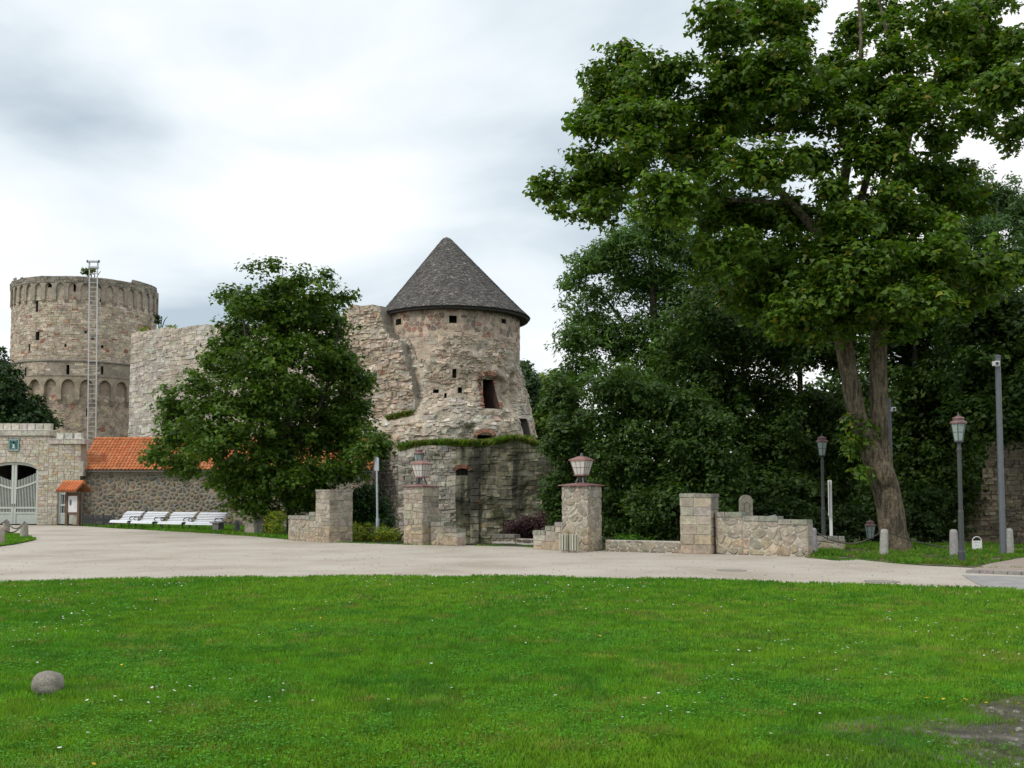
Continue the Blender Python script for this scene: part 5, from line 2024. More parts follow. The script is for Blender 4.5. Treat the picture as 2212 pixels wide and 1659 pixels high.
# ---------------------------------------------------------------- pillar lanterns
def pillar_lantern(label, loc, rz):
    L = thing('pillar_lantern', label, 'lantern', loc, rz, 'lanterns on the gate pillars')
    G = (0.10, 0.105, 0.11)
    for sx in (-1, 1):
        for sy in (-1, 1):
            m = MB(); m.tube([(sx * 0.135, sy * 0.135, 0.0), (sx * 0.05, sy * 0.05, 0.27)], [0.03, 0.026], 6, G); m.build('leg', M['iron'], L, world=False)
    z0, z1, b0, b1 = 0.27, 0.69, 0.155, 0.255
    m = MB(); m.box((0, 0, z0 - 0.012), (2 * b0 + 0.05, 2 * b0 + 0.05, 0.035), col=RM); m.build('base_plate', M['red_metal'], L, world=False)
    for k in range(4):
        a = k * PI / 2
        def rot(x, y, z):
            return (x * math.cos(a) - y * math.sin(a), x * math.sin(a) + y * math.cos(a), z)
        m = MB()
        m.add([rot(-b0, -b0, z0 + .008), rot(b0, -b0, z0 + .008), rot(b1, -b1, z1), rot(-b1, -b1, z1)], [(0, 1, 2, 3)])
        m.build('pane', M['milk'], L, world=False)
        m = MB()
        F_ = (0.17, 0.10, 0.095)
        m.tube([rot(-b0, -b0, z0), rot(-b1, -b1, z1)], 0.012, 5, F_)
        for f in (-1 / 3, 1 / 3):
            m.tube([rot(b0 * f, -b0 - .003, z0), rot(b1 * f, -b1 - .003, z1)], 0.006, 4, F_)
        bm = b0 + (b1 - b0) * 0.5
        m.tube([rot(-bm, -bm - .003, z0 + (z1 - z0) * .5), rot(bm, -bm - .003, z0 + (z1 - z0) * .5)], 0.006, 4, F_)
        m.build('glazing_bar', M['iron'], L, world=False)
    m = MB()
    e = b1 + 0.035
    v = [(-e, -e, z1), (e, -e, z1), (e, e, z1), (-e, e, z1), (-e, -e, z1 + .03), (e, -e, z1 + .03), (e, e, z1 + .03), (-e, e, z1 + .03)]
    q = 0.09
    v += [(-q, -q, z1 + .135), (q, -q, z1 + .135), (q, q, z1 + .135), (-q, q, z1 + .135)]
    m.add(v, [(3, 2, 1, 0), (0, 1, 5, 4), (1, 2, 6, 5), (2, 3, 7, 6), (3, 0, 4, 7), (4, 5, 9, 8), (5, 6, 10, 9), (6, 7, 11, 10), (7, 4, 8, 11), (8, 9, 10, 11)], (0.26, 0.125, 0.10))
    ro = m.build('roof', M['red_metal'], L, world=False)
    m = MB(); m.lathe([(0.055, z1 + .13), (0.06, z1 + .15), (0.045, z1 + .18), (0.05, z1 + .21), (0.02, z1 + .235)], 10, (0, 0, 0), G); m.build('finial', M['iron'], ro, world=False)
    return L


pillar_lantern('square lantern on the pillar next to the yellow flower bed', (*pB[1][:2], 1.97 + 0.075), -PHI['b'])
pillar_lantern('square lantern on the pillar behind the litter bin', (*pC[1][:2], 1.95 + 0.075), -PHI['c'])

# ---------------------------------------------------------------- street lamps
DG = (0.055, 0.062, 0.062)


def street_lamp():
    L = thing('street_lamp', 'x', 'street lamp', (0, 0, 0), 0, 'lantern street lamps')
    m = MB(); m.lathe([(0.085, -0.05), (0.085, 0.28), (0.068, 0.34), (0.062, 1.2), (0.066, 1.22), (0.066, 1.27), (0.052, 1.30), (0.048, 2.72), (0.06, 2.74), (0.06, 2.78), (0.04, 2.82), (0.04, 2.96)], 12, (0, 0, 0), DG)
    m.build('post', M['iron'], L, world=False, smooth=False)
    z0, z1, r0, r1, n = 2.98, 3.40, 0.105, 0.175, 6
    m = MB(); m.lathe([(0.05, 2.92), (0.115, 2.955), (0.115, 2.985)], 6, (0, 0, 0), DG); m.build('lantern_base', M['iron'], L, world=False)
    for k in range(n):
        a0, a1 = 2 * PI * k / n, 2 * PI * (k + 1) / n
        p = lambda r, a, z: (r * math.cos(a), r * math.sin(a), z)
        m = MB(); m.add([p(r0, a0, z0), p(r0, a1, z0), p(r1, a1, z1), p(r1, a0, z1)], [(0, 1, 2, 3)]); m.build('pane', M['green_glass'], L, world=False)
        m = MB(); m.tube([p(r0, a0, z0), p(r1, a0, z1)], 0.010, 5, DG)
        rm_ = (r0 + r1) / 2
        m.tube([p(rm_, a0, (z0 + z1) / 2), p(rm_, a1, (z0 + z1) / 2)], 0.007, 4, DG)
        m.build('glazing_bar', M['iron'], L, world=False)
    m = MB(); m.lathe([(0.06, z0), (0.06, z0 + .2), (0.03, z0 + .24)], 10, (0, 0, 0), (0.5, 0.52, 0.5)); m.build('bulb', M['milk'], L, world=False)
    m = MB(); m.lathe([(0.19, z1 - .005), (0.20, z1 + .02), (0.185, z1 + .05), (0.125, z1 + .085), (0.125, z1 + .11), (0.145, z1 + .125), (0.13, z1 + .155), (0.05, z1 + .185), (0.028, z1 + .20)], 18, (0, 0, 0), (0.19, 0.11, 0.105))
    r = m.build('roof', M['red_metal'], L, world=False)
    m = MB(); m.lathe([(0.03, z1 + .19), (0.018, z1 + .25), (0.008, z1 + .29)], 8, (0, 0, 0), DG); m.build('finial', M['iron'], r, world=False)
    return L


lamp0 = street_lamp()
LAMPS = [((*gp(2078, 1218)[:2], 0), 'street lamp on the grass before the ruined wall', 1.0), (at(1778, 1100, 33.0), 'tall street lamp rising behind the stone plinth', 1.0),
         (at(1879, 1120, 36.0), 'sunken street lamp showing its head beside the leaning maple trunk', 1.0), (at(1428, 1120, 42.0), 'sunken street lamp in the moat behind the knee high wall', 1.0),
         (at(905, 965, 36.2), 'street lamp hidden behind the pillar next to the flower bed', 1.0)]
for i, (p, lab, sc) in enumerate(LAMPS):
    o = lamp0 if i == 0 else copy_tree(lamp0)
    top = {0: None, 1: at(1778, 938, 33.0)[2], 2: at(1879, 1120, 36.0)[2], 3: at(1428, 1120, 42.0)[2], 4: at(905, 965, 36.2)[2]}[i]
    if top is None:
        o.location = p
    else:
        zb = top - 3.66
        o.location = (p[0], p[1], zb)
    o.rotation_euler.z = 0.3 * i
    o['label'] = lab

# ---------------------------------------------------------------- bollards and chains
rng = random.Random(71)


def bollard(label, group, loc, r, h, col, square=False, lean=0.0, cat='bollard'):
    m = MB()
    n = 4 if square else 12
    k = 1.25 if square else 1.0
    prof = [(r * 1.12 * k, -0.12), (r * 1.08 * k, 0.0), (r * k, h * 0.55), (r * 0.92 * k, h - 0.07), (r * 0.80 * k, h - 0.02), (r * 0.45 * k, h)]
    m.lathe(prof, n, (0, 0, 0), jit(col, rng, 0.08), PI / 4 + 0.3)
    b = m.build('stone_bollard', M['granite'], None)
    b.location = loc
    b.rotation_euler = (0, lean, rng.uniform(0, 1))
    tag(b, label, cat, group)
    return b


GRN = (0.36, 0.355, 0.335)
bpos = [gp(1757, 1197), gp(1909, 1201), gp(2061, 1202.5), gp(2181, 1199)]
for p, lab in zip(bpos, ('grey granite bollard at the end of the stepped wall', 'leaning grey granite bollard before the maple trunk', 'granite bollard beside the post of the grass verge lamp', 'granite bollard beside the camera pole by the ruined wall')):
    bollard(lab, 'granite bollards on the verge', p, 0.11, 0.74, GRN, lean=0.05 if 'leaning' in lab else 0.0)
PINK = (0.40, 0.345, 0.30)
lpos = [gp(52, 1163), gp(13, 1155.5), gp(-1, 1178), gp(-60, 1160)]
for p, lab in zip(lpos[:3], ('pinkish granite post at the tip of the grass island', 'pinkish granite post at the back of the grass island facing the gate', 'pinkish granite post at the front edge of the grass island')):
    bollard(lab, 'granite posts of the grass island', p, 0.145, 0.62, PINK, square=False, cat='bollard')
bollard('small dark granite bollard beside the white benches', 'granite bollards by the benches', gp(512, 1146.5), 0.13, 0.52, (0.22, 0.215, 0.2))
bollard('dark granite bollard tucked behind the square stone post', 'granite bollards by the benches', (*at(564, 1150, 44.6)[:2], 0), 0.14, 0.62, (0.17, 0.165, 0.155))
sp_ = gp(534, 1155)
m = MB(); m.box((0, 0, 0.34), (0.62, 0.45, 0.68), 0, (0.40, 0.36, 0.29), 0.97)
b = m.build('stone_block', M['stone'], None); b.location = (sp_[0] + 0.2, sp_[1] + 0.25, 0); b.rotation_euler.z = R(-35)
tag(b, 'square sandstone block standing on the grass near the benches', 'stone block')


def chain(label, group, a, b, sag, r=0.018, col=(0.06, 0.055, 0.05), over=0.0, n=26):
    a, b = np.array(a), np.array(b)
    m = MB()
    pts = []
    for i in range(n + 1):
        t = i / n
        p = a + (b - a) * t
        pts.append((p[0], p[1], p[2] - sag * 4 * t * (1 - t)))
    for i in range(n):
        p, q = np.array(pts[i]), np.array(pts[i + 1])
        d = q - p
        m.tube([tuple(p - d * 0.12), tuple((p + q) / 2), tuple(q + d * 0.12)], [r * 0.75, r * 1.15, r * 0.75], 5, col)
    o = m.build('chain', M['iron'], None)
    tag(o, label, 'chain', group)


z = 0.70
V3 = lambda p, z: (p[0], p[1], z)
chain('sagging chain between the wall end and the leaning bollard', 'chains of the verge', V3(bpos[0], z), V3(bpos[1], z), 0.38)
chain('slack chain dropping from the leaning bollard past the maple', 'chains of the verge', V3(bpos[1], z), V3((13.4, 30.6), 0.08), 0.10)
chain('thick chain looped between the island tip post and back post', 'chains of the grass island', V3(lpos[0], 0.66), V3(lpos[1], 0.66), 0.33, 0.028, (0.075, 0.075, 0.08))
chain('thick chain looped from the island tip post to its front post', 'chains of the grass island', V3(lpos[0], 0.66), V3(lpos[2], 0.62), 0.30, 0.028, (0.075, 0.075, 0.08))
chain('thick chain leading off from the island back post', 'chains of the grass island', V3(lpos[1], 0.64), V3(lpos[3], 0.6), 0.26, 0.028, (0.075, 0.075, 0.08))
chain('thin chain hanging by the small bollard next to the benches', 'chains by the benches', V3(gp(512, 1146.5), 0.46), (sp_[0], sp_[1] + 0.3, 0.5), 0.15, 0.016)
chain('thin chain from the small bollard back to the last bench', 'chains by the benches', V3(gp(512, 1146.5), 0.46), (*at(482, 1140, 49.5)[:2], 0.5), 0.12, 0.016)

# ---------------------------------------------------------------- benches
WH = (0.74, 0.76, 0.80)


def bench():
    B = thing('park_bench', 'x', 'bench', (0, 0, 0), 0, 'white slatted benches on the grass strip')
    prof = [(-0.42, 0.30), (-0.385, 0.36), (-0.30, 0.39), (-0.21, 0.385), (-0.12, 0.37), (-0.03, 0.355), (0.06, 0.355), (0.135, 0.40), (0.20, 0.47), (0.26, 0.55), (0.32, 0.63), (0.38, 0.71), (0.45, 0.785), (0.53, 0.83)]
    ln = 1.72
    for i, (y, z) in enumerate(prof):
        a = prof[max(i - 1, 0)]; b = prof[min(i + 1, len(prof) - 1)]
        an = math.atan2(b[1] - a[1], b[0] - a[0])
        w, t = (0.07 if i < 7 else 0.062), 0.026
        cy, sy = math.cos(an), math.sin(an)
        v = []
        for x in (-ln / 2, ln / 2):
            for q, r in ((-w / 2, -t / 2), (w / 2, -t / 2), (w / 2, t / 2), (-w / 2, t / 2)):
                v.append((x, y + q * cy - r * sy, z + q * sy + r * cy))
        m = MB(); m.add(v, [(0, 1, 2, 3), (7, 6, 5, 4), (0, 4, 5, 1), (1, 5, 6, 2), (2, 6, 7, 3), (3, 7, 4, 0)], WH); m.build('slat', M['paint'], B, world=False)
    IRN = (0.04, 0.042, 0.05)
    for x in (-0.74, 0.74):
        m = MB()
        m.tube([(x, y + 0.018, z - 0.035) for y, z in prof], 0.026, 6, IRN)
        m.build('frame', M['iron'], B, world=False)
        for y0, y1, zt in ((-0.20, -0.26, 0.36), (0.12, 0.22, 0.36)):
            m = MB(); m.tube([(x, y0, zt), (x, (y0 + y1) / 2 - 0.02, 0.2), (x, y1, -0.04)], [0.032, 0.025, 0.034], 6, IRN); m.build('leg', M['iron'], B, world=False)
        m = MB(); xx = x * 1.12
        m.tube([(xx, 0.24, 0.56), (xx, 0.05, 0.60), (xx, -0.18, 0.585), (xx, -0.265, 0.52), (xx, -0.24, 0.45), (xx, -0.17, 0.44)], 0.024, 6, IRN); m.build('armrest', M['iron'], B, world=False)
    return B


b0 = bench()
BN = [((243, 54.6), (285, 53.1), 'white slatted bench closest to the iron fence'), ((287, 52.9), (340, 51.5), 'second white slatted bench from the iron fence'),
      ((346, 51.3), (402, 50.2), 'third white slatted bench from the iron fence'), ((405, 50.0), (470, 49.0), 'white slatted bench next to the stone side table')]
for i, (a, b, lab) in enumerate(BN):
    o = b0 if i == 0 else copy_tree(b0)
    A = np.array(at(a[0], 1130, a[1])[:2]); Bq = np.array(at(b[0], 1140, b[1])[:2])
    d = Bq - A
    ph = math.atan2(d[1], d[0])
    c = (A + Bq) / 2
    n = np.array((math.sin(ph), -math.cos(ph)))
    c = c - n * 0.2
    o.location = (c[0], c[1], 0.02)
    o.rotation_euler.z = ph
    sc = min(1.12, float(np.hypot(*d)) / 1.9)
    o.scale = (sc, 1, 1)
    o['label'] = lab
# stone side table
tx, ty = at(471, 1140, 48.7)[:2]
st = thing('stone_side_table', 'small grey stone side table at the end of the benches', 'table', (tx, ty, 0))
m = MB(); m.box((tx, ty, 0.19), (0.40, 0.36, 0.40), R(-30), (0.20, 0.19, 0.18)); m.build('base', M['granite'], st)
m = MB(); m.box((tx, ty, 0.425), (0.62, 0.48, 0.06), R(-30), (0.28, 0.28, 0.27)); m.build('table_top', M['granite'], st)

# ---------------------------------------------------------------- litter bin
by = 30.05; bx = at(1229, 1170, by)[0]
bn = thing('litter_bin', 'beige slatted double litter bin in front of the lantern pillar', 'litter bin', (bx, by, 0), R(-12))
for s in (-1, 1):
    for k in range(10):
        a = 2 * PI * k / 10 + 0.1
        m = MB(); m.box((s * 0.15 + 0.122 * math.cos(a), 0.122 * math.sin(a), 0.30), (0.026, 0.050, 0.48), a, jit((0.46, 0.45, 0.36), rng, 0.08)); m.build('slat', M['paint'], bn, world=False)
    m = MB(); m.lathe([(0.095, 0.07), (0.095, 0.50), (0.085, 0.50), (0.085, 0.10)], 14, (s * 0.15, 0, 0), (0.07, 0.065, 0.055)); m.build('liner', M['iron'], bn, world=False)
m = MB(); m.box((0, 0, 0.30), (0.03, 0.03, 0.62), 0, (0.2, 0.11, 0.07)); m.box((0, 0, 0.05), (0.44, 0.05, 0.03), 0, (0.2, 0.11, 0.07)); m.build('stand', M['iron'], bn, world=False)

# ---------------------------------------------------------------- poles and small signs
PGY = (0.12, 0.135, 0.15)
pp = gp(2167, 1199)
pole = thing('camera_pole', 'tall plain grey pole with a small white camera by the ruined wall', 'pole', pp)
zt = at(2154, 771, pp[1])[2]
m = MB(); m.tube([(pp[0], pp[1], -0.1), (pp[0], pp[1], zt)], [0.085, 0.075], 12, PGY); m.build('post', M['iron'], pole)
m = MB(); m.lathe([(0.09, 0), (0.09, 0.03), (0.03, 0.06)], 12, (pp[0], pp[1], zt), PGY); m.build('post_cap', M['iron'], pole)


def camera_head(parent, x, y, z, s):
    m = MB(); m.box((x + s * 0.10, y - 0.04, z), (0.12, 0.16, 0.13), 0.3, (0.75, 0.75, 0.74)); ch = m.build('camera_housing', M['paint'], parent)
    m = MB(); m.tube([(x + s * 0.10, y - 0.125, z - 0.01), (x + s * 0.11, y - 0.15, z - 0.015)], 0.045, 10, (0.06, 0.06, 0.07)); m.build('camera_lens', M['paint'], ch)
    m = MB(); m.tube([(x, y, z - 0.06), (x + s * 0.10, y - 0.02, z - 0.08)], 0.022, 6, (0.7, 0.7, 0.69)); m.build('camera_bracket', M['paint'], ch)


camera_head(pole, pp[0], pp[1] - 0.06, at(2150, 786, pp[1])[2], -1)
q = at(1923, 1000, 34.6)
pole2 = thing('camera_pole', 'plain grey pole with a small white camera half hidden by the maple trunk', 'pole', (q[0], q[1], 0))
zt = at(1922, 862, 34.6)[2]
m = MB(); m.tube([(q[0], q[1], -0.2), (q[0], q[1], zt)], [0.085, 0.075], 12, PGY); m.build('post', M['iron'], pole2)
camera_head(pole2, q[0], q[1] - 0.06, at(1928, 884, 34.6)[2], 1)

wp = gp(1796, 1187)
post = thing('white_sign_post', 'slim white post with a panel seen edge on before the plinth', 'sign post', wp)
m = MB(); m.box((wp[0], wp[1], at(1796, 1037, wp[1])[2] / 2), (0.075, 0.07, at(1796, 1037, wp[1])[2]), 0, (0.70, 0.71, 0.70)); m.build('post', M['paint'], post)
zt = at(1796, 1037, wp[1])[2]
m = MB(); m.box((wp[0] - 0.085, wp[1] - 0.1, zt - 0.56), (0.02, 0.62, 1.1), R(-18.5), (0.72, 0.73, 0.72)); m.build('panel', M['paint'], post)
for dz in (0.04, 1.06):
    m = MB(); m.box((wp[0] - 0.05, wp[1] - 0.0, zt - dz), (0.06, 0.05, 0.04), 0, (0.6, 0.61, 0.6)); m.build('bracket', M['paint'], post)

dx, dy = at(816, 1100, 43.0)[:2]
ds = thing('direction_sign', 'thin grey sign post with an angled white board above the yellow flowers', 'sign post', (dx, dy, 0))
zt = at(813, 1012, 43)[2]
m = MB(); m.tube([(dx, dy, -0.1), (dx - 0.05, dy, zt)], 0.045, 10, (0.45, 0.48, 0.52)); m.tube([(dx, dy, 0), (dx, dy, 0.75)], 0.075, 10, (0.42, 0.45, 0.49)); m.build('post', M['iron'], ds)
m = MB()
c = np.array((dx - 0.06, dy, zt + 0.23))
tt = np.array((0.30, -0.95, 0.0))
v = [c + tt * a + np.array((0.02 * s, 0.01 * s, z)) for s in (-1, 1) for a, z in ((-0.55, -0.30), (0.42, -0.34), (0.42, 0.18), (-0.55, 0.36))]
m.add(v, [(0, 1, 2, 3), (7, 6, 5, 4), (0, 4, 5, 1), (1, 5, 6, 2), (2, 6, 7, 3), (3, 7, 4, 0)], (0.62, 0.65, 0.72)); m.build('board', M['paint'], ds)

# little white plaque with a hoop top
hx, hy = gp(2111, 1190)[:2]
hs = thing('hoop_plaque', 'small white plaque in a hoop topped frame standing in the grass', 'sign', (hx, hy, 0), R(-4))
m = MB(); pts = [(-0.135, 0, -0.05), (-0.135, 0, 0.29)] + [(-0.135 * math.cos(a), 0, 0.29 + 0.135 * math.sin(a)) for a in np.linspace(0.25, PI - 0.25, 9)] + [(0.135, 0, 0.29), (0.135, 0, -0.05)]
m.tube(pts, 0.014, 8, (0.66, 0.68, 0.65)); m.build('frame', M['paint'], hs, world=False)
m = MB(); m.box((0, -0.01, 0.175), (0.255, 0.012, 0.265), 0, (0.72, 0.74, 0.72)); pq = m.build('plaque', M['paint'], hs, world=False)
m = MB()
for x, z_, w, h in ((-0.055, 0.255, 0.05, 0.02), (0.0, 0.258, 0.045, 0.018), (0.05, 0.252, 0.03, 0.02), (-0.04, 0.17, 0.024, 0.045), (0.025, 0.165, 0.022, 0.03), (0.01, 0.082, 0.025, 0.018)):
    m.box((x, -0.0175, z_), (w, 0.002, h), 0, (0.34, 0.36, 0.35))
m.build('print', M['paint'], pq, world=False)

# round topped stone marker with a niche, and a handrail, behind the stepped wall
gx1, gy1 = at(1611, 1090, 33.0)[:2]
mk = thing('stone_marker', 'round topped old stone marker rising behind the stepped wall', 'stone marker', (gx1, gy1, 0))
zt = at(1611, 1069, 33.0)[2]
m = MB()
outl = [(-0.2, -0.3), (0.2, -0.3), (0.2, zt - 0.2)] + [(0.2 * math.cos(a), zt - 0.2 + 0.2 * math.sin(a)) for a in np.linspace(0.3, PI - 0.3, 7)] + [(-0.2, zt - 0.2)]
k = len(outl)
m.add([(gx1 + a, gy1 + y, b) for y in (-0.11, 0.11) for a, b in outl], [tuple(range(k)), tuple(reversed(range(k, 2 * k)))] + [(i, k + i, k + (i + 1) % k, (i + 1) % k) for i in range(k)], (0.30, 0.275, 0.22))
m.build('slab', M['stone'], mk)
m = MB(); ol = [(-0.085, zt - 0.62), (0.085, zt - 0.62), (0.085, zt - 0.32)] + [(0.085 * math.cos(a), zt - 0.32 + 0.085 * math.sin(a)) for a in np.linspace(0.3, PI - 0.3, 6)] + [(-0.085, zt - 0.32)]
k = len(ol)
m.tube([(gx1 + a, gy1 - 0.115, b) for a, b in ol + ol[:1]], 0.016, 5, (0.22, 0.2, 0.165)); m.build('niche_moulding', M['stone'], mk)
h0, h1 = at(1640, 1120, 31.0), at(1676, 1113, 31.0)
hr = thing('handrail', 'short thin grey handrail behind the stepped wall', 'handrail', (h0[0], h0[1], 0))
m = MB(); m.tube([(h0[0] - 0.05, h0[1], 0), (h0[0] - 0.05, h0[1], h0[2] - 0.05), h0, h1], 0.018, 6, (0.35, 0.36, 0.37)); m.build('rail', M['iron'], hr)
m = MB(); m.tube([(h1[0], h1[1], 0), h1], 0.018, 6, (0.35, 0.36, 0.37)); m.build('post', M['iron'], hr)

# manhole covers
for (x, y), lab in (((1580, 1233), 'round iron manhole cover in the drive before the block pillar'), ((1905, 1257), 'round iron manhole cover in the drive near the asphalt path')):
    p = gp(x, y)
    mh = thing('manhole_cover', lab, 'manhole cover', (p[0], p[1], 0), 0, 'manhole covers in the drive')
    m = MB(); m.lathe([(0.33, 0.002), (0.33, 0.012), (0.29, 0.012), (0.29, 0.007)], 24, (p[0], p[1], 0), (0.26, 0.24, 0.215)); m.build('rim', M['granite'], mh)
    m = MB(); m.lathe([(0.285, 0.003), (0.285, 0.011)], 24, (p[0], p[1], 0), (0.32, 0.29, 0.25)); m.build('lid', M['granite'], mh)

# boulder on the lawn
bp = gp(103, 1497)
import bmesh
bm = bmesh.new()
bmesh.ops.create_icosphere(bm, subdivisions=4, radius=1.0)
for v in bm.verts:
    d = v.co.normalized()
    s = max(abs(d.x), abs(d.y), abs(d.z))
    k = 0.84 + 0.16 / max(s, 0.6)
    k += 0.16 * (float(fbm(d.x * 1.4 + 5.0, d.y * 1.4 + d.z * 0.9, d.z * 1.1)) - 0.5) + 0.03 * (float(fbm(d.x * 6.0, d.z * 6.0 + 3, d.y * 5.0)) - 0.5)
    v.co = Vector((d.x * 0.125 * k, d.y * 0.115 * k, d.z * 0.108 * k))
me = bpy.data.meshes.new('boulder')
bm.to_mesh(me); bm.free()
me.polygons.foreach_set('use_smooth', [True] * len(me.polygons))
set_col(me, np.tile((0.27, 0.245, 0.21), (len(me.vertices), 1)))
bo = link('boulder', me, M['granite'], None, (bp[0], bp[1], 0.07))
tag(bo, 'rounded grey boulder lying alone on the lawn', 'boulder')

# ---------------------------------------------------------------- ruined wall at the right
rng = random.Random(81)
A2, B2 = np.array(at(2085, 1100, 43.0)), np.array(at(2330, 1100, 39.0))
A2[2] = B2[2] = 0
L2 = float(np.hypot(*(B2 - A2)[:2])); t2 = (B2 - A2) / L2; n2 = np.array((t2[1], -t2[0], 0))
S2_ = rough_flat(A2, t2, n2, bake(lambda u, v: 0.35 * (fbm(u * 0.6, v * 0.6) - .5) + 0.12 * (fbm(u * 1.5, v * 3) - .5), -1, L2 + 1, -4, 9, 0.1))
rw = thing('ruined_wall', 'ragged ochre rubble wall in shade behind the camera pole', 'ruin', tuple(A2))
RP = [(2085, 1120), (2105, 1085), (2118, 1060), (2128, 1020), (2140, 960), (2150, 930), (2165, 900), (2200, 870), (2260, 850), (2340, 840), (2340, 1300), (2080, 1300)]
k2 = lambda u, v, P: inside(RP, float(proj(S2_(u, v))[0]) + 6 * (float(vn(u * 3, v * 3)) - .5), float(proj(S2_(u, v))[1]) + 8 * (float(vn(u * 3 + 5, v * 3)) - .5))
P, F = panel(S2_, list(np.linspace(0, L2, 30)), list(np.linspace(-3.3, 6, 50)), (), k2, thick=1.0)
m = MB(); m.add(P, F, (0.28, 0.24, 0.17)); m.build('wall_core', M['castle'], rw)
polys = coursed(0, L2, -1, 6, (0.09, 0.22), (0.2, 0.55), rng, 0.06, 0.05, 0.1)
masonry(rw, polys, S2_, M['castle'], lambda u, v, w, r: jit(r.choice([(0.33, 0.28, 0.19), (0.28, 0.235, 0.165), (0.37, 0.315, 0.22), (0.25, 0.22, 0.165)]), r, 0.18), rng, 0.012, (0.0, 0.12), 0.018, n_ind=160, keep=k2, slope=0.03)

# ================================================================== TREES AND PLANTS
MAPLE = np.array([(0, -.42), (.50, -.2), (.23, .06), (0, .6), (-.23, .06), (-.5, -.2)]), [(0, 1, 2), (0, 2, 3), (0, 3, 4), (0, 4, 5)]
OVAL = np.array([(0, -.5), (.28, 0), (0, .5), (-.28, 0)]), [(0, 1, 2), (0, 2, 3)]
LANCE = np.array([(0, -.5), (.15, -.05), (0, .5), (-.15, -.05)]), [(0, 1, 2), (0, 2, 3)]


def leaf_arrays(P, Nn, size, shape, cols, rng, cup=0.18):
    tpl, tris = shape
    n, k = len(P), len(tpl)
    Nn = Nn / np.maximum(np.linalg.norm(Nn, axis=1, keepdims=True), 1e-6)
    rnd = rng.normal(0, 1, (n, 3))
    rnd[:, 2] -= 0.6
    T = rnd - Nn * np.sum(rnd * Nn, 1, keepdims=True)
    T /= np.maximum(np.linalg.norm(T, axis=1, keepdims=True), 1e-6)
    B = np.cross(Nn, T)
    bend = -cup * (tpl[:, 0] ** 2 * 2 + np.maximum(tpl[:, 1], 0) ** 2)
    V = P[:, None] + size[:, None, None] * (B[:, None] * tpl[None, :, :1] + T[:, None] * tpl[None, :, 1:] + Nn[:, None] * bend[None, :, None])
    F = (np.arange(n)[:, None, None] * k + np.array(tris)[None]).reshape(-1, 3)
    C = np.repeat(cols, k, 0)
    return V.reshape(-1, 3), F, C, (T, B, Nn)


def palette(n, rng, cols, w):
    c = np.array(cols)[rng.choice(len(cols), n, p=np.array(w) / sum(w))]
    return c * rng.uniform(0.7, 1.3, n)[:, None]


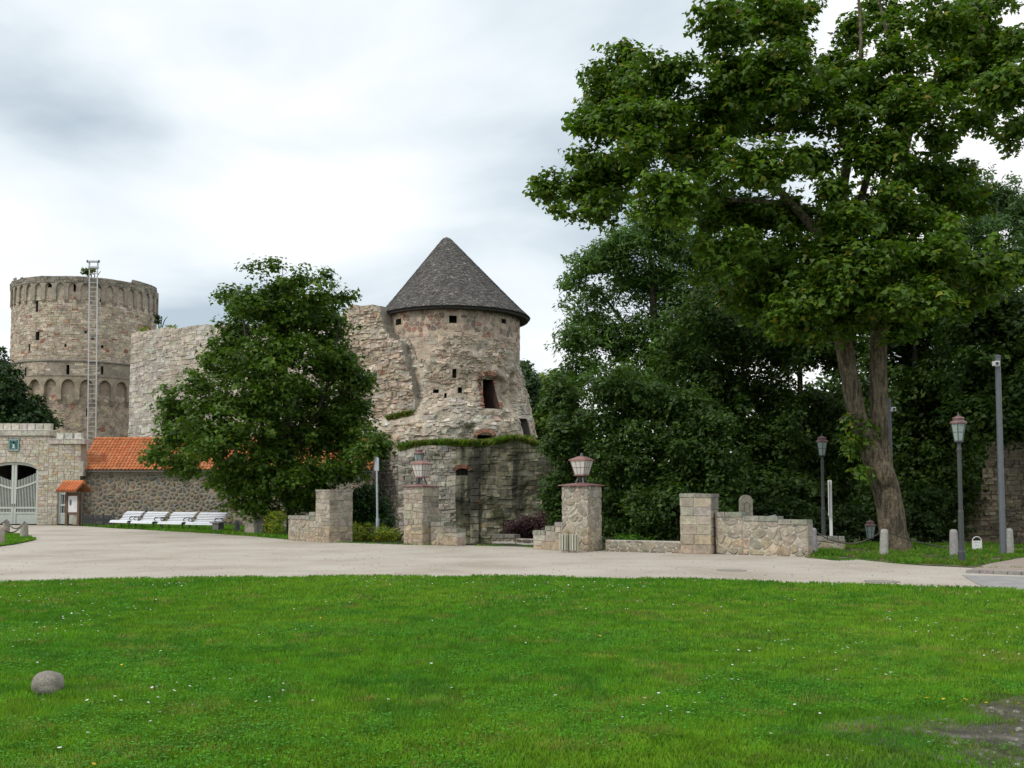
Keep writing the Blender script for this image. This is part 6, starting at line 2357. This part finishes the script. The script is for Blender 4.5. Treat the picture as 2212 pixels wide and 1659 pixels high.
def make_tree(name, label, cat, base, stems, masses, Y, N, size, shape, cols, wts, seed, group=None, rc=(0.5, 0.9), kcl=1.0, bark=(0.10, 0.088, 0.072), depth=1.0, singles=0, spray=0.58, tw=0.012, sides=10, limbs=True, flat_z=0.27, litter=0.0):
    rng = np.random.default_rng(seed)
    root = thing(name, label, cat, base, 0, group)
    nodes, nrad = [], []
    for si, (pts, rad) in enumerate(stems):
        pts = [np.array(p, float) for p in pts]
        # resample smoothly
        P, Rr = [], []
        for i in range(len(pts) - 1):
            for t in np.linspace(0, 1, 5)[:-1]:
                p0, p1, p2, p3 = pts[max(i - 1, 0)], pts[i], pts[i + 1], pts[min(i + 2, len(pts) - 1)]
                q = 0.5 * ((2 * p1) + (-p0 + p2) * t + (2 * p0 - 5 * p1 + 4 * p2 - p3) * t * t + (-p0 + 3 * p1 - 3 * p2 + p3) * t ** 3)
                P.append(q); Rr.append(rad[i] + (rad[i + 1] - rad[i]) * t)
        P.append(pts[-1]); Rr.append(rad[-1])
        m = MB(); m.tube([tuple(p) for p in P], Rr, sides, bark, wob=0.16, seed=si * 3.3)
        m.build('trunk' if si == 0 else 'limb', M['bark'], root, smooth=True)
        nodes += P; nrad += Rr
    cl, cr, cm = [], [], []
    for mi, ms in enumerate(masses):
        x, y, rx, ry = ms[:4]
        dz = ms[4] if len(ms) > 4 else rng.uniform(-1.15, 0.8) * depth
        c = np.array(at(x, y, Y + dz))
        wx, wz = 1.24 * rx / FOC * (Y + dz), 1.24 * ry / FOC * (Y + dz)
        wy = min((wx + wz) / 2, 2.6 * depth + 0.8)
        r_ = rng.uniform(*rc)
        n = max(2, int(kcl * 10.5 * (wx * wz + wx * wy + wy * wz) / 3 / (np.mean(rc) ** 2)))
        for _ in range(n):
            d = rng.normal(0, 1, 3); d /= np.linalg.norm(d)
            f = rng.random() ** 0.45 * (1.0 if rng.random() > 0.16 else rng.uniform(1.05, 1.3))
            r = rng.uniform(*rc) * (0.75 if f > 0.8 else 1.0)
            k = np.array((max(wx - r * 0.5, 0.12), max(wy - r * 0.4, 0.12), max(wz - r * 0.4, 0.12)))
            cl.append(c + d * f * k); cr.append(r); cm.append(mi)
    cl, cr = np.array(cl), np.array(cr)
    # branches to every clump
    order = np.argsort(np.linalg.norm(cl - np.mean(nodes, 0), axis=1)) if nodes else []
    tb = MB()
    nd, nr = [np.array(p) for p in nodes], list(nrad)
    for i in order:
        A = np.array(nd)
        t = cl[i]
        dist = np.linalg.norm(A - t, axis=1) + 1.2 * np.maximum(0, A[:, 2] - t[2] + 0.3)
        j = int(np.argmin(dist))
        p, L = A[j], float(np.linalg.norm(A[j] - t))
        if L < 0.15:
            continue
        r0 = min(nr[j] * 0.7, tw + 0.016 * L)
        pts = []
        off = rng.normal(0, 0.08, 3) * L
        for f in (0, 0.33, 0.66, 1.0):
            q = p + (t - p) * f + off * math.sin(PI * f)
            q[2] += 0.10 * L * math.sin(PI * f)
            pts.append(tuple(q))
        rr = [r0, r0 * 0.8, r0 * 0.6, r0 * 0.35]
        tb.tube(pts, rr, 4, bark, cap=False)
        for q, r in zip(pts[1:], rr[1:]):
            nd.append(np.array(q)); nr.append(r)
    if limbs and tb.n:
        tb.build('branches', M['bark'], root, smooth=True, kind='stuff')
    # leaves in sprays
    pr = cr ** 2; pr /= pr.sum()
    ci = rng.choice(len(cl), N, p=pr)
    NS = 6
    so = rng.normal(0, 1, (len(cl), NS, 3)); so /= np.linalg.norm(so, axis=2, keepdims=True)
    so *= (rng.random((len(cl), NS, 1)) ** 0.4) * cr[:, None, None] * np.array((0.85, 0.85, 0.7))
    s = rng.integers(0, NS, N)
    off = so[ci, s]
    a, q = rng.uniform(0, 2 * PI, N), np.sqrt(rng.random(N))
    rad = cr[ci] * spray
    loc = np.stack([np.cos(a) * q * rad, np.sin(a) * q * rad, rng.normal(0, flat_z, N) * rad - 0.25 * q * q * rad], 1)
    P = cl[ci] + off + loc
    out = off + loc
    out = out / np.maximum(np.linalg.norm(out, axis=1, keepdims=True), 1e-6)
    Nn = np.array((0, 0, 0.75)) + out * 0.55 + rng.normal(0, 0.38, (N, 3))
    sz = size * rng.uniform(0.5, 1.3, N)
    tone = rng.uniform(0.82, 1.18, len(cl))[ci]
    C = palette(N, rng, cols, wts) * tone[:, None]
    keep = np.ones(N, bool)
    if singles:
        px, py = proj(P)
        vis = (px > 0) & (px < 2212) & (py > 0)
        dist = np.where(vis, np.linalg.norm(P - np.array((0, 0, EYE)), axis=1), 1e9)
        sel = np.argsort(dist)[:singles]
        keep[sel] = False
        V, F, Cc, (T, B, Nu) = leaf_arrays(P[sel], Nn[sel], sz[sel], shape, C[sel], rng)
        ms_ = []
        for k in range(6):
            lv, lf, lc, _ = leaf_arrays(np.zeros((1, 3)), np.array([[0, 0, 1.0]]), np.ones(1), shape, palette(1, rng, cols, wts), np.random.default_rng(k))
            tpl = shape[0]
            bend = -0.18 * (tpl[:, 0] ** 2 * 2 + np.maximum(tpl[:, 1], 0) ** 2)
            me = tri_mesh('leaf', np.stack([tpl[:, 0], tpl[:, 1], bend], 1), np.array(shape[1]), lc)
            me.materials.append(M['leaf']); ms_.append(me)
        b0 = Vector(base)
        for k, i in enumerate(sel):
            o = bpy.data.objects.new('leaf', ms_[k % 6]); COL.objects.link(o)
            o.parent = root
            mt = Matrix((B[k], T[k], Nu[k])).transposed().to_4x4()
            o.matrix_basis = Matrix.Translation(Vector(P[i]) - b0) @ mt @ Matrix.Scale(float(sz[i]), 4)
    V, F, Cc, _ = leaf_arrays(P[keep], Nn[keep], sz[keep], shape, C[keep], rng)
    V = V - np.array(base)
    o = link('crown', tri_mesh('crown', V, F, Cc), M['leaf'], root)
    o['kind'] = 'stuff'
    return root


def stem(Y, pts, rad):
    return ([at(x, y, Y + (p[0] if p else 0)) for x, y, *p in pts], rad)


MC = [(0.085, 0.160, 0.015), (0.110, 0.190, 0.017), (0.062, 0.128, 0.015), (0.175, 0.185, 0.018), (0.210, 0.150, 0.017)]
MW = [4, 3, 3, 0.7, 0.05]
YM = 31.4
b = gp(1938, 1188)
maple_masses = [(1345, 112, 38, 34), (1330, 190, 95, 62), (1425, 165, 75, 55), (1305, 262, 78, 32), (1400, 262, 80, 45), (1250, 395, 90, 40), (1178, 415, 34, 26), (1335, 375, 90, 52), (1300, 448, 58, 34), (1230, 455, 40, 18),
                (1490, 320, 95, 95), (1455, 425, 95, 62), (1560, 55, 60, 60), (1640, 40, 75, 62), (1715, 60, 60, 70), (1590, 150, 80, 62), (1545, 235, 70, 70), (1690, 165, 90, 72), (1640, 255, 85, 62), (1760, 215, 80, 62),
                (1815, 150, 60, 36), (1890, 190, 90, 56), (1975, 225, 85, 62), (2045, 285, 62, 34), (2010, 40, 85, 60), (2085, 95, 70, 82), (2130, 30, 70, 62), (2150, 195, 62, 40), (2190, 285, 46, 42), (2200, 110, 40, 60),
                (1640, 360, 95, 55), (1750, 345, 62, 40), (1560, 440, 100, 55), (1690, 470, 105, 45), (1880, 300, 60, 40), (1830, 470, 95, 42), (1950, 480, 105, 45), (2000, 375, 95, 45), (2060, 420, 80, 50),
                (1560, 545, 95, 60), (1680, 560, 105, 62), (1800, 565, 100, 52), (1920, 570, 105, 60), (2040, 545, 95, 62), (2130, 590, 75, 52), (1640, 640, 90, 52), (1760, 650, 85, 42), (1870, 655, 90, 42), (1975, 645, 85, 48), (2070, 650, 80, 42),
                (1715, 705, 62, 32), (1840, 704, 60, 18, -1.2), (1935, 715, 52, 26), (1830, 600, 70, 50, -2.6), (1895, 560, 70, 45, -2.8), (1830, 480, 60, 42, -2.4), (1905, 640, 60, 40, -2.6), (1815, 400, 50, 30, -2.2), (1860, 350, 50, 26, -2.0), (1930, 430, 50, 40, -2.2), (1840, 250, 55, 40, -2.0), (1930, 330, 50, 30, -2), (2140, 130, 60, 52), (2185, 180, 46, 46), (2100, 235, 60, 40), (2060, 180, 56, 46), (1950, 120, 60, 40), (1850, 70, 34, 46, 1.6), (1905, 20, 40, 34, 1.8), (1930, 60, 30, 30, 1.2), (1265, 255, 36, 26), (1270, 330, 40, 18), (1390, 320, 60, 26), (1840, 962, 12, 26, -0.4), (1862, 1012, 13, 17, -0.4), (1850, 925, 8, 10, -.4)]
make_tree('maple_tree', 'huge spreading maple with a leaning forked trunk beside the drive', 'tree', b,
          [stem(YM, [(1938, 1194), (1930, 1150), (1916, 1063), (1893, 995), (1853, 900), (1826, 760), (1816, 690), (1815, 560), (1822, 400), (1852, 240, .5), (1860, 90, .8), (1850, -60, 1)], [0.50, 0.40, 0.385, 0.37, 0.27, 0.265, 0.24, 0.19, 0.15, 0.10, 0.06, 0.03]),
           stem(YM, [(1912, 1040), (1905, 985), (1899, 890), (1898, 740), (1907, 620), (1928, 430, .6), (1966, 260, 1), (1925, 110, .6), (1890, -40, .4)], [0.30, 0.29, 0.26, 0.25, 0.21, 0.16, 0.11, 0.06, 0.03]),
           stem(YM, [(1908, 1060, -.1), (1913, 1030, -.28), (1905, 1005, -.25), (1903, 990, 0)], [0.20, 0.31, 0.27, 0.1]),
           stem(YM, [(1816, 560), (1700, 430, .3), (1640, 380, .8), (1520, 330, 1), (1420, 280, 1), (1350, 200, .8)], [0.16, 0.12, 0.09, 0.06, 0.04, 0.02]),
           stem(YM, [(1705, 438, .3), (1560, 430, .8), (1420, 405, .8), (1310, 395, .6)], [0.09, 0.07, 0.05, 0.02]),
           stem(YM, [(1966, 262, 1), (2050, 190, 1), (2110, 90, .8), (2150, -20, .6)], [0.12, 0.09, 0.06, 0.03]),
           stem(YM, [(1826, 560, 0), (1900, 300, -.6), (1960, 250, -.6), (2010, 225, -.6)], [0.13, 0.09, 0.06, 0.03]),
           stem(YM, [(1835, 335, .2), (1780, 190, 1.0), (1700, 60, 1.6), (1690, -60, 1.8)], [0.13, 0.10, 0.06, 0.03]),
           stem(YM, [(1852, 890, 0), (1828, 903, -.1), (1816, 909, -.15)], [0.15, 0.10, 0.09])],
          maple_masses, YM, 122000, 0.19, MAPLE, MC, MW, 101, rc=(0.34, 0.72), kcl=0.6, depth=2.6, singles=300, sides=16, bark=(0.165, 0.135, 0.092), tw=0.014)

C2 = [(0.072, 0.140, 0.016), (0.094, 0.168, 0.017), (0.052, 0.108, 0.015), (0.13, 0.165, 0.017)]
W2 = [4, 3, 3, 0.5]
YT = 46.0
mid = [(556, 582, 13, 22), (598, 580, 15, 26), (645, 590, 15, 30), (698, 605, 14, 30), (738, 636, 13, 24), (492, 628, 16, 26), (600, 620, 40, 28), (680, 640, 40, 28), (545, 650, 40, 40), (620, 670, 85, 62), (520, 705, 62, 52), (700, 700, 70, 62), (600, 765, 105, 60), (490, 775, 62, 50), (725, 785, 70, 55),
       (770, 820, 40, 38), (440, 850, 58, 45), (560, 860, 110, 60), (680, 870, 105, 60), (760, 880, 50, 42), (370, 880, 40, 48), (400, 935, 70, 48), (500, 950, 110, 60), (630, 955, 110, 60), (740, 950, 85, 50), (800, 965, 48, 36), (835, 962, 22, 18),
       (350, 985, 30, 26), (400, 1000, 60, 28), (515, 1030, 80, 40), (640, 1035, 95, 42), (730, 1010, 70, 38), (560, 1085, 75, 30), (660, 1080, 60, 26)]
make_tree('young_maple', 'broad young maple in front of the curtain wall and tiled roof', 'tree', (*at(605, 1100, YT)[:2], 0),
          [stem(YT, [(628, 1152), (627, 1060), (625, 950), (618, 820), (610, 700), (605, 610)], [0.20, 0.17, 0.15, 0.11, 0.07, 0.03]),
           stem(YT, [(577, 1152, .6), (576, 1060, .6), (570, 950, .5), (550, 820, .3), (530, 720, 0), (520, 650, 0)], [0.15, 0.13, 0.11, 0.08, 0.05, 0.02]),
           stem(YT, [(626, 1000, 0), (690, 880, .2), (720, 780, .2), (730, 690, 0)], [0.11, 0.08, 0.05, 0.02])],
          mid, YT, 70000, 0.20, MAPLE, C2, W2, 102, rc=(0.45, 0.85), kcl=0.62, depth=2.2, tw=0.012)

AC = [(0.084, 0.165, 0.034), (0.106, 0.195, 0.038), (0.064, 0.134, 0.028), (0.13, 0.205, 0.038)]
AW = [4, 3, 3, 1]
YA = 54.0
make_tree('ash_tree', 'tall feathery ash tree standing behind the big maple', 'tree', (*at(1430, 1100, YA)[:2], -3),
          [stem(YA, [(1430, 1240), (1428, 1000), (1420, 800), (1410, 640), (1400, 500)], [0.4, 0.34, 0.28, 0.18, 0.06]), stem(YA, [(1424, 900), (1480, 760), (1520, 640), (1540, 540)], [0.2, 0.16, 0.1, 0.04]), stem(YA, [(1420, 800), (1350, 700), (1280, 610)], [0.16, 0.1, 0.04])],
          [(1285, 560, 62, 38), (1245, 600, 36, 30), (1345, 530, 70, 40), (1410, 470, 60, 40), (1450, 520, 90, 60), (1260, 660, 48, 45), (1370, 610, 90, 60), (1480, 640, 100, 90), (1245, 730, 40, 40), (1320, 730, 85, 65), (1430, 750, 100, 80), (1550, 740, 100, 90), (1590, 600, 100, 90), (1260, 790, 46, 36), (1350, 830, 80, 55), (1460, 860, 90, 60)],
          YA, 72000, 0.32, LANCE, AC, AW, 103, rc=(0.6, 1.1), kcl=0.75, depth=2.5, group='trees beyond the moat')

DC = [(0.046, 0.090, 0.015), (0.062, 0.115, 0.017), (0.033, 0.070, 0.012), (0.085, 0.125, 0.017)]
DW = [4, 3, 3, 0.6]


def bgtree(label, xd, Y, trunk_r, masses, N, seed, size=0.25, cols=DC, shape=OVAL, zb=-3.0, rc=(0.7, 1.2), kcl=0.75, name='dark_tree', top=None, dep=2.0):
    ys = [m[1] + m[3] * 0.6 for m in masses]
    yt = top or min(ys)
    zt = at(xd, yt, Y)[2]
    x = at(xd, 1000, Y)[0]
    st = ([(x, Y, zb - 0.2), (x + 0.1, Y, zb + 0.35 * (zt - zb)), (x - 0.1, Y, zb + 0.7 * (zt - zb)), (x, Y, zt)], [trunk_r, trunk_r * 0.8, trunk_r * 0.5, 0.05])
    return make_tree(name, label, 'tree', (x, Y, zb), [st], masses, Y, int(N * 2.0), size, shape, cols, DW, seed, rc=rc, kcl=kcl, depth=dep, group='trees beyond the moat')


bgtree('dark leafy tree behind the block pillar', 1610, 47, 0.28, [(1560, 700, 110, 80), (1660, 740, 100, 80), (1520, 830, 90, 70), (1620, 850, 110, 70), (1560, 930, 110, 70), (1660, 960, 100, 70), (1500, 960, 60, 60), (1600, 1040, 120, 60), (1680, 1060, 80, 60)], 24000, 111)
bgtree('dark leafy tree directly behind the tall lamp at the plinth', 1735, 52, 0.30, [(1700, 640, 110, 80), (1800, 680, 110, 80), (1720, 740, 90, 50), (1830, 760, 90, 55), (1700, 880, 80, 55), (1790, 900, 90, 60), (1720, 970, 90, 60), (1820, 990, 100, 70), (1760, 1070, 120, 60)], 24000, 112)
bgtree('dark leafy tree behind the maple trunk', 1985, 45, 0.30, [(1960, 640, 120, 80), (2050, 700, 100, 80), (1950, 760, 90, 60), (2030, 820, 110, 70), (1960, 900, 90, 70), (2060, 930, 80, 70), (1990, 1010, 100, 70), (2060, 1060, 60, 60), (1940, 1080, 80, 50)], 24000, 113)
bgtree('dark leafy tree overhanging the ruined wall', 2275, 39.5, 0.30, [(2140, 850, 60, 40), (2200, 880, 50, 30), (2140, 690, 100, 80), (2220, 720, 100, 80), (2150, 800, 100, 70), (2230, 830, 80, 70), (2120, 890, 70, 50), (2210, 900, 80, 50), (2290, 780, 80, 120)], 22000, 114)
bgtree('pale green tree standing high behind the ruined wall', 2170, 62, 0.35, [(2105, 410, 50, 38), (2160, 450, 70, 52), (2215, 490, 60, 60), (2090, 500, 70, 50), (2160, 560, 90, 60), (2240, 600, 70, 60), (2080, 590, 80, 50), (2270, 520, 60, 90)], 18000, 115, size=0.36, cols=[(0.070, 0.135, 0.04), (0.085, 0.155, 0.045), (0.05, 0.11, 0.035), (0.095, 0.16, 0.045)], shape=LANCE, name='pale_tree')
bgtree('far dark tree closing the gap behind the maple and lamp', 1880, 64, 0.35, [(1840, 860, 110, 60), (1930, 900, 110, 80), (1800, 960, 120, 70), (1900, 1000, 130, 70), (1700, 1030, 130, 60), (1990, 1060, 130, 60), (1830, 1080, 160, 50), (1600, 1080, 130, 50)], 18000, 116, size=0.42, rc=(0.9, 1.5))
bgtree('far dark tree closing the view behind the ruined wall', 2140, 66, 0.35, [(2060, 900, 110, 80), (2160, 940, 110, 80), (2230, 1000, 110, 80), (2080, 1020, 120, 70), (2300, 900, 100, 120), (2180, 1080, 150, 50)], 14000, 117, size=0.42, rc=(0.9, 1.5))
bgtree('far dark tree filling the gap behind the lantern pillar', 1285, 72, 0.3, [(1265, 960, 50, 45), (1310, 990, 55, 45), (1250, 1040, 50, 45), (1300, 1060, 70, 45), (1380, 1050, 60, 50), (1260, 1100, 70, 40)], 7000, 121, size=0.42, rc=(0.9, 1.5))
# distant trees behind the conical tower
bgtree('distant yellow green tree right of the conical roofed tower', 1192, 112, 0.4, [(1165, 850, 26, 40), (1200, 835, 38, 30), (1230, 840, 30, 32), (1190, 880, 45, 40), (1225, 910, 40, 40), (1175, 930, 40, 50)], 9000, 118, size=0.6, cols=[(0.10, 0.175, 0.035), (0.13, 0.20, 0.035), (0.075, 0.145, 0.03), (0.20, 0.20, 0.02)], rc=(1.0, 1.8), name='distant_tree')
bgtree('distant thin tree peeping out beside the conical roofed tower', 1140, 100, 0.25, [(1136, 790, 10, 9), (1140, 812, 17, 17), (1150, 835, 18, 18), (1142, 860, 20, 24)], 1800, 119, size=0.5, cols=[(0.06, 0.11, 0.04), (0.07, 0.125, 0.045), (0.05, 0.10, 0.035), (0.06, 0.11, 0.04)], rc=(0.5, 0.9), name='distant_tree')
# tree at the left edge behind the gatehouse
bgtree('dark tree rising behind the gatehouse battlements', 10, 76, 0.4, [(-10, 780, 22, 26), (10, 805, 30, 26), (-30, 830, 40, 40), (20, 850, 42, 34), (50, 880, 42, 26), (-20, 910, 60, 40), (75, 905, 38, 22), (95, 920, 28, 16), (30, 930, 60, 26), (-60, 880, 50, 60)], 15000, 120, size=0.36, cols=[(0.034, 0.070, 0.022), (0.045, 0.085, 0.025), (0.024, 0.055, 0.018), (0.06, 0.10, 0.025)], zb=0.0)


def shrub(label, xd, yd, Y, masses, N, seed, cols, wts, size=0.16, shape=OVAL, zb=None, group='shrubs along the moat', name='shrub', rc=(0.35, 0.6), kcl=0.8, dep=0.7, bark=(0.09, 0.075, 0.06)):
    x = at(xd, 1000, Y)[0]
    z0 = float(terrain(x, Y)) if zb is None else zb
    zt = at(xd, yd, Y)[2]
    st = [([(x + dx, Y, z0 - 0.1), (x + dx * 2, Y + 0.1, (z0 + zt) / 2), (x + dx * 4, Y, z0 + (zt - z0) * 0.85)], [0.06, 0.045, 0.02]) for dx in (-0.15, 0.02, 0.16)]
    return make_tree(name, label, 'shrub', (x, Y, z0), st, masses, Y, N, size, shape, cols, wts, seed, rc=rc, kcl=kcl, depth=dep, group=group, bark=bark, tw=0.008, sides=6)


SC = [(0.050, 0.100, 0.018), (0.066, 0.126, 0.02), (0.037, 0.077, 0.015), (0.088, 0.14, 0.02)]
shrub('tall dark shrub covering the right end of the mossy bastion', 1225, 800, 44, [(1215, 850, 34, 40), (1235, 900, 50, 55), (1205, 940, 40, 50), (1240, 990, 48, 50), (1215, 1040, 42, 50), (1235, 1090, 46, 45), (1195, 1090, 28, 40)], 17000, 131, SC, DW, 0.20, dep=1.2, rc=(0.45, 0.8))
shrub('broad dark shrub rising behind the lantern pillar', 1340, 800, 42, [(1330, 830, 62, 45), (1380, 870, 70, 55), (1310, 910, 62, 55), (1370, 950, 80, 55), (1320, 1010, 70, 60), (1400, 1040, 70, 60), (1330, 1090, 80, 45), (1340, 1145, 70, 30), (1430, 1150, 60, 28)], 23000, 132, SC, DW, 0.20, dep=1.4, rc=(0.45, 0.8))
shrub('broad leaning shrub behind the knee high wall', 1480, 850, 40, [(1450, 880, 70, 55), (1520, 920, 62, 50), (1470, 970, 80, 50), (1550, 990, 62, 45), (1500, 1040, 85, 45), (1575, 1050, 48, 38), (1440, 1090, 80, 45), (1530, 1100, 80, 40)], 24000, 133, SC, DW, 0.20, dep=1.3, rc=(0.45, 0.8))
shrub('low bright shrub peeping over the knee high wall', 1350, 1150, 38.5, [(1345, 1166, 26, 12), (1370, 1170, 22, 10), (1405, 1170, 16, 7)], 1800, 134, [(0.09, 0.22, 0.02), (0.11, 0.26, 0.02), (0.07, 0.18, 0.02), (0.1, 0.22, 0.02)], DW, 0.14, rc=(0.2, 0.35), shape=LANCE)
shrub('shadowed undergrowth behind the stepped wall and marker', 1660, 1080, 42, [(1630, 1120, 60, 35), (1690, 1120, 60, 40), (1750, 1130, 60, 35), (1820, 1130, 60, 40), (1600, 1140, 50, 25), (1880, 1140, 50, 30)], 10000, 135, [(c[0] * 0.6, c[1] * 0.6, c[2] * 0.6) for c in SC], DW, 0.20, dep=1.0, rc=(0.45, 0.8))  # shrub colours darkened: tree shade put into the leaf colour
shrub('shadowed undergrowth between the maple trunk and ruined wall', 2040, 1080, 41, [(1985, 1120, 50, 40), (2040, 1135, 42, 32), (2005, 1080, 50, 36)], 8000, 136, [(c[0] * 0.6, c[1] * 0.6, c[2] * 0.6) for c in SC], DW, 0.20, dep=1.0, rc=(0.45, 0.8))  # same darkened leaf colours, painting in the shade below the canopy
shrub('purple leaved barberry shrub before the mossy bastion', 1132, 1110, 39.5, [(1105, 1140, 22, 16), (1130, 1130, 30, 20), (1158, 1130, 20, 18), (1115, 1160, 30, 18), (1150, 1155, 30, 20), (1170, 1118, 8, 12), (1125, 1180, 40, 14)], 9000, 137, [(0.055, 0.022, 0.03), (0.075, 0.028, 0.036), (0.04, 0.018, 0.024), (0.10, 0.035, 0.03)], [4, 3, 3, 1], 0.085, rc=(0.22, 0.4), dep=0.5, name='barberry_shrub', bark=(0.10, 0.06, 0.05))
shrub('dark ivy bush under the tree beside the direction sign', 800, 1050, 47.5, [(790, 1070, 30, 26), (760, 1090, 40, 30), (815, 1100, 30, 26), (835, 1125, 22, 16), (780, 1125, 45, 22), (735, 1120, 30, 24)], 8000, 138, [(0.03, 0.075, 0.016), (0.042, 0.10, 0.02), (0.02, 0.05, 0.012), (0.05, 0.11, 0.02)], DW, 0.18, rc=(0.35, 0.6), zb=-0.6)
YC = [(0.15, 0.23, 0.018), (0.19, 0.27, 0.02), (0.11, 0.18, 0.018), (0.80, 0.56, 0.02)]
shrub('yellow flowering shrub at the end of the low wall', 588, 1100, 42.8, [(590, 1118, 14, 14), (585, 1138, 17, 16), (600, 1135, 14, 16), (590, 1153, 19, 10), (612, 1115, 10, 10)], 5200, 139, YC, [4, 3, 3, 0.7], 0.085, rc=(0.18, 0.32), shape=LANCE, dep=0.4, zb=0.0, group='yellow flowering plants', name='flowering_shrub')
for i, (x, yv, w) in enumerate(((770, 1148, 22), (800, 1146, 22), (828, 1150, 20), (850, 1154, 18))):
    lab = ['yellow flowering clump against the bare pillar', 'yellow flowering clump left of the direction sign foot', 'yellow flowering clump right of the direction sign foot', 'yellow flowering clump against the capped pillar'][i]
    shrub(lab, x, yv - 14, 38.4 + 0.2 * i - 0.9 * (i > 1), [(x, yv, w, 10), (x - 8, yv + 10, w, 9), (x + 6, yv + 14, w, 8), (x, yv - 9, w * 0.5, 5)], 3400, 140 + i, YC, [4, 3, 3, 1.1], 0.075, rc=(0.16, 0.28), shape=LANCE, dep=0.35, zb=-0.05, group='yellow flowering plants', name='flowering_plant')
# plants on the castle tops
shrub('small yellowish bush growing on top of the round tower', 193, 582, 96.5, [(190, 586, 13, 6), (197, 582, 8, 5)], 500, 150, [(0.12, 0.16, 0.03), (0.15, 0.18, 0.03), (0.09, 0.13, 0.03), (0.2, 0.2, 0.03)], DW, 0.28, rc=(0.25, 0.45), zb=at(193, 600, 96.5)[2] - 0.3, dep=0.4, group='bushes growing on the castle')
shrub('thin bush sprouting from the right side of the round tower', 341, 680, 99.0, [(342, 684, 5, 6), (344, 692, 4, 5), (339, 695, 5, 6)], 300, 151, [(0.05, 0.09, 0.03), (0.06, 0.1, 0.03), (0.04, 0.08, 0.03), (0.06, 0.1, 0.03)], DW, 0.26, rc=(0.2, 0.35), zb=at(341, 705, 99)[2], dep=0.3, group='bushes growing on the castle')
